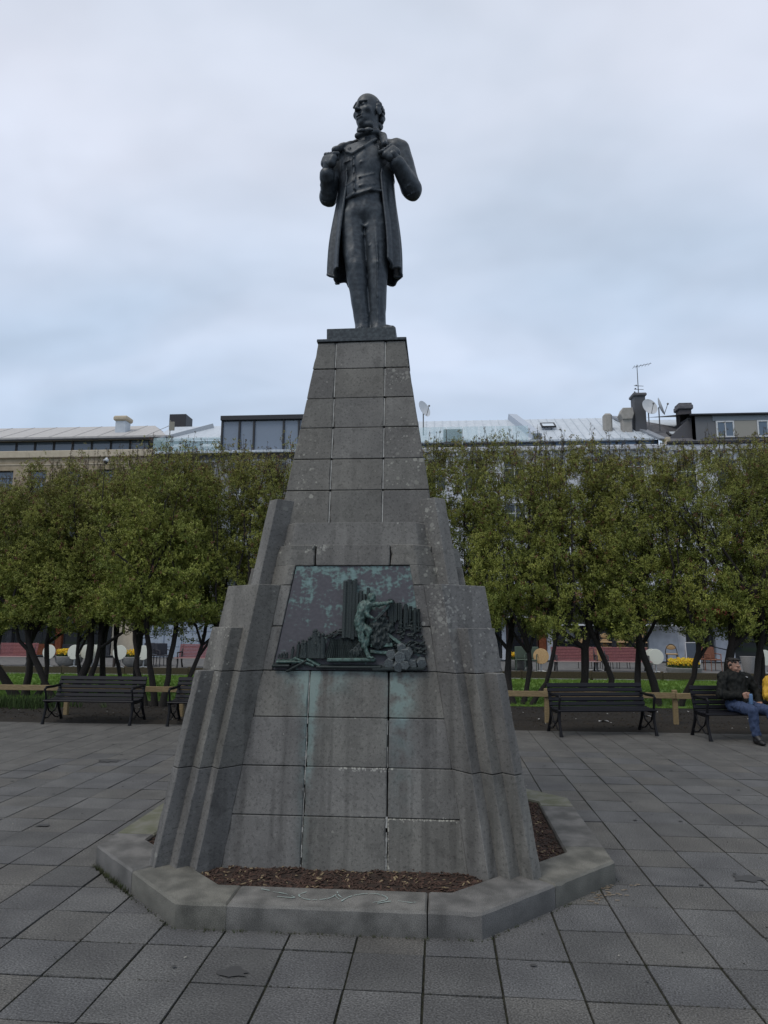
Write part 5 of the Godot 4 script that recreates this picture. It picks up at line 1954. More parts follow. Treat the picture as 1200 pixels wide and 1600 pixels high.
	# bare spiky shoots stand out of the top
	for i in int(34 * width / 2.0):
		var sx := rng.randf_range(-0.47, 0.47) * width
		var e := absf(sx) / (width * 0.5)
		var p0 := Vector3(sx, top - 0.45 - 0.3 * e * e, rng.randfn(0, 0.45))
		var p1 := p0 + Vector3(rng.randfn(0, 0.07), rng.randf_range(0.35, 0.85), rng.randfn(0, 0.07))
		wood.tube(PackedVector3Array([p0, p0.lerp(p1, 0.5) + Vector3(rng.randfn(0, 0.02), 0, 0), p1]), PackedFloat32Array([0.007, 0.005, 0.002]), 4)
		for k in 9:
			var t := rng.randf_range(0.1, 1.0)
			var sc := rng.randf_range(0.35, 0.65)
			var c := Color(0.11, 0.11, 0.04).lerp(Color(0.085, 0.042, 0.03), rng.randf())
			xs.push_back([Transform3D(Basis.from_euler(Vector3(rng.randfn(0, 0.4), rng.randf() * TAU, rng.randfn(0, 0.4))).scaled(Vector3(sc, sc, sc)), p0.lerp(p1, t) + Vector3(rng.randfn(0, 0.02), 0, rng.randfn(0, 0.02))), c])
	part(T, "trunk", wood.done(), bark)
	scatter(T, "crown", leaf_meshes[sd % 3], xs, leaf_mat).set_meta("kind", "stuff")

func build_trees() -> void:
	bark = grain(lin(0.016, 0.013, 0.011), lin(0.045, 0.038, 0.032), 0.35, 0.95, 0.45, 121, 2.0, 0.03)
	leaf_mat = plain(Color.WHITE, 0.6)
	leaf_mat.backlight_enabled = true
	leaf_mat.backlight = Color(0.30, 0.34, 0.08)
	leaf_mat.cull_mode = BaseMaterial3D.CULL_DISABLED
	for k in 3:
		leaf_meshes.push_back(leaf_cluster(50 + k))
	make_tree("tree at the far left edge, its stems beside the red bench behind", -11.6, -16.9, 5.3, 2.9, [[0.2, 0, 0.25, 0, 0.09], [-0.3, 0.1, -0.3, 0.1, 0.08]], 1001)
	make_tree("thick two-stemmed tree left of the left black bench, nearest the left edge", -9.95, -16.3, 5.3, 2.4, [[-0.12, 0, -0.28, 0.05, 0.11], [0.12, 0.05, 0.10, 0, 0.09], [0.28, 0.0, 0.75, 0.1, 0.07]], 1002)
	make_tree("tangled dark tree whose crossing stems rise at the left end of the left black bench", -8.55, -16.0, 5.7, 2.2, [[-0.35, 0.1, -0.55, 0.0, 0.08], [0.0, 0.0, 0.08, 0.05, 0.10], [0.25, 0.1, 0.5, 0, 0.07], [-0.1, -0.2, 0.9, 0.0, 0.055]], 1003)
	make_tree("tree with a slender V of stems right behind the left black bench", -7.35, -16.6, 5.95, 2.0, [[-0.05, 0, -0.5, 0.0, 0.055], [0.05, 0, 0.12, 0.05, 0.06], [-0.7, 0.1, 0.05, 0, 0.08]], 1004)
	make_tree("five-stemmed tree behind the tan fence post between the two left benches", -6.05, -15.0, 5.75, 2.2, [[-0.1, 0, 0.02, 0.0, 0.07], [0.08, 0.05, 0.35, 0, 0.07], [-0.3, 0.0, -0.45, 0.1, 0.06], [0.3, 0.1, 0.6, 0.0, 0.055]], 1005)
	make_tree("tree with dark leaning stems beside the left edge of the pedestal", -4.75, -15.8, 5.8, 2.3, [[0.0, 0, -0.3, 0.0, 0.09], [0.2, 0.05, 0.2, 0.1, 0.07], [-0.35, 0.1, 0.65, 0, 0.055]], 1006)
	make_tree("tree directly behind the left half of the pedestal", -3.1, -16.1, 5.95, 2.2, [[0.0, 0, -0.2, 0.0, 0.08], [0.2, 0.05, 0.3, 0.1, 0.07]], 1007, 1.5, 0.8)
	make_tree("tree hidden behind the right half of the pedestal", -1.3, -16.3, 6.0, 2.2, [[0.0, 0, -0.2, 0.0, 0.08], [0.2, 0.05, 0.3, 0.1, 0.07]], 1008, 1.5, 0.8)
	make_tree("airy tree showing the pale wall through it, against the right side of the pedestal", 0.35, -16.6, 6.15, 2.1, [[0.0, 0, -0.1, 0.0, 0.07], [0.2, 0.05, 0.25, 0.1, 0.06]], 1009, 1.5, 0.72)
	make_tree("tree with three curved stems forking low just right of the pedestal", 1.75, -16.2, 6.05, 2.1, [[-0.15, 0, -0.35, 0.0, 0.09], [0.05, 0.05, 0.15, 0, 0.06], [0.2, 0.1, 0.85, 0.0, 0.055]], 1010, 1.5, 0.85)
	make_tree("tree with a straight thick stem above the empty right bench", 3.15, -16.4, 6.05, 2.1, [[0.0, 0, 0.03, 0.0, 0.10], [0.6, 0.05, 0.4, 0.1, 0.07]], 1011, 1.5, 0.95)
	make_tree("tree with forked stems behind the right end of the empty right bench", 4.55, -16.2, 5.9, 2.1, [[-0.25, 0, 0.25, 0.0, 0.08], [0.2, 0.05, 0.1, 0.1, 0.09], [0.65, 0.0, 0.45, 0.0, 0.07]], 1012, 1.5)
	make_tree("tree with a bent leaning trunk beside the chalkboard sign", 6.35, -16.0, 5.95, 2.2, [[-0.2, 0, 0.15, 0.0, 0.11], [0.15, 0.05, 0.55, 0.1, 0.08], [0.3, 0.1, 1.3, 0.0, 0.08]], 1013, 1.45)
	make_tree("tree at the right edge with a long sloping limb above the seated man", 8.0, -16.3, 6.0, 2.4, [[0.0, 0, -0.2, 0.0, 0.09], [-0.6, 0.05, 0.9, 0.1, 0.10]], 1014, 1.45)
# ------------------------------------------------------------------ buildings
func bx(parent: Node, called: String, m: Material, a: Vector3, b: Vector3, c := 0.0) -> MeshInstance3D:
	var s := MB.new()
	if c > 0.0:
		s.cbox((a + b) * 0.5, (b - a).abs(), c)
	else:
		s.span(a, b)
	return part(parent, called, s.done(), m)

# a wall from x0 to x1 with real openings, its front at z, 0.3 m thick
func wall(parent: Node, called: String, m: Material, x0: float, x1: float, y0: float, y1: float, z: float, holes: Array) -> void:
	var xs := [x0, x1]
	var ys := [y0, y1]
	for h in holes:
		for v in [h[0], h[1]]:
			if not xs.has(v) and v > x0 and v < x1:
				xs.push_back(v)
		for v in [h[2], h[3]]:
			if not ys.has(v) and v > y0 and v < y1:
				ys.push_back(v)
	xs.sort(); ys.sort()
	var s := MB.new()
	for j in ys.size() - 1:
		var run := -1.0
		for i in xs.size() - 1:
			var cx: float = (xs[i] + xs[i + 1]) * 0.5
			var cy: float = (ys[j] + ys[j + 1]) * 0.5
			var open := false
			for h in holes:
				if cx > h[0] and cx < h[1] and cy > h[2] and cy < h[3]:
					open = true
			if not open:
				s.span(Vector3(xs[i], ys[j], z - 0.3), Vector3(xs[i + 1], ys[j + 1], z))
	part(parent, called, s.done(), m)

func window(parent: Node, x0: float, x1: float, y0: float, y1: float, z: float, frame: Material, pane: Material, vert := 1, horiz := 0, t := 0.06) -> void:
	var s := MB.new()
	s.span(Vector3(x0, y0, z - 0.04), Vector3(x0 + t, y1, z + 0.03))
	s.span(Vector3(x1 - t, y0, z - 0.04), Vector3(x1, y1, z + 0.03))
	s.span(Vector3(x0 + t, y0, z - 0.04), Vector3(x1 - t, y0 + t, z + 0.03))
	s.span(Vector3(x0 + t, y1 - t, z - 0.04), Vector3(x1 - t, y1, z + 0.03))
	for i in vert:
		var x := lerpf(x0, x1, (i + 1.0) / (vert + 1.0))
		s.span(Vector3(x - t * 0.4, y0 + t, z - 0.03), Vector3(x + t * 0.4, y1 - t, z + 0.02))
	for i in horiz:
		var y := lerpf(y0, y1, 0.7)
		s.span(Vector3(x0 + t, y - t * 0.35, z - 0.03), Vector3(x1 - t, y + t * 0.35, z + 0.025))
	var f := part(parent, "window", s.done(), frame)
	var p := MB.new()
	p.span(Vector3(x0 + t * 0.5, y0 + t * 0.5, z - 0.012), Vector3(x1 - t * 0.5, y1 - t * 0.5, z - 0.004))
	part(f, "pane", p.done(), pane)

func dish(label: String, at: Vector3, r: float, yaw: float, pitch: float, pole: float, m: Material) -> void:
	var T := thing("satellite_dish", label, "satellite dish", at, 0.0, "satellite dishes on the roofs")
	var b := MB.new()
	var bs := Basis(Vector3.UP, yaw) * Basis(Vector3.RIGHT, PI / 2 + pitch)
	b.lathe(Vector3(0, 0, 0), PackedVector2Array([Vector2(0.001, 0.0), Vector2(r * 0.4, 0.02 * r), Vector2(r * 0.75, 0.10 * r), Vector2(r, 0.2 * r), Vector2(r, 0.23 * r), Vector2(r * 0.7, 0.1 * r), Vector2(0.001, 0.02 * r)]), 26, bs)
	part(T, "reflector", b.done(), m)
	var a := MB.new()
	var f := bs * Vector3(0, r * 0.9, 0)
	a.tube(PackedVector3Array([bs * Vector3(0, 0.18 * r, r * 0.95), f]), PackedFloat32Array([0.02, 0.02]), 5)
	a.blob(f, Vector3(0.06, 0.06, 0.06))
	part(T, "feed_arm", a.done(), plain(lin(0.2, 0.2, 0.2), 0.6))
	var p := MB.new()
	p.tube(PackedVector3Array([Vector3(0, -pole, -0.12), Vector3(0, 0.0, -0.12), bs * Vector3(0, -0.03, 0)]), PackedFloat32Array([0.035, 0.035, 0.03]), 6)
	part(T, "mount", p.done(), plain(lin(0.15, 0.15, 0.15), 0.6))

func build_buildings() -> void:
	var rng := RandomNumberGenerator.new()
	rng.seed = 61
	var beige := grain(lin(0.30, 0.245, 0.17), lin(0.38, 0.315, 0.225), 3.0, 0.9, 0.08, 131)
	var cream := grain(lin(0.44, 0.38, 0.29), lin(0.50, 0.44, 0.34), 2.0, 0.9, 0.06, 132)
	var cowl := grain(lin(0.30, 0.285, 0.26), lin(0.36, 0.345, 0.32), 2.0, 0.85, 0.08, 146)
	var white := grain(lin(0.46, 0.48, 0.52), lin(0.56, 0.58, 0.62), 3.0, 0.9, 0.06, 133)
	var bluewall := grain(lin(0.26, 0.31, 0.38), lin(0.32, 0.37, 0.44), 2.0, 0.7, 0.06, 134)
	var dkwall := grain(lin(0.05, 0.05, 0.055), lin(0.08, 0.08, 0.085), 2.0, 0.9, 0.1, 135)
	var metal := grain(lin(0.42, 0.47, 0.52), lin(0.52, 0.57, 0.62), 2.5, 0.45, 0.05, 136)
	var greyroof := grain(lin(0.38, 0.37, 0.36), lin(0.45, 0.44, 0.43), 2.0, 0.8, 0.1, 137)
	var slate := grain(lin(0.085, 0.085, 0.095), lin(0.15, 0.15, 0.16), 1.5, 0.75, 0.2, 138)
	var black := plain(lin(0.018, 0.019, 0.023), 0.5)
	var dglass := glass(lin(0.02, 0.025, 0.03), 0.06)
	var bglass := glass(lin(0.10, 0.14, 0.19), 0.08)
	var pglass := glass(lin(0.17, 0.21, 0.27), 0.07)
	var rail := clear_glass(0.22)
	var wframe := plain(lin(0.6, 0.62, 0.64), 0.6)
	var dframe := plain(lin(0.03, 0.032, 0.036), 0.6)
	var red := grain(lin(0.26, 0.012, 0.03), lin(0.36, 0.02, 0.045), 1.0, 0.8, 0.1, 139)
	var orange := grain(lin(0.23, 0.06, 0.02), lin(0.32, 0.10, 0.04), 0.8, 0.8, 0.2, 140)
	var floor_in := plain(lin(0.03, 0.03, 0.03), 0.9)
	# ---- beige block on the left
	var A := thing("beige_building", "beige office block with a glazed top storey and light grey roof at the left", "building", Vector3(-28, 0, -37))
	var holes := []
	for i in 12:
		for f in 3:
			holes.push_back([-11.2 + i * 1.98, -10.1 + i * 1.98, 3.9 + f * 2.75 - (0.6 if f < 2 else 0.0), 5.4 + f * 2.75 - (0.6 if f < 2 else 0.0)])
	# top-row windows stand just under the cornice
	for h in holes:
		if h[2] > 9.0:
			h[2] = 8.9; h[3] = 10.32
	wall(A, "wall", beige, -13, 12.3, 3.0, 11.02, 0, holes)
	for h in holes:
		window(A, h[0], h[1], h[2], h[3], -0.2, dframe, bglass if h[2] > 8 else dglass, 0, 1)
	bx(A, "cornice", cream, Vector3(-13, 11.02, -0.5), Vector3(12.4, 11.43, 0.14), 0.03)
	bx(A, "band_course", cream, Vector3(-13, 10.62, -0.2), Vector3(12.33, 10.68, 0.03))
	bx(A, "inner_wall", dkwall, Vector3(-13, 3.0, -1.3), Vector3(12.2, 11.0, -1.0))
	for i in 22:
		var x0 := -13 + i * 1.155
		if x0 > 11.2:
			break
		window(A, x0, x0 + 1.13, 11.43, 12.28, -1.0, dframe, bglass, 0, 0, 0.05)
	var r := MB.new()
	r.quad(Vector3(-13, 12.30, -0.55), Vector3(12.5, 12.30, -0.55), Vector3(10.0, 14.15, -4.5), Vector3(-13, 14.15, -4.5), Vector3(0, 1, 1))
	r.quad(Vector3(-13, 12.28, -0.55), Vector3(12.5, 12.28, -0.55), Vector3(12.5, 12.28, -6), Vector3(-13, 12.28, -6), Vector3(0, -1, 0))
	r.quad(Vector3(-13, 12.28, -0.55), Vector3(12.5, 12.28, -0.55), Vector3(12.5, 12.42, -0.55), Vector3(-13, 12.42, -0.55), Vector3(0, 0, 1))
	r.tri(Vector3(12.5, 12.3, -0.55), Vector3(12.5, 12.3, -8), Vector3(10.0, 14.15, -4.5), Vector3(1, 0, 0))
	part(A, "roof", r.done(), greyroof)
	for i in 17:
		var x := -13 + i * 1.5
		var s := MB.new()
		s.bar(Vector3(x, 12.31, -0.55), Vector3(x, 14.16, -4.5), 0.03, 0.03)
		part(A, "roof_seam", s.done(), greyroof)
	bx(A, "eaves_trim", black, Vector3(-13, 12.22, -0.60), Vector3(12.5, 12.30, -0.5))
	# ground floor: dark shop with a red awning, an ochre bay, pale blue shop
	bx(A, "shop_back_wall", floor_in, Vector3(-13, 0, -2.2), Vector3(12.3, 3.0, -2.0))
	for q in [[-13, -6.5, beige], [-3.0, -2.4, beige], [1.0, 1.3, dkwall], [4.2, 4.5, dkwall], [7.0, 7.35, orange], [10.2, 11.5, cream]]:
		bx(A, "pier", q[2], Vector3(q[0], 0, -0.3), Vector3(q[1], 3.0, 0.0), 0.02)
	bx(A, "fascia", dkwall, Vector3(-6.5, 2.45, -0.25), Vector3(10.2, 3.0, 0.02), 0.02)
	for q in [[-6.4, -3.1], [-2.3, 0.95], [1.4, 4.1], [4.6, 6.9], [7.4, 10.1]]:
		window(A, q[0], q[1], 0.15, 2.4, -0.18, dframe, dglass, 2, 0)
		bx(A, "stall_riser", orange if int(q[0]) % 2 == 0 else dkwall, Vector3(q[0], 0.0, -0.2), Vector3(q[1], 0.6, -0.08), 0.02)
	for i in 3:
		var x0 := 7.3 - 2.9 * i
		var aw := MB.new()
		aw.extrude(PackedVector2Array([Vector2(0, 2.9), Vector2(0, 2.84), Vector2(1.3, 2.12), Vector2(1.3, 2.30)]), Vector3(x0, 0, 0.02), Basis(Vector3(0, 0, 1), Vector3.UP, Vector3.RIGHT), 2.7)
		part(A, "awning", aw.done(), red)
		bx(A, "awning_trim", wframe, Vector3(x0, 2.30, 1.30), Vector3(x0 + 2.7, 2.35, 1.34))
	# dome camera under the cornice
	var cam_m := MB.new()
	cam_m.tube(PackedVector3Array([Vector3(9.36, 10.85, 0.0), Vector3(9.36, 10.95, 0.22), Vector3(9.36, 10.9, 0.3)]), PackedFloat32Array([0.03, 0.03, 0.05]), 6)
	cam_m.blob(Vector3(9.36, 10.76, 0.3), Vector3(0.15, 0.14, 0.15), Basis.IDENTITY, 14, 8)
	tag_top(cam_m, "dome_camera", wframe, "white dome camera on the beige wall under its cornice", "camera", Vector3(-28, 0, -37))
	var cd := MB.new()
	cd.blob(Vector3(-18.64, 10.66, -36.67), Vector3(0.12, 0.12, 0.12), Basis.IDENTITY, 12, 8)
	part(get_node("dome_camera"), "dark_dome", cd.done(), black, Vector3(28, 0, 37))
	var vent := thing("roof_vent", "squat pale metal vent on the light grey roof at the left", "vent", Vector3(-19.2, 13.3, -39.6))
	bx(vent, "shaft", metal, Vector3(-0.33, -0.5, -0.33), Vector3(0.33, 0.55, 0.33), 0.02)
	bx(vent, "cap", cream, Vector3(-0.45, 0.55, -0.45), Vector3(0.45, 0.85, 0.45), 0.08)
	# ---- dark building with the glass penthouse
	var B := thing("penthouse_building", "building with a glass box penthouse, terrace and glass balustrade behind the left trees", "building", Vector3(-8.6, 0, -36))
	holes = []
	for i in 7:
		for f in 3:
			holes.push_back([-6.6 + i * 1.95, -5.5 + i * 1.95, 3.6 + f * 2.5, 5.4 + f * 2.5])
	wall(B, "wall", grain(lin(0.20, 0.21, 0.225), lin(0.27, 0.28, 0.295), 2.0, 0.9, 0.1, 145), -7.0, 7.2, 2.9, 10.55, 0, holes)
	bx(B, "parapet_wall", dkwall, Vector3(-7.0, 10.55, -0.3), Vector3(7.2, 10.86, 0.02))
	for h in holes:
		window(B, h[0], h[1], h[2], h[3], -0.2, wframe, dglass, 1, 0)
	bx(B, "inner_wall", dkwall, Vector3(-7, 2.9, -1.3), Vector3(7.2, 10.8, -1.0))
	bx(B, "terrace_slab", metal, Vector3(-7.0, 10.86, -5.0), Vector3(7.2, 11.0, 0.22), 0.02)
	bx(B, "ground_floor_wall", bluewall, Vector3(-7.0, 0, -0.3), Vector3(7.2, 2.9, 0.0))
	for i in 15:
		bx(B, "wall_batten", bluewall, Vector3(-6.9 + i * 0.95, 0.0, 0.0), Vector3(-6.82 + i * 0.95, 2.85, 0.05))
	for i in 3:
		bx(B, "wall_rail", bluewall, Vector3(-7.0, 0.55 + i * 0.8, 0.0), Vector3(7.2, 0.58 + i * 0.8, 0.025))
	for i in 5:
		bx(B, "balustrade_pane", rail, Vector3(-7.0 + i * 0.76, 11.02, 0.12), Vector3(-6.28 + i * 0.76, 11.78, 0.135))
	r = MB.new()
	r.quad(Vector3(-5.9, 12.2, -1.6), Vector3(-3.2, 12.2, -1.6), Vector3(-3.2, 13.9, -5.0), Vector3(-6.7, 13.9, -5.0), Vector3(0, 1, 1))
	r.quad(Vector3(-8.0, 12.2, -1.6), Vector3(-5.9, 12.2, -1.6), Vector3(-6.7, 13.9, -5.0), Vector3(-8.0, 13.9, -5.0), Vector3(0, 1, 1))
	r.quad(Vector3(-7.0, 12.06, -1.6), Vector3(-3.2, 12.06, -1.6), Vector3(-3.2, 12.2, -1.6), Vector3(-7.0, 12.2, -1.6), Vector3(0, 0, 1))
	part(B, "roof", r.done(), metal)
	var pr := MB.new()
	pr.bar(Vector3(-7.3, 12.05, -1.4), Vector3(-5.4, 13.75, -4.6), 0.4, 0.35)
	part(B, "sloping_parapet", pr.done(), plain(lin(0.42, 0.44, 0.46), 0.6))
	for i in 5:
		window(B, -7.0 + i * 0.78, -6.25 + i * 0.78, 11.0, 12.08, -1.8, dframe, bglass, 0, 0, 0.05)
	var P := Vector3(-3.33, 11.0, -0.25)
	for i in 6:
		var px: float = [0.0, 0.98, 1.79, 3.45, 4.3, 5.6][i]
		bx(B, "penthouse_mullion", black, Vector3(P.x + px - 0.05, 11.0, -0.45), Vector3(P.x + px + 0.05, 12.82, -0.3))
		if i < 5:
			var nx: float = [0.0, 0.98, 1.79, 3.45, 4.3, 5.6][i + 1]
			bx(B, "penthouse_pane", pglass, Vector3(P.x + px + 0.05, 11.02, -0.40), Vector3(P.x + nx - 0.05, 12.8, -0.385))
	bx(B, "penthouse_side_pane", pglass, Vector3(P.x - 0.02, 11.02, -4.0), Vector3(P.x, 12.8, -0.45))
	bx(B, "penthouse_roof", black, Vector3(P.x - 0.08, 12.82, -4.4), Vector3(P.x + 5.75, 13.08, -0.2), 0.015)
	bx(B, "penthouse_back_wall", plain(lin(0.2, 0.21, 0.22), 0.8), Vector3(P.x, 11.0, -4.3), Vector3(P.x + 5.6, 12.82, -4.2))
	tag_box("black_chimney", black, Vector3(-17.3, 13.2, -43.2), Vector3(-16.2, 15.05, -42.0), "black box chimney beside the sloping parapet at the left", "chimney")
	# terrace furniture
	for q in [[-14.6, 0], [-13.0, 1], [-12.4, 2]]:
		var t := thing("terrace_chair", ["pale terrace chair at the left end of the glass balustrade", "pale terrace chair in the middle of the glass balustrade", "pale terrace chair nearest the glass penthouse"][q[1]], "chair", Vector3(q[0], 11.0, -36.7), 0.0, "terrace chairs")
		bx(t, "seat", wframe, Vector3(-0.25, 0.40, -0.25), Vector3(0.25, 0.46, 0.25))
		bx(t, "backrest", wframe, Vector3(-0.25, 0.46, -0.28), Vector3(0.25, 0.68, -0.23))
		for lx in [-0.22, 0.22]:
			for lz in [-0.22, 0.22]:
				bx(t, "leg", wframe, Vector3(lx - 0.02, 0, lz - 0.02), Vector3(lx + 0.02, 0.40, lz + 0.02))
	var pt := MB.new()
	for i in 60:
		pt.blob(Vector3(-15.5 + rng.randfn(0, 0.16), 11.45 + rng.randfn(0, 0.2), -36.4 + rng.randfn(0, 0.15)), Vector3(0.06, 0.09, 0.06), Basis.IDENTITY, 5, 4)
	var bush := part(self, "potted_bush", pt.done(), plain(lin(0.05, 0.07, 0.03), 0.9))
	tag(bush, "small grey green bush on the terrace behind the glass balustrade", "bush")
	var mast := MB.new()
	mast.tube(PackedVector3Array([Vector3(0, 11.0, 0), Vector3(0, 13.0, 0)]), PackedFloat32Array([0.03, 0.025]), 5)
	mast.cbox(Vector3(0.1, 12.65, 0), Vector3(0.3, 0.5, 0.06), 0.01)
	mast.tube(PackedVector3Array([Vector3(0, 11.9, 0), Vector3(-0.3, 11.85, 0.1), Vector3(-0.42, 11.75, 0.15)]), PackedFloat32Array([0.03, 0.03, 0.06]), 5)
	tag_top(mast, "antenna_mast", plain(lin(0.25, 0.24, 0.2), 0.7), "thin mast with a flat panel aerial beside the sloping parapet", "antenna", Vector3(-15.0, 0, -36.6))
	# ---- white building on the right
	var C := thing("white_building", "white plastered building with a pale metal roof behind the right trees", "building", Vector3(5.2, 0, -36))
	holes = []
	for i in 6:
		for f in 3:
			holes.push_back([-5.9 + i * 2.05, -4.8 + i * 2.05, 3.9 + f * 2.4, 5.6 + f * 2.4])
	wall(C, "wall", white, -6.6, 6.5, 3.1, 10.72, 0, holes)
	for h in holes:
		window(C, h[0], h[1], h[2], h[3], -0.18, wframe, dglass, 1, 1)
	bx(C, "inner_wall", dkwall, Vector3(-6.5, 3.1, -1.3), Vector3(6.4, 10.7, -1.0))
	bx(C, "cornice", white, Vector3(-6.6, 10.72, -0.3), Vector3(6.5, 10.98, 0.22), 0.04)
	for i in 30:
		bx(C, "bracket", white, Vector3(-6.5 + i * 0.44, 10.56, 0.0), Vector3(-6.36 + i * 0.44, 10.72, 0.15))
	for i in 12:
		window(C, -6.6 + i * 1.08, -5.55 + i * 1.08, 10.98, 11.42, -0.6, dframe, glass(lin(0.10, 0.17, 0.27), 0.1) if i > 6 else bglass, 0, 0, 0.04)
	r = MB.new()
	r.quad(Vector3(-6.6, 11.45, -0.3), Vector3(6.1, 11.45, -0.3), Vector3(6.1, 13.72, -4.2), Vector3(-6.6, 13.72, -4.2), Vector3(0, 1, 1))
	r.quad(Vector3(-6.6, 11.45, -0.3), Vector3(6.1, 11.45, -0.3), Vector3(6.1, 11.36, -0.3), Vector3(-6.6, 11.36, -0.3), Vector3(0, 0, 1))
	r.quad(Vector3(-6.6, 11.36, -0.3), Vector3(6.1, 11.36, -0.3), Vector3(6.1, 11.36, -4), Vector3(-6.6, 11.36, -4), Vector3(0, -1, 0))
	part(C, "roof", r.done(), metal)
	for i in 27:
		var s := MB.new()
		s.bar(Vector3(-6.4 + i * 0.47, 11.47, -0.3), Vector3(-6.4 + i * 0.47, 13.73, -4.2), 0.03, 0.05)
		part(C, "roof_seam", s.done(), metal)
	for i in 7:
		bx(C, "balustrade_pane", rail, Vector3(-6.5 + i * 0.86, 11.3, 0.15), Vector3(-5.68 + i * 0.86, 12.1, 0.165))
	pr = MB.new()
	pr.bar(Vector3(0.0, 11.6, -0.3), Vector3(-0.85, 13.9, -4.3), 0.5, 0.4)
	part(C, "sloping_parapet", pr.done(), plain(lin(0.40, 0.45, 0.52), 0.7))
	bx(C, "roof_hatch", plain(lin(0.13, 0.14, 0.14), 0.8), Vector3(-4.95, 11.2, -0.6), Vector3(-4.0, 12.02, 0.05), 0.02)
	bx(C, "hatch_edge", wframe, Vector3(-4.0, 11.2, -0.55), Vector3(-3.93, 12.02, 0.1))
	var sky_l := MB.new()
	var rb := Basis(Vector3.RIGHT, -0.53)
	var rc := Vector3(0.9, 12.75, -2.25)
	for q in [[Vector3(-0.36, 0, 0), Vector3(0.07, 0.09, 0.8)], [Vector3(0.36, 0, 0), Vector3(0.07, 0.09, 0.8)], [Vector3(0, 0, -0.37), Vector3(0.79, 0.09, 0.07)], [Vector3(0, 0, 0.37), Vector3(0.79, 0.09, 0.07)]]:
		sky_l.box(rc + Basis(Vector3.RIGHT, 0.53) * (q[0] + Vector3(0, 0.05, 0)), q[1], Basis(Vector3.RIGHT, 0.53))
	var sl := part(C, "skylight", sky_l.done(), black)
	var sp := MB.new()
	sp.box(rc + Basis(Vector3.RIGHT, 0.53) * Vector3(0, 0.06, 0), Vector3(0.64, 0.02, 0.66), Basis(Vector3.RIGHT, 0.53))
	part(sl, "pane", sp.done(), plain(lin(0.55, 0.62, 0.68), 0.1))
	# ground floor of the white building: dark recessed shops under an awning with a white edge
	bx(C, "shop_back_wall", floor_in, Vector3(-6.6, 0, -2.2), Vector3(6.5, 3.1, -2.0))
	bx(C, "fascia", dkwall, Vector3(-6.6, 2.4, -0.25), Vector3(6.5, 3.1, 0.05), 0.02)
	for q in [[-6.6, -5.9, white], [-2.1, -1.9, white], [0.15, 0.42, white], [3.3, 3.55, dkwall], [5.1, 6.5, white]]:
		bx(C, "pilaster", q[2], Vector3(q[0], 0, -0.3), Vector3(q[1], 2.4, 0.06), 0.02)
	bx(C, "orange_door", orange, Vector3(-0.25, 0.0, -0.22), Vector3(0.13, 2.0, -0.12), 0.02)
	for q in [[-5.85, -4.0, 1], [-3.95, -2.15, 1], [-1.85, -0.3, 2], [0.45, 1.9, 1], [1.95, 3.25, 1], [3.6, 5.05, 1]]:
		window(C, q[0], q[1], 0.12, 2.35, -0.18, plain(lin(0.05, 0.018, 0.014), 0.6) if q[2] == 2 else dframe, dglass, 1, 1)
	bx(C, "menu_board", plain(lin(0.32, 0.33, 0.33), 0.8), Vector3(1.05, 0.95, -0.08), Vector3(1.5, 1.65, -0.04))
	for q in [[-4.9, -0.3, 2.12, 0.9], [0.6, 6.2, 1.75, 1.2]]:
		var aw := MB.new()
		aw.extrude(PackedVector2Array([Vector2(0, q[2] + 0.75), Vector2(0, q[2] + 0.69), Vector2(q[3], q[2]), Vector2(q[3], q[2] + 0.06)]), Vector3(q[0], 0, 0.06), Basis(Vector3(0, 0, 1), Vector3.UP, Vector3.RIGHT), q[1] - q[0])
		part(C, "awning", aw.done(), plain(lin(0.02, 0.021, 0.025), 0.8))
		bx(C, "awning_edge", wframe, Vector3(q[0], q[2] - 0.02, q[3] + 0.06), Vector3(q[1], q[2] + 0.05, q[3] + 0.09))
	bx(C, "shop_sign", plain(lin(0.42, 0.46, 0.48), 0.7), Vector3(0.05, 1.85, 0.08), Vector3(0.4, 2.5, 0.16), 0.01)
	# ---- grey-roofed building at the right edge
	var D := thing("dormer_building", "white walled building with a dark roof and wide grey dormer at the right edge", "building", Vector3(17, 0, -36))
	holes = []
	for i in 5:
		for f in 3:
			holes.push_back([-4.8 + i * 2.0, -3.75 + i * 2.0, 3.5 + f * 2.4, 5.35 + f * 2.4])
	wall(D, "wall", white, -5.3, 5.5, 3.0, 10.6, 0, holes)
	for h in holes:
		window(D, h[0], h[1], h[2], h[3], -0.18, wframe, dglass, 1, 1)
	bx(D, "inner_wall", dkwall, Vector3(-5.2, 3.0, -1.3), Vector3(5.4, 10.6, -1.0))
	bx(D, "cornice", white, Vector3(-5.3, 10.6, -0.3), Vector3(5.5, 10.95, 0.25), 0.05)
	for i in 15:
		bx(D, "bracket", white, Vector3(-5.2 + i * 0.72, 10.42, 0.0), Vector3(-5.0 + i * 0.72, 10.6, 0.2))
	bx(D, "gutter", black, Vector3(-5.3, 10.95, 0.1), Vector3(5.5, 11.1, 0.32), 0.02)
	r = MB.new()
	r.quad(Vector3(-5.3, 11.05, 0.1), Vector3(5.5, 11.05, 0.1), Vector3(5.5, 12.40, -2.1), Vector3(-3.4, 12.40, -2.1), Vector3(0, 1, 1))
	r.quad(Vector3(-5.3, 11.05, 0.1), Vector3(-3.4, 12.40, -2.1), Vector3(-5.9, 13.62, -4.1), Vector3(-6.8, 13.7, -4.2), Vector3(0, 1, 1))
	var pr2 := MB.new()
	pr2.quad(Vector3(-6.5, 12.3, -3.4), Vector3(-2.4, 12.3, -3.4), Vector3(-2.4, 13.75, -4.9), Vector3(-6.5, 13.75, -4.9), Vector3(0, 1, 1))
	part(D, "rear_roof", pr2.done(), metal)
	part(D, "roof", r.done(), slate)
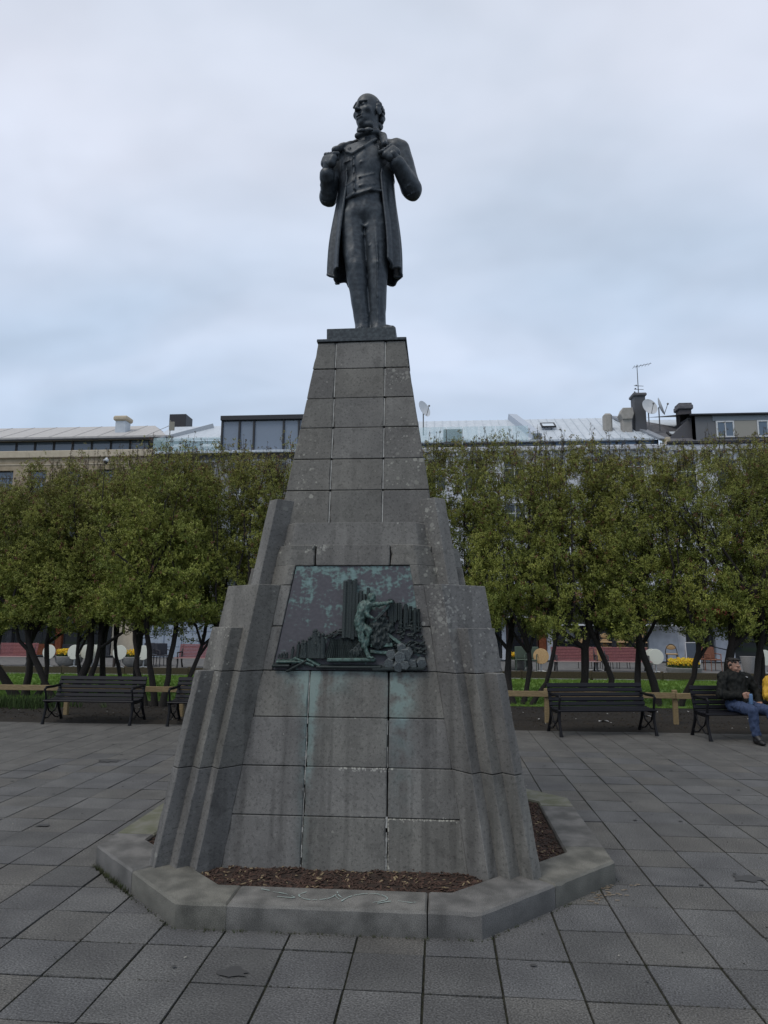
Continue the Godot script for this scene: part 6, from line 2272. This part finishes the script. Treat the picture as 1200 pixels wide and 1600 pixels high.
	var led := MB.new()
	led.bar(Vector3(-5.4, 11.25, 0.05), Vector3(-6.75, 13.75, -4.1), 0.5, 0.12)
	part(D, "lead_flashing", led.done(), plain(lin(0.22, 0.24, 0.27), 0.5))
	bx(D, "chimney_stub", cream, Vector3(-5.35, 10.95, -0.2), Vector3(-5.1, 11.35, 0.2), 0.02)
	# dormer
	var dm := MB.new()
	dm.extrude(PackedVector2Array([Vector2(-0.3, 11.1), Vector2(-0.3, 12.64), Vector2(-4.1, 12.9), Vector2(-4.1, 12.2), Vector2(-2.0, 12.2)]), Vector3(-3.75, 0, 0), Basis(Vector3(0, 0, 1), Vector3.UP, Vector3.RIGHT), 0.12)
	part(D, "dormer_cheek", dm.done(), plain(lin(0.085, 0.085, 0.095), 0.7))
	var ck := MB.new()
	ck.extrude(PackedVector2Array([Vector2(-5.1, 11.3), Vector2(-3.7, 11.05), Vector2(-3.7, 12.66)]), Vector3(0, 0, -2.2), Basis.IDENTITY, 1.6)
	part(D, "dormer_side_slope", ck.done(), plain(lin(0.085, 0.085, 0.095), 0.7))
	bx(D, "dormer_front", plain(lin(0.14, 0.145, 0.155), 0.7), Vector3(-3.75, 11.05, -0.5), Vector3(5.5, 12.6, -0.3))
	bx(D, "dormer_band", plain(lin(0.22, 0.25, 0.28), 0.6), Vector3(-2.75, 12.3, -0.3), Vector3(5.5, 12.58, -0.27))
	for q in [[-2.6, -1.7, 1], [-0.55, 0.5, 1], [1.7, 2.7, 1], [3.2, 4.3, 1]]:
		window(D, q[0], q[1], 11.4, 12.28, -0.26, wframe, bglass, 1, 0, 0.07)
	for q in [[-1.68, -0.57], [0.52, 1.68]]:
		bx(D, "dormer_panel", plain(lin(0.30, 0.29, 0.26), 0.8), Vector3(q[0], 11.4, -0.3), Vector3(q[1], 12.28, -0.262))
	var dr := MB.new()
	dr.quad(Vector3(-3.95, 12.66, -0.1), Vector3(5.5, 12.66, -0.1), Vector3(5.5, 13.7, -4.2), Vector3(-5.0, 13.7, -4.2), Vector3(0, 1, 0.3))
	dr.quad(Vector3(-3.95, 12.58, -0.1), Vector3(5.5, 12.58, -0.1), Vector3(5.5, 12.66, -0.1), Vector3(-3.95, 12.66, -0.1), Vector3(0, 0, 1))
	dr.quad(Vector3(-3.95, 12.58, -0.1), Vector3(5.5, 12.58, -0.1), Vector3(5.5, 12.58, -0.6), Vector3(-3.95, 12.58, -0.6), Vector3(0, -1, 0))
	part(D, "dormer_roof", dr.done(), black)
	var sk := MB.new()
	sk.box(Vector3(-4.35, 11.86, -1.15), Vector3(0.85, 0.1, 0.6), Basis(Vector3.RIGHT, 0.55))
	var sk2 := part(D, "skylight", sk.done(), black)
	var skp := MB.new()
	skp.box(Vector3(-4.35, 11.92, -1.12), Vector3(0.62, 0.03, 0.42), Basis(Vector3.RIGHT, 0.55))
	part(sk2, "pane", skp.done(), plain(lin(0.55, 0.6, 0.65), 0.1))
	bx(D, "shop_back_wall", floor_in, Vector3(-5.3, 0, -2.2), Vector3(5.5, 3.0, -2.0))
	for q in [[-5.3, -4.9], [-3.5, -2.6], [-0.1, 0.5], [3.0, 3.5]]:
		bx(D, "pilaster", white, Vector3(q[0], 0, -0.3), Vector3(q[1], 2.5, 0.05), 0.02)
	bx(D, "fascia", dkwall, Vector3(-5.3, 2.5, -0.25), Vector3(5.5, 3.0, 0.03), 0.02)
	for q in [[-4.85, -3.55], [-2.55, -0.15], [0.55, 2.95], [3.55, 5.4]]:
		window(D, q[0], q[1], 0.15, 2.45, -0.18, dframe, dglass, 1, 1)
	for i in 3:
		var x0 := -5.2 + 3.0 * i
		var aw := MB.new()
		aw.extrude(PackedVector2Array([Vector2(0, 2.75), Vector2(0, 2.70), Vector2(1.2, 1.95), Vector2(1.2, 2.15)]), Vector3(x0, 0, 0.04), Basis(Vector3(0, 0, 1), Vector3.UP, Vector3.RIGHT), 2.8)
		part(D, "awning", aw.done(), red)
	# roof things on the right
	var V := thing("roof_vent", "slim beige ventilation cowl on the pale roof", "vent", Vector3(9.25, 12.45, -37.8))
	bx(V, "shaft", cowl, Vector3(-0.23, -0.6, -0.25), Vector3(0.23, 0.78, 0.25), 0.10)
	var V2 := thing("roof_vent", "wide beige ventilation cowl with splayed head, next to the tall dark chimney", "vent", Vector3(10.2, 12.5, -37.6))
	bx(V2, "shaft", cowl, Vector3(-0.25, -0.6, -0.25), Vector3(0.25, 0.30, 0.25), 0.02)
	var hd := MB.new()
	hd.extrude(PackedVector2Array([Vector2(-0.25, 0.28), Vector2(0.25, 0.28), Vector2(0.36, 0.58), Vector2(0.30, 0.92), Vector2(-0.22, 0.92), Vector2(-0.38, 0.58)]), Vector3(0, 0, -0.35), Basis.IDENTITY, 0.7, 0.03)
	part(V2, "cowl_head", hd.done(), cowl)
	var K := thing("chimney", "tall dark rendered chimney with a flat cap, carrying an aerial", "chimney", Vector3(10.95, 12.0, -37.8))
	bx(K, "stack", plain(lin(0.085, 0.09, 0.10), 0.9), Vector3(-0.30, -0.6, -0.35), Vector3(0.30, 2.12, 0.35), 0.03)
	bx(K, "cap", slate, Vector3(-0.38, 2.12, -0.43), Vector3(0.38, 2.30, 0.43), 0.05)
	var an := MB.new()
	an.tube(PackedVector3Array([Vector3(0, 0, 0), Vector3(0, 1.75, 0)]), PackedFloat32Array([0.03, 0.02]), 6)
	an.tube(PackedVector3Array([Vector3(-0.2, 1.62, 0), Vector3(0.75, 1.78, 0.1)]), PackedFloat32Array([0.014, 0.014]), 5)
	for i in 6:
		var x := -0.18 + i * 0.17
		an.tube(PackedVector3Array([Vector3(x, 1.63 + i * 0.028, -0.25), Vector3(x, 1.63 + i * 0.028, 0.25)]), PackedFloat32Array([0.009, 0.009]), 4)
	for i in 3:
		an.tube(PackedVector3Array([Vector3(-0.22, 0.15 + i * 0.2, 0), Vector3(0.26, 0.08 + i * 0.2, 0.1)]), PackedFloat32Array([0.016, 0.016]), 5)
		an.blob(Vector3(-0.2 + i * 0.05, 0.18 + i * 0.19, 0.0), Vector3(0.05, 0.05, 0.05), Basis.IDENTITY, 6, 4)
	tag_top(an, "television_aerial", plain(lin(0.10, 0.11, 0.12), 0.6), "spindly television aerial on top of the tall dark chimney", "antenna", Vector3(11.0, 14.28, -37.8))
	dish("round white satellite dish in front of the tall dark chimney", Vector3(11.30, 13.35, -37.1), 0.46, 0.35, -0.25, 1.2, wframe)
	dish("satellite dish seen edge on, right of the tall dark chimney", Vector3(11.95, 13.45, -37.4), 0.5, 1.25, -0.3, 1.3, wframe)
	dish("satellite dish peeking out beside the right edge of the pedestal shaft", Vector3(-0.85, 13.55, -37.3), 0.48, 0.95, -0.3, 1.6, wframe)
	var K2 := thing("chimney", "short dark brick chimney with a stepped cap on the grey roof", "chimney", Vector3(13.55, 13.0, -38.4))
	bx(K2, "stack", plain(lin(0.07, 0.066, 0.07), 0.9), Vector3(-0.32, -0.9, -0.32), Vector3(0.32, 0.5, 0.32), 0.02)
	bx(K2, "cap", slate, Vector3(-0.41, 0.5, -0.41), Vector3(0.41, 0.78, 0.41), 0.05)
	bx(K2, "cap", slate, Vector3(-0.36, 0.78, -0.36), Vector3(0.36, 0.88, 0.36), 0.03)

func tag_top(b: MB, called: String, m: Material, label: String, cat: String, at: Vector3) -> void:
	var o := part(self, called, b.done(), m, at)
	tag(o, label, cat)
func tag_box(called: String, m: Material, a: Vector3, b: Vector3, label: String, cat: String) -> void:
	var s := MB.new()
	s.cbox((a + b) * 0.5, (b - a).abs(), 0.02)
	tag_top(s, called, m, label, cat, Vector3.ZERO)

# ------------------------------------------------------------------ street furniture behind the lawn
func build_street() -> void:
	var rng := RandomNumberGenerator.new()
	rng.seed = 71
	var red := grain(lin(0.16, 0.05, 0.055), lin(0.24, 0.085, 0.09), 0.5, 0.7, 0.2, 151)
	var pale := plain(lin(0.35, 0.25, 0.23), 0.7)
	var iron := plain(lin(0.02, 0.02, 0.022), 0.5)
	var rb: Node3D = null
	var spots := [[-17.4, "red slatted bench at the left edge beyond the lawn", 1.75], [-9.65, "red slatted bench beyond the lawn, left of the pedestal", 1.1], [5.15, "left one of the two red slatted benches beyond the lawn on the right", 1.6], [7.05, "right one of the two red slatted benches beyond the lawn, below stacked chairs", 1.6]]
	for q in spots:
		var T := thing("red_bench", q[1], "bench", Vector3(q[0], 0, -27.6), 0.0, "red benches along the street")
		var w: float = 1.75
		for i in 9:
			var m := MB.new()
			m.cbox(Vector3(0, 0.46 + i * 0.056, -0.22 - i * 0.017), Vector3(w, 0.045, 0.03), 0.006, Basis(Vector3.RIGHT, -0.29))
			part(T, "back_slat", m.done(), red)
		for i in 6:
			var m := MB.new()
			m.cbox(Vector3(0, 0.43 - 0.01 * absf(i - 2.5), 0.26 - i * 0.085), Vector3(w, 0.03, 0.07), 0.006)
			part(T, "seat_slat", m.done(), pale if i == 0 else red)
		for s in [-0.75, 0.75]:
			var m := MB.new()
			var ax := Vector3.RIGHT
			m.tube(PackedVector3Array([Vector3(s, 0, 0.28), Vector3(s, 0.22, 0.2), Vector3(s, 0.41, 0.24)]), PackedFloat32Array([0.04, 0.03, 0.04]), 6, 1.0, ax)
			m.tube(PackedVector3Array([Vector3(s, 0, -0.35), Vector3(s, 0.22, -0.24), Vector3(s, 0.42, -0.2), Vector3(s, 0.95, -0.39)]), PackedFloat32Array([0.04, 0.03, 0.04, 0.03]), 6, 1.0, ax)
			m.tube(PackedVector3Array([Vector3(s, 0.42, 0.24), Vector3(s, 0.62, 0.26), Vector3(s, 0.63, -0.25)]), PackedFloat32Array([0.025, 0.03, 0.03]), 6, 1.0, ax)
			part(T, "iron_leg", m.done(), iron)
	# cafe tables with their round tops tipped up
	var cream := plain(lin(0.55, 0.57, 0.50), 0.5)
	var ply := grain(lin(0.42, 0.27, 0.12), lin(0.52, 0.36, 0.18), 0.6, 0.6, 0.15, 152)
	var alu := plain(lin(0.4, 0.42, 0.43), 0.35, 0.6)
	var tabs := [
		[-15.77, -27.5, 0, "cream round cafe table tipped up left of the left flower bowl"], [-14.72, -27.5, 0, "cream round cafe table tipped up right of the left flower bowl"],
		[-14.40, -27.9, 0, "tipped cream table first behind the leaning row at the left"], [-14.26, -28.1, 0, "tipped cream table second behind the leaning row at the left"], [-14.12, -28.3, 0, "tipped cream table last in the leaning row at the left"],
		[-12.82, -27.5, 0, "cream round cafe table tipped up just left of the yellow flowers near the blue wall"], [-11.84, -27.5, 0, "cream round cafe table tipped up just right of the yellow flowers near the blue wall"],
		[3.80, -27.3, 1, "light wood round table tipped up beside the left red bench on the right"], [6.08, -28.4, 1, "light wood round table between the two right red benches"],
		[8.12, -27.6, 0, "cream round table tipped up right of the red benches, front one of two"], [8.02, -27.75, 0, "cream round table tipped up right of the red benches, rear one of two"], [12.05, -27.5, 0, "cream round table tipped up at the right edge behind the sitters"]]
	for q in tabs:
		var T := thing("cafe_table", q[3], "table", Vector3(q[0], 0, q[1]), rng.randfn(0, 0.08), "round cafe tables with tipped tops")
		var t := MB.new()
		var bs := Basis(Vector3.RIGHT, PI / 2 - 0.1)
		t.lathe(Vector3(0, 0.60, 0.06), PackedVector2Array([Vector2(0.001, -0.012), Vector2(0.28, -0.012), Vector2(0.292, 0.0), Vector2(0.28, 0.012), Vector2(0.001, 0.012)]), 32, bs)
		part(T, "tabletop", t.done(), ply if q[2] == 1 else cream)
		var l := MB.new()
		l.tube(PackedVector3Array([Vector3(0, 0.03, 0), Vector3(0, 0.70, 0)]), PackedFloat32Array([0.03, 0.025]), 8)
		part(T, "column", l.done(), alu)
		for k in 4:
			var f := MB.new()
			var a := TAU * k / 4 + 0.4
			f.tube(PackedVector3Array([Vector3(0, 0.05, 0), Vector3(cos(a) * 0.3, 0.02, sin(a) * 0.3)]), PackedFloat32Array([0.025, 0.018]), 6)
			part(T, "foot", f.done(), alu)
	# flower bowls
	var conc := grain(lin(0.17, 0.17, 0.165), lin(0.24, 0.24, 0.23), 0.8, 0.9, 0.15, 153)
	var petal := MB.new()
	for k in 6:
		var a := TAU * k / 6
		petal.tri(Vector3.ZERO, Vector3(cos(a - 0.4) * 0.035, 0.012, sin(a - 0.4) * 0.035), Vector3(cos(a + 0.4) * 0.035, 0.012, sin(a + 0.4) * 0.035), Vector3.UP)
	petal.tube(PackedVector3Array([Vector3.ZERO, Vector3(0, 0.03, 0)]), PackedFloat32Array([0.012, 0.016]), 6)
	var pm := petal.done()
	var blade := MB.new()
	blade.tri(Vector3(-0.01, 0, 0), Vector3(0.01, 0, 0), Vector3(0.02, 0.25, 0.02), Vector3(0, 0, 1))
	blade.tri(Vector3(0, 0, -0.01), Vector3(0, 0, 0.01), Vector3(-0.03, 0.22, -0.02), Vector3(1, 0, 0))
	var bm := blade.done()
	for q in [[-15.16, -27.9, 0.55, "concrete bowl planter between cream tables at the left", "yellow daffodils in the left bowl planter behind the tree stems"], [-12.3, -27.9, 0.6, "round concrete bowl planter in front of the pale blue wall", "yellow daffodils in the bowl planter by the pale blue wall"], [3.0, -28.2, 0.4, "small concrete bowl planter just right of the pedestal", "few yellow daffodils in the small bowl just right of the pedestal"], [7.95, -24.0, 0.55, "large concrete bowl planter below the chalkboard sign", "bright yellow daffodils below the chalkboard sign"]]:
		var r: float = q[2]
		var T := thing("bowl_planter", q[3], "planter", Vector3(q[0], 0, q[1]), 0.0, "concrete bowl planters")
		var b := MB.new()
		b.lathe(Vector3.ZERO, PackedVector2Array([Vector2(r * 0.5, 0.0), Vector2(r * 0.72, 0.06), Vector2(r * 0.92, 0.2), Vector2(r, 0.40), Vector2(r, 0.43), Vector2(r * 0.93, 0.43), Vector2(r * 0.85, 0.34), Vector2(0.001, 0.34)]), 30)
		part(T, "bowl", b.done(), conc)
		var so := MB.new()
		so.lathe(Vector3.ZERO, PackedVector2Array([Vector2(r * 0.9, 0.37), Vector2(0.001, 0.40)]), 20)
		part(T, "soil", so.done(), plain(lin(0.02, 0.015, 0.01), 1.0))
		var F := thing("daffodils", q[4], "flowers", Vector3(q[0], 0.38, q[1]), 0.0)
		var xl := []
		var xf := []
		for i in int(420 * r / 0.55):
			var a := rng.randf() * TAU
			var d := sqrt(rng.randf()) * r * 0.88
			var p := Vector3(cos(a) * d, 0, sin(a) * d)
			var s := rng.randf_range(0.7, 1.2)
			xl.push_back([Transform3D(Basis.from_euler(Vector3(rng.randfn(0, 0.3), rng.randf() * TAU, rng.randfn(0, 0.3))).scaled(Vector3(s, s, s)), p), Color(0.03, 0.06, 0.015).lerp(Color(0.07, 0.11, 0.03), rng.randf())])
			if rng.randf() < (0.75 if r != 0.4 else 0.4):
				xf.push_back([Transform3D(Basis.from_euler(Vector3(rng.randf_range(0.3, 1.5), rng.randfn(0, 0.8), rng.randfn(0, 0.3))), p + Vector3(0, rng.randf_range(0.12, 0.31) * (1.15 - d * 0.35), 0)), Color(0.80, 0.64, 0.04).lerp(Color(0.82, 0.48, 0.01), rng.randf())])
		scatter(F, "leaves", bm, xl, plain(Color.WHITE, 0.8)).set_meta("kind", "stuff")
		scatter(F, "blooms", pm, xf, plain(Color.WHITE, 0.7)).set_meta("kind", "stuff")
	# stacked bistro chairs behind the red benches
	var rat := plain(lin(0.36, 0.24, 0.12), 0.7)
	var dk := plain(lin(0.02, 0.016, 0.014), 0.6)
	var cs := [[6.75, -29.6, 3, 0.0], [7.42, -29.6, 3, 0.0], [8.1, -29.4, 3, 0.0], [5.85, -29.4, 2, 0.1], [9.05, -28.6, 1, -0.2]]
	var lab := ["tall stack left of centre above the red benches", "tall stack in the middle above the red benches", "tall stack nearest the white round tables", "low stack above the left red bench", "alone beside the white round tables"]
	for si in cs.size():
		var q: Array = cs[si]
		for k in int(q[2]):
			var pos: String = ["lowest", "middle", "topmost"][k] if q[2] == 3 else ["lower", "upper"][k]
			var T := thing("bistro_chair", "tan cane bistro chair, %s" % [("%s of the %s" % [pos, lab[si]]) if q[2] > 1 else lab[si]], "chair", Vector3(q[0], k * 0.21, q[1] + k * 0.03), q[3], "stacked bistro chairs")
			var s := MB.new()
			s.cbox(Vector3(0, 0.66, 0), Vector3(0.42, 0.05, 0.40), 0.02)
			part(T, "seat", s.done(), rat)
			var bk := MB.new()
			bk.blob(Vector3(0, 0.92, -0.2), Vector3(0.19, 0.10, 0.02), Basis.IDENTITY, 12, 8)
			part(T, "cane_back", bk.done(), rat)
			var fr := MB.new()
			var pts := PackedVector3Array()
			var rd := PackedFloat32Array()
			for i in 13:
				var a := PI * i / 12
				pts.push_back(Vector3(cos(a) * 0.22, 0.66 + sin(a) * 0.38, -0.2))
				rd.push_back(0.018)
			fr.tube(pts, rd, 5)
			part(T, "back_frame", fr.done(), dk)
			for lx in [-0.19, 0.19]:
				for lz in [-0.19, 0.18]:
					var l := MB.new()
					l.tube(PackedVector3Array([Vector3(lx * 1.1, 0.0 if k == 0 else 0.22, lz * 1.15), Vector3(lx, 0.66, lz)]), PackedFloat32Array([0.014, 0.018]), 5)
					part(T, "leg", l.done(), dk)
	# brown wicker chair, dark chairs by the blue wall, green chairs
	var wick := grain(lin(0.12, 0.045, 0.025), lin(0.22, 0.09, 0.05), 0.2, 0.8, 0.4, 155)
	var navy := plain(lin(0.022, 0.024, 0.035), 0.7)
	var grn := plain(lin(0.05, 0.075, 0.055), 0.7)
	for q in [[10.67, -28.8, wick, "brown wicker armchair in front of the shop beside the chalkboard sign", 0.2], [10.25, -29.2, wick, "brown wicker armchair half behind the other one beside the chalkboard sign", -0.2], [-11.35, -28.3, navy, "dark folding chair leaning right of the yellow flowers by the blue wall", 0.7], [-11.75, -28.6, navy, "dark upright chair behind the cream table by the blue wall", 0.0], [-12.3, -28.9, navy, "dark chair behind the yellow flowers by the blue wall", 0.1], [3.1, -27.6, grn, "grey green chair nearest the pedestal on the right", 0.0], [3.46, -27.4, grn, "grey green chair beside the light wood table", -0.3]]:
		var T := thing("cafe_chair", q[3], "chair", Vector3(q[0], 0, q[1]), q[4], "cafe chairs")
		var s := MB.new()
		s.cbox(Vector3(0, 0.45, 0), Vector3(0.46, 0.05, 0.45), 0.02)
		part(T, "seat", s.done(), q[2])
		var b := MB.new()
		b.cbox(Vector3(0, 0.71, -0.24), Vector3(0.45, 0.46, 0.04), 0.018, Basis(Vector3.RIGHT, -0.12))
		part(T, "backrest", b.done(), q[2])
		for sx in [-0.21, 0.21]:
			var am := MB.new()
			am.tube(PackedVector3Array([Vector3(sx, 0.45, 0.2), Vector3(sx * 1.1, 0.66, 0.18), Vector3(sx * 1.1, 0.68, -0.22)]), PackedFloat32Array([0.018, 0.02, 0.02]), 5)
			part(T, "armrest", am.done(), q[2])
			for sz in [-0.2, 0.2]:
				var l := MB.new()
				l.tube(PackedVector3Array([Vector3(sx * 1.05, 0, sz * 1.1), Vector3(sx, 0.44, sz)]), PackedFloat32Array([0.015, 0.018]), 5)
				part(T, "leg", l.done(), q[2])
	# chalkboard, post, woven pot
	var ab := thing("chalkboard_sign", "blank dark chalkboard in a white frame standing behind the large flower bowl", "sign", Vector3(9.5, 0, -27.6), -0.05)
	var tilt := Basis(Vector3.RIGHT, -0.1)
	var bd := MB.new()
	bd.box(Vector3(0, 0.70, 0), Vector3(0.46, 0.82, 0.02), tilt)
	part(ab, "board", bd.done(), plain(lin(0.055, 0.07, 0.095), 0.6))
	var fm := MB.new()
	fm.box(tilt * Vector3(-0.24, 0, 0.004) + Vector3(0, 0.70, 0), Vector3(0.03, 0.9, 0.035), tilt)
	fm.box(tilt * Vector3(0.24, 0, 0.004) + Vector3(0, 0.70, 0), Vector3(0.03, 0.9, 0.035), tilt)
	fm.box(tilt * Vector3(0, 0.435, 0.004) + Vector3(0, 0.70, 0), Vector3(0.45, 0.03, 0.034), tilt)
	fm.box(tilt * Vector3(0, -0.435, 0.004) + Vector3(0, 0.70, 0), Vector3(0.45, 0.03, 0.034), tilt)
	part(ab, "frame", fm.done(), plain(lin(0.5, 0.5, 0.52), 0.7))
	for sx in [-0.23, 0.23]:
		var l := MB.new()
		l.bar(Vector3(sx, 1.12, -0.05), Vector3(sx, 0, -0.35), 0.03, 0.03)
		l.bar(Vector3(sx, 0.28, 0.05), Vector3(sx, 0, 0.08), 0.03, 0.03)
		part(ab, "leg", l.done(), plain(lin(0.4, 0.4, 0.42), 0.7))
	var pole := MB.new()
	pole.tube(PackedVector3Array([Vector3(0, 0, 0), Vector3(0, 0.9, 0), Vector3(0, 3.4, 0)]), PackedFloat32Array([0.06, 0.06, 0.05]), 10)
	pole.lathe(Vector3(0, 3.4, 0), PackedVector2Array([Vector2(0.05, 0), Vector2(0.16, 0.08), Vector2(0.18, 0.36), Vector2(0.05, 0.5), Vector2(0.001, 0.52)]), 12)
	tag_top(pole, "street_lamp", plain(lin(0.035, 0.025, 0.02), 0.6), "thin dark lamp post on the pavement in front of the ochre wall at the left", "street lamp", Vector3(-13.1, 0, -27.6))
	var pot := MB.new()
	pot.lathe(Vector3.ZERO, PackedVector2Array([Vector2(0.001, 0.0), Vector2(0.17, 0.0), Vector2(0.26, 0.62), Vector2(0.28, 0.64), Vector2(0.24, 0.64), Vector2(0.22, 0.5), Vector2(0.001, 0.5)]), 20)
	tag_top(pot, "woven_pot", grain(lin(0.22, 0.21, 0.2), lin(0.32, 0.31, 0.3), 0.2, 0.9, 0.4, 156), "tall pale woven pot behind the seated man", "pot", Vector3(11.45, 0, -27.5))
	# scrap of paper on the soil
	for q in [[3.0, -13.6], [4.0, -14.4]]:
		var pp := MB.new()
		pp.quad(Vector3(-0.09, 0.02, 0.02), Vector3(0.0, 0.05, 0.04), Vector3(0.02, 0.02, -0.05), Vector3(-0.08, 0.035, -0.04), Vector3.UP)
		pp.quad(Vector3(0.0, 0.05, 0.04), Vector3(0.1, 0.02, 0.03), Vector3(0.09, 0.03, -0.04), Vector3(0.02, 0.02, -0.05), Vector3.UP)
		tag_top(pp, "paper_scrap", plain(lin(0.55, 0.55, 0.55), 0.9), "crumpled white paper scrap on the dark soil %s" % ("under the empty right bench" if q[0] < 3.5 else "between the right bench and the fence post"), "paper", Vector3(q[0], 0.02, q[1]))

# ------------------------------------------------------------------ scene
func _ready() -> void:
	var cam := Camera3D.new()
	cam.name = "camera"
	cam.position = Vector3(0, 1.83, 0)
	cam.rotation = Vector3(0.158, 0.0806, 0.0045)
	cam.fov = rad_to_deg(2.0 * atan(800.0 / 1085.0))
	cam.near = 0.05
	cam.far = 600.0
	add_child(cam)
	cam.make_current()
	var env := Environment.new()
	env.background_mode = Environment.BG_SKY
	var sky := Sky.new()
	var sm := PanoramaSkyMaterial.new()
	sm.panorama = ImageTexture.create_from_image(sky_image())
	sky.sky_material = sm
	env.sky = sky
	env.tonemap_mode = Environment.TONE_MAPPER_LINEAR
	env.tonemap_exposure = 1.0
	env.sdfgi_enabled = true
	env.ssao_enabled = true
	env.ssil_enabled = true
	var we := WorldEnvironment.new()
	we.name = "world_environment"
	we.environment = env
	add_child(we)
	var sun := DirectionalLight3D.new()
	sun.name = "sun"
	sun.light_energy = 0.38
	sun.light_angular_distance = 22.0
	sun.light_color = Color(1.0, 0.97, 0.93)
	sun.shadow_enabled = true
	sun.rotation = Vector3(-0.95, -0.75, 0)
	add_child(sun)
	build_ground(cam)
	build_buildings()
	build_kerb()
	build_pedestal()
	build_statue()
	build_fences()
	build_trees()
	build_street()
	build_benches()
	build_people()
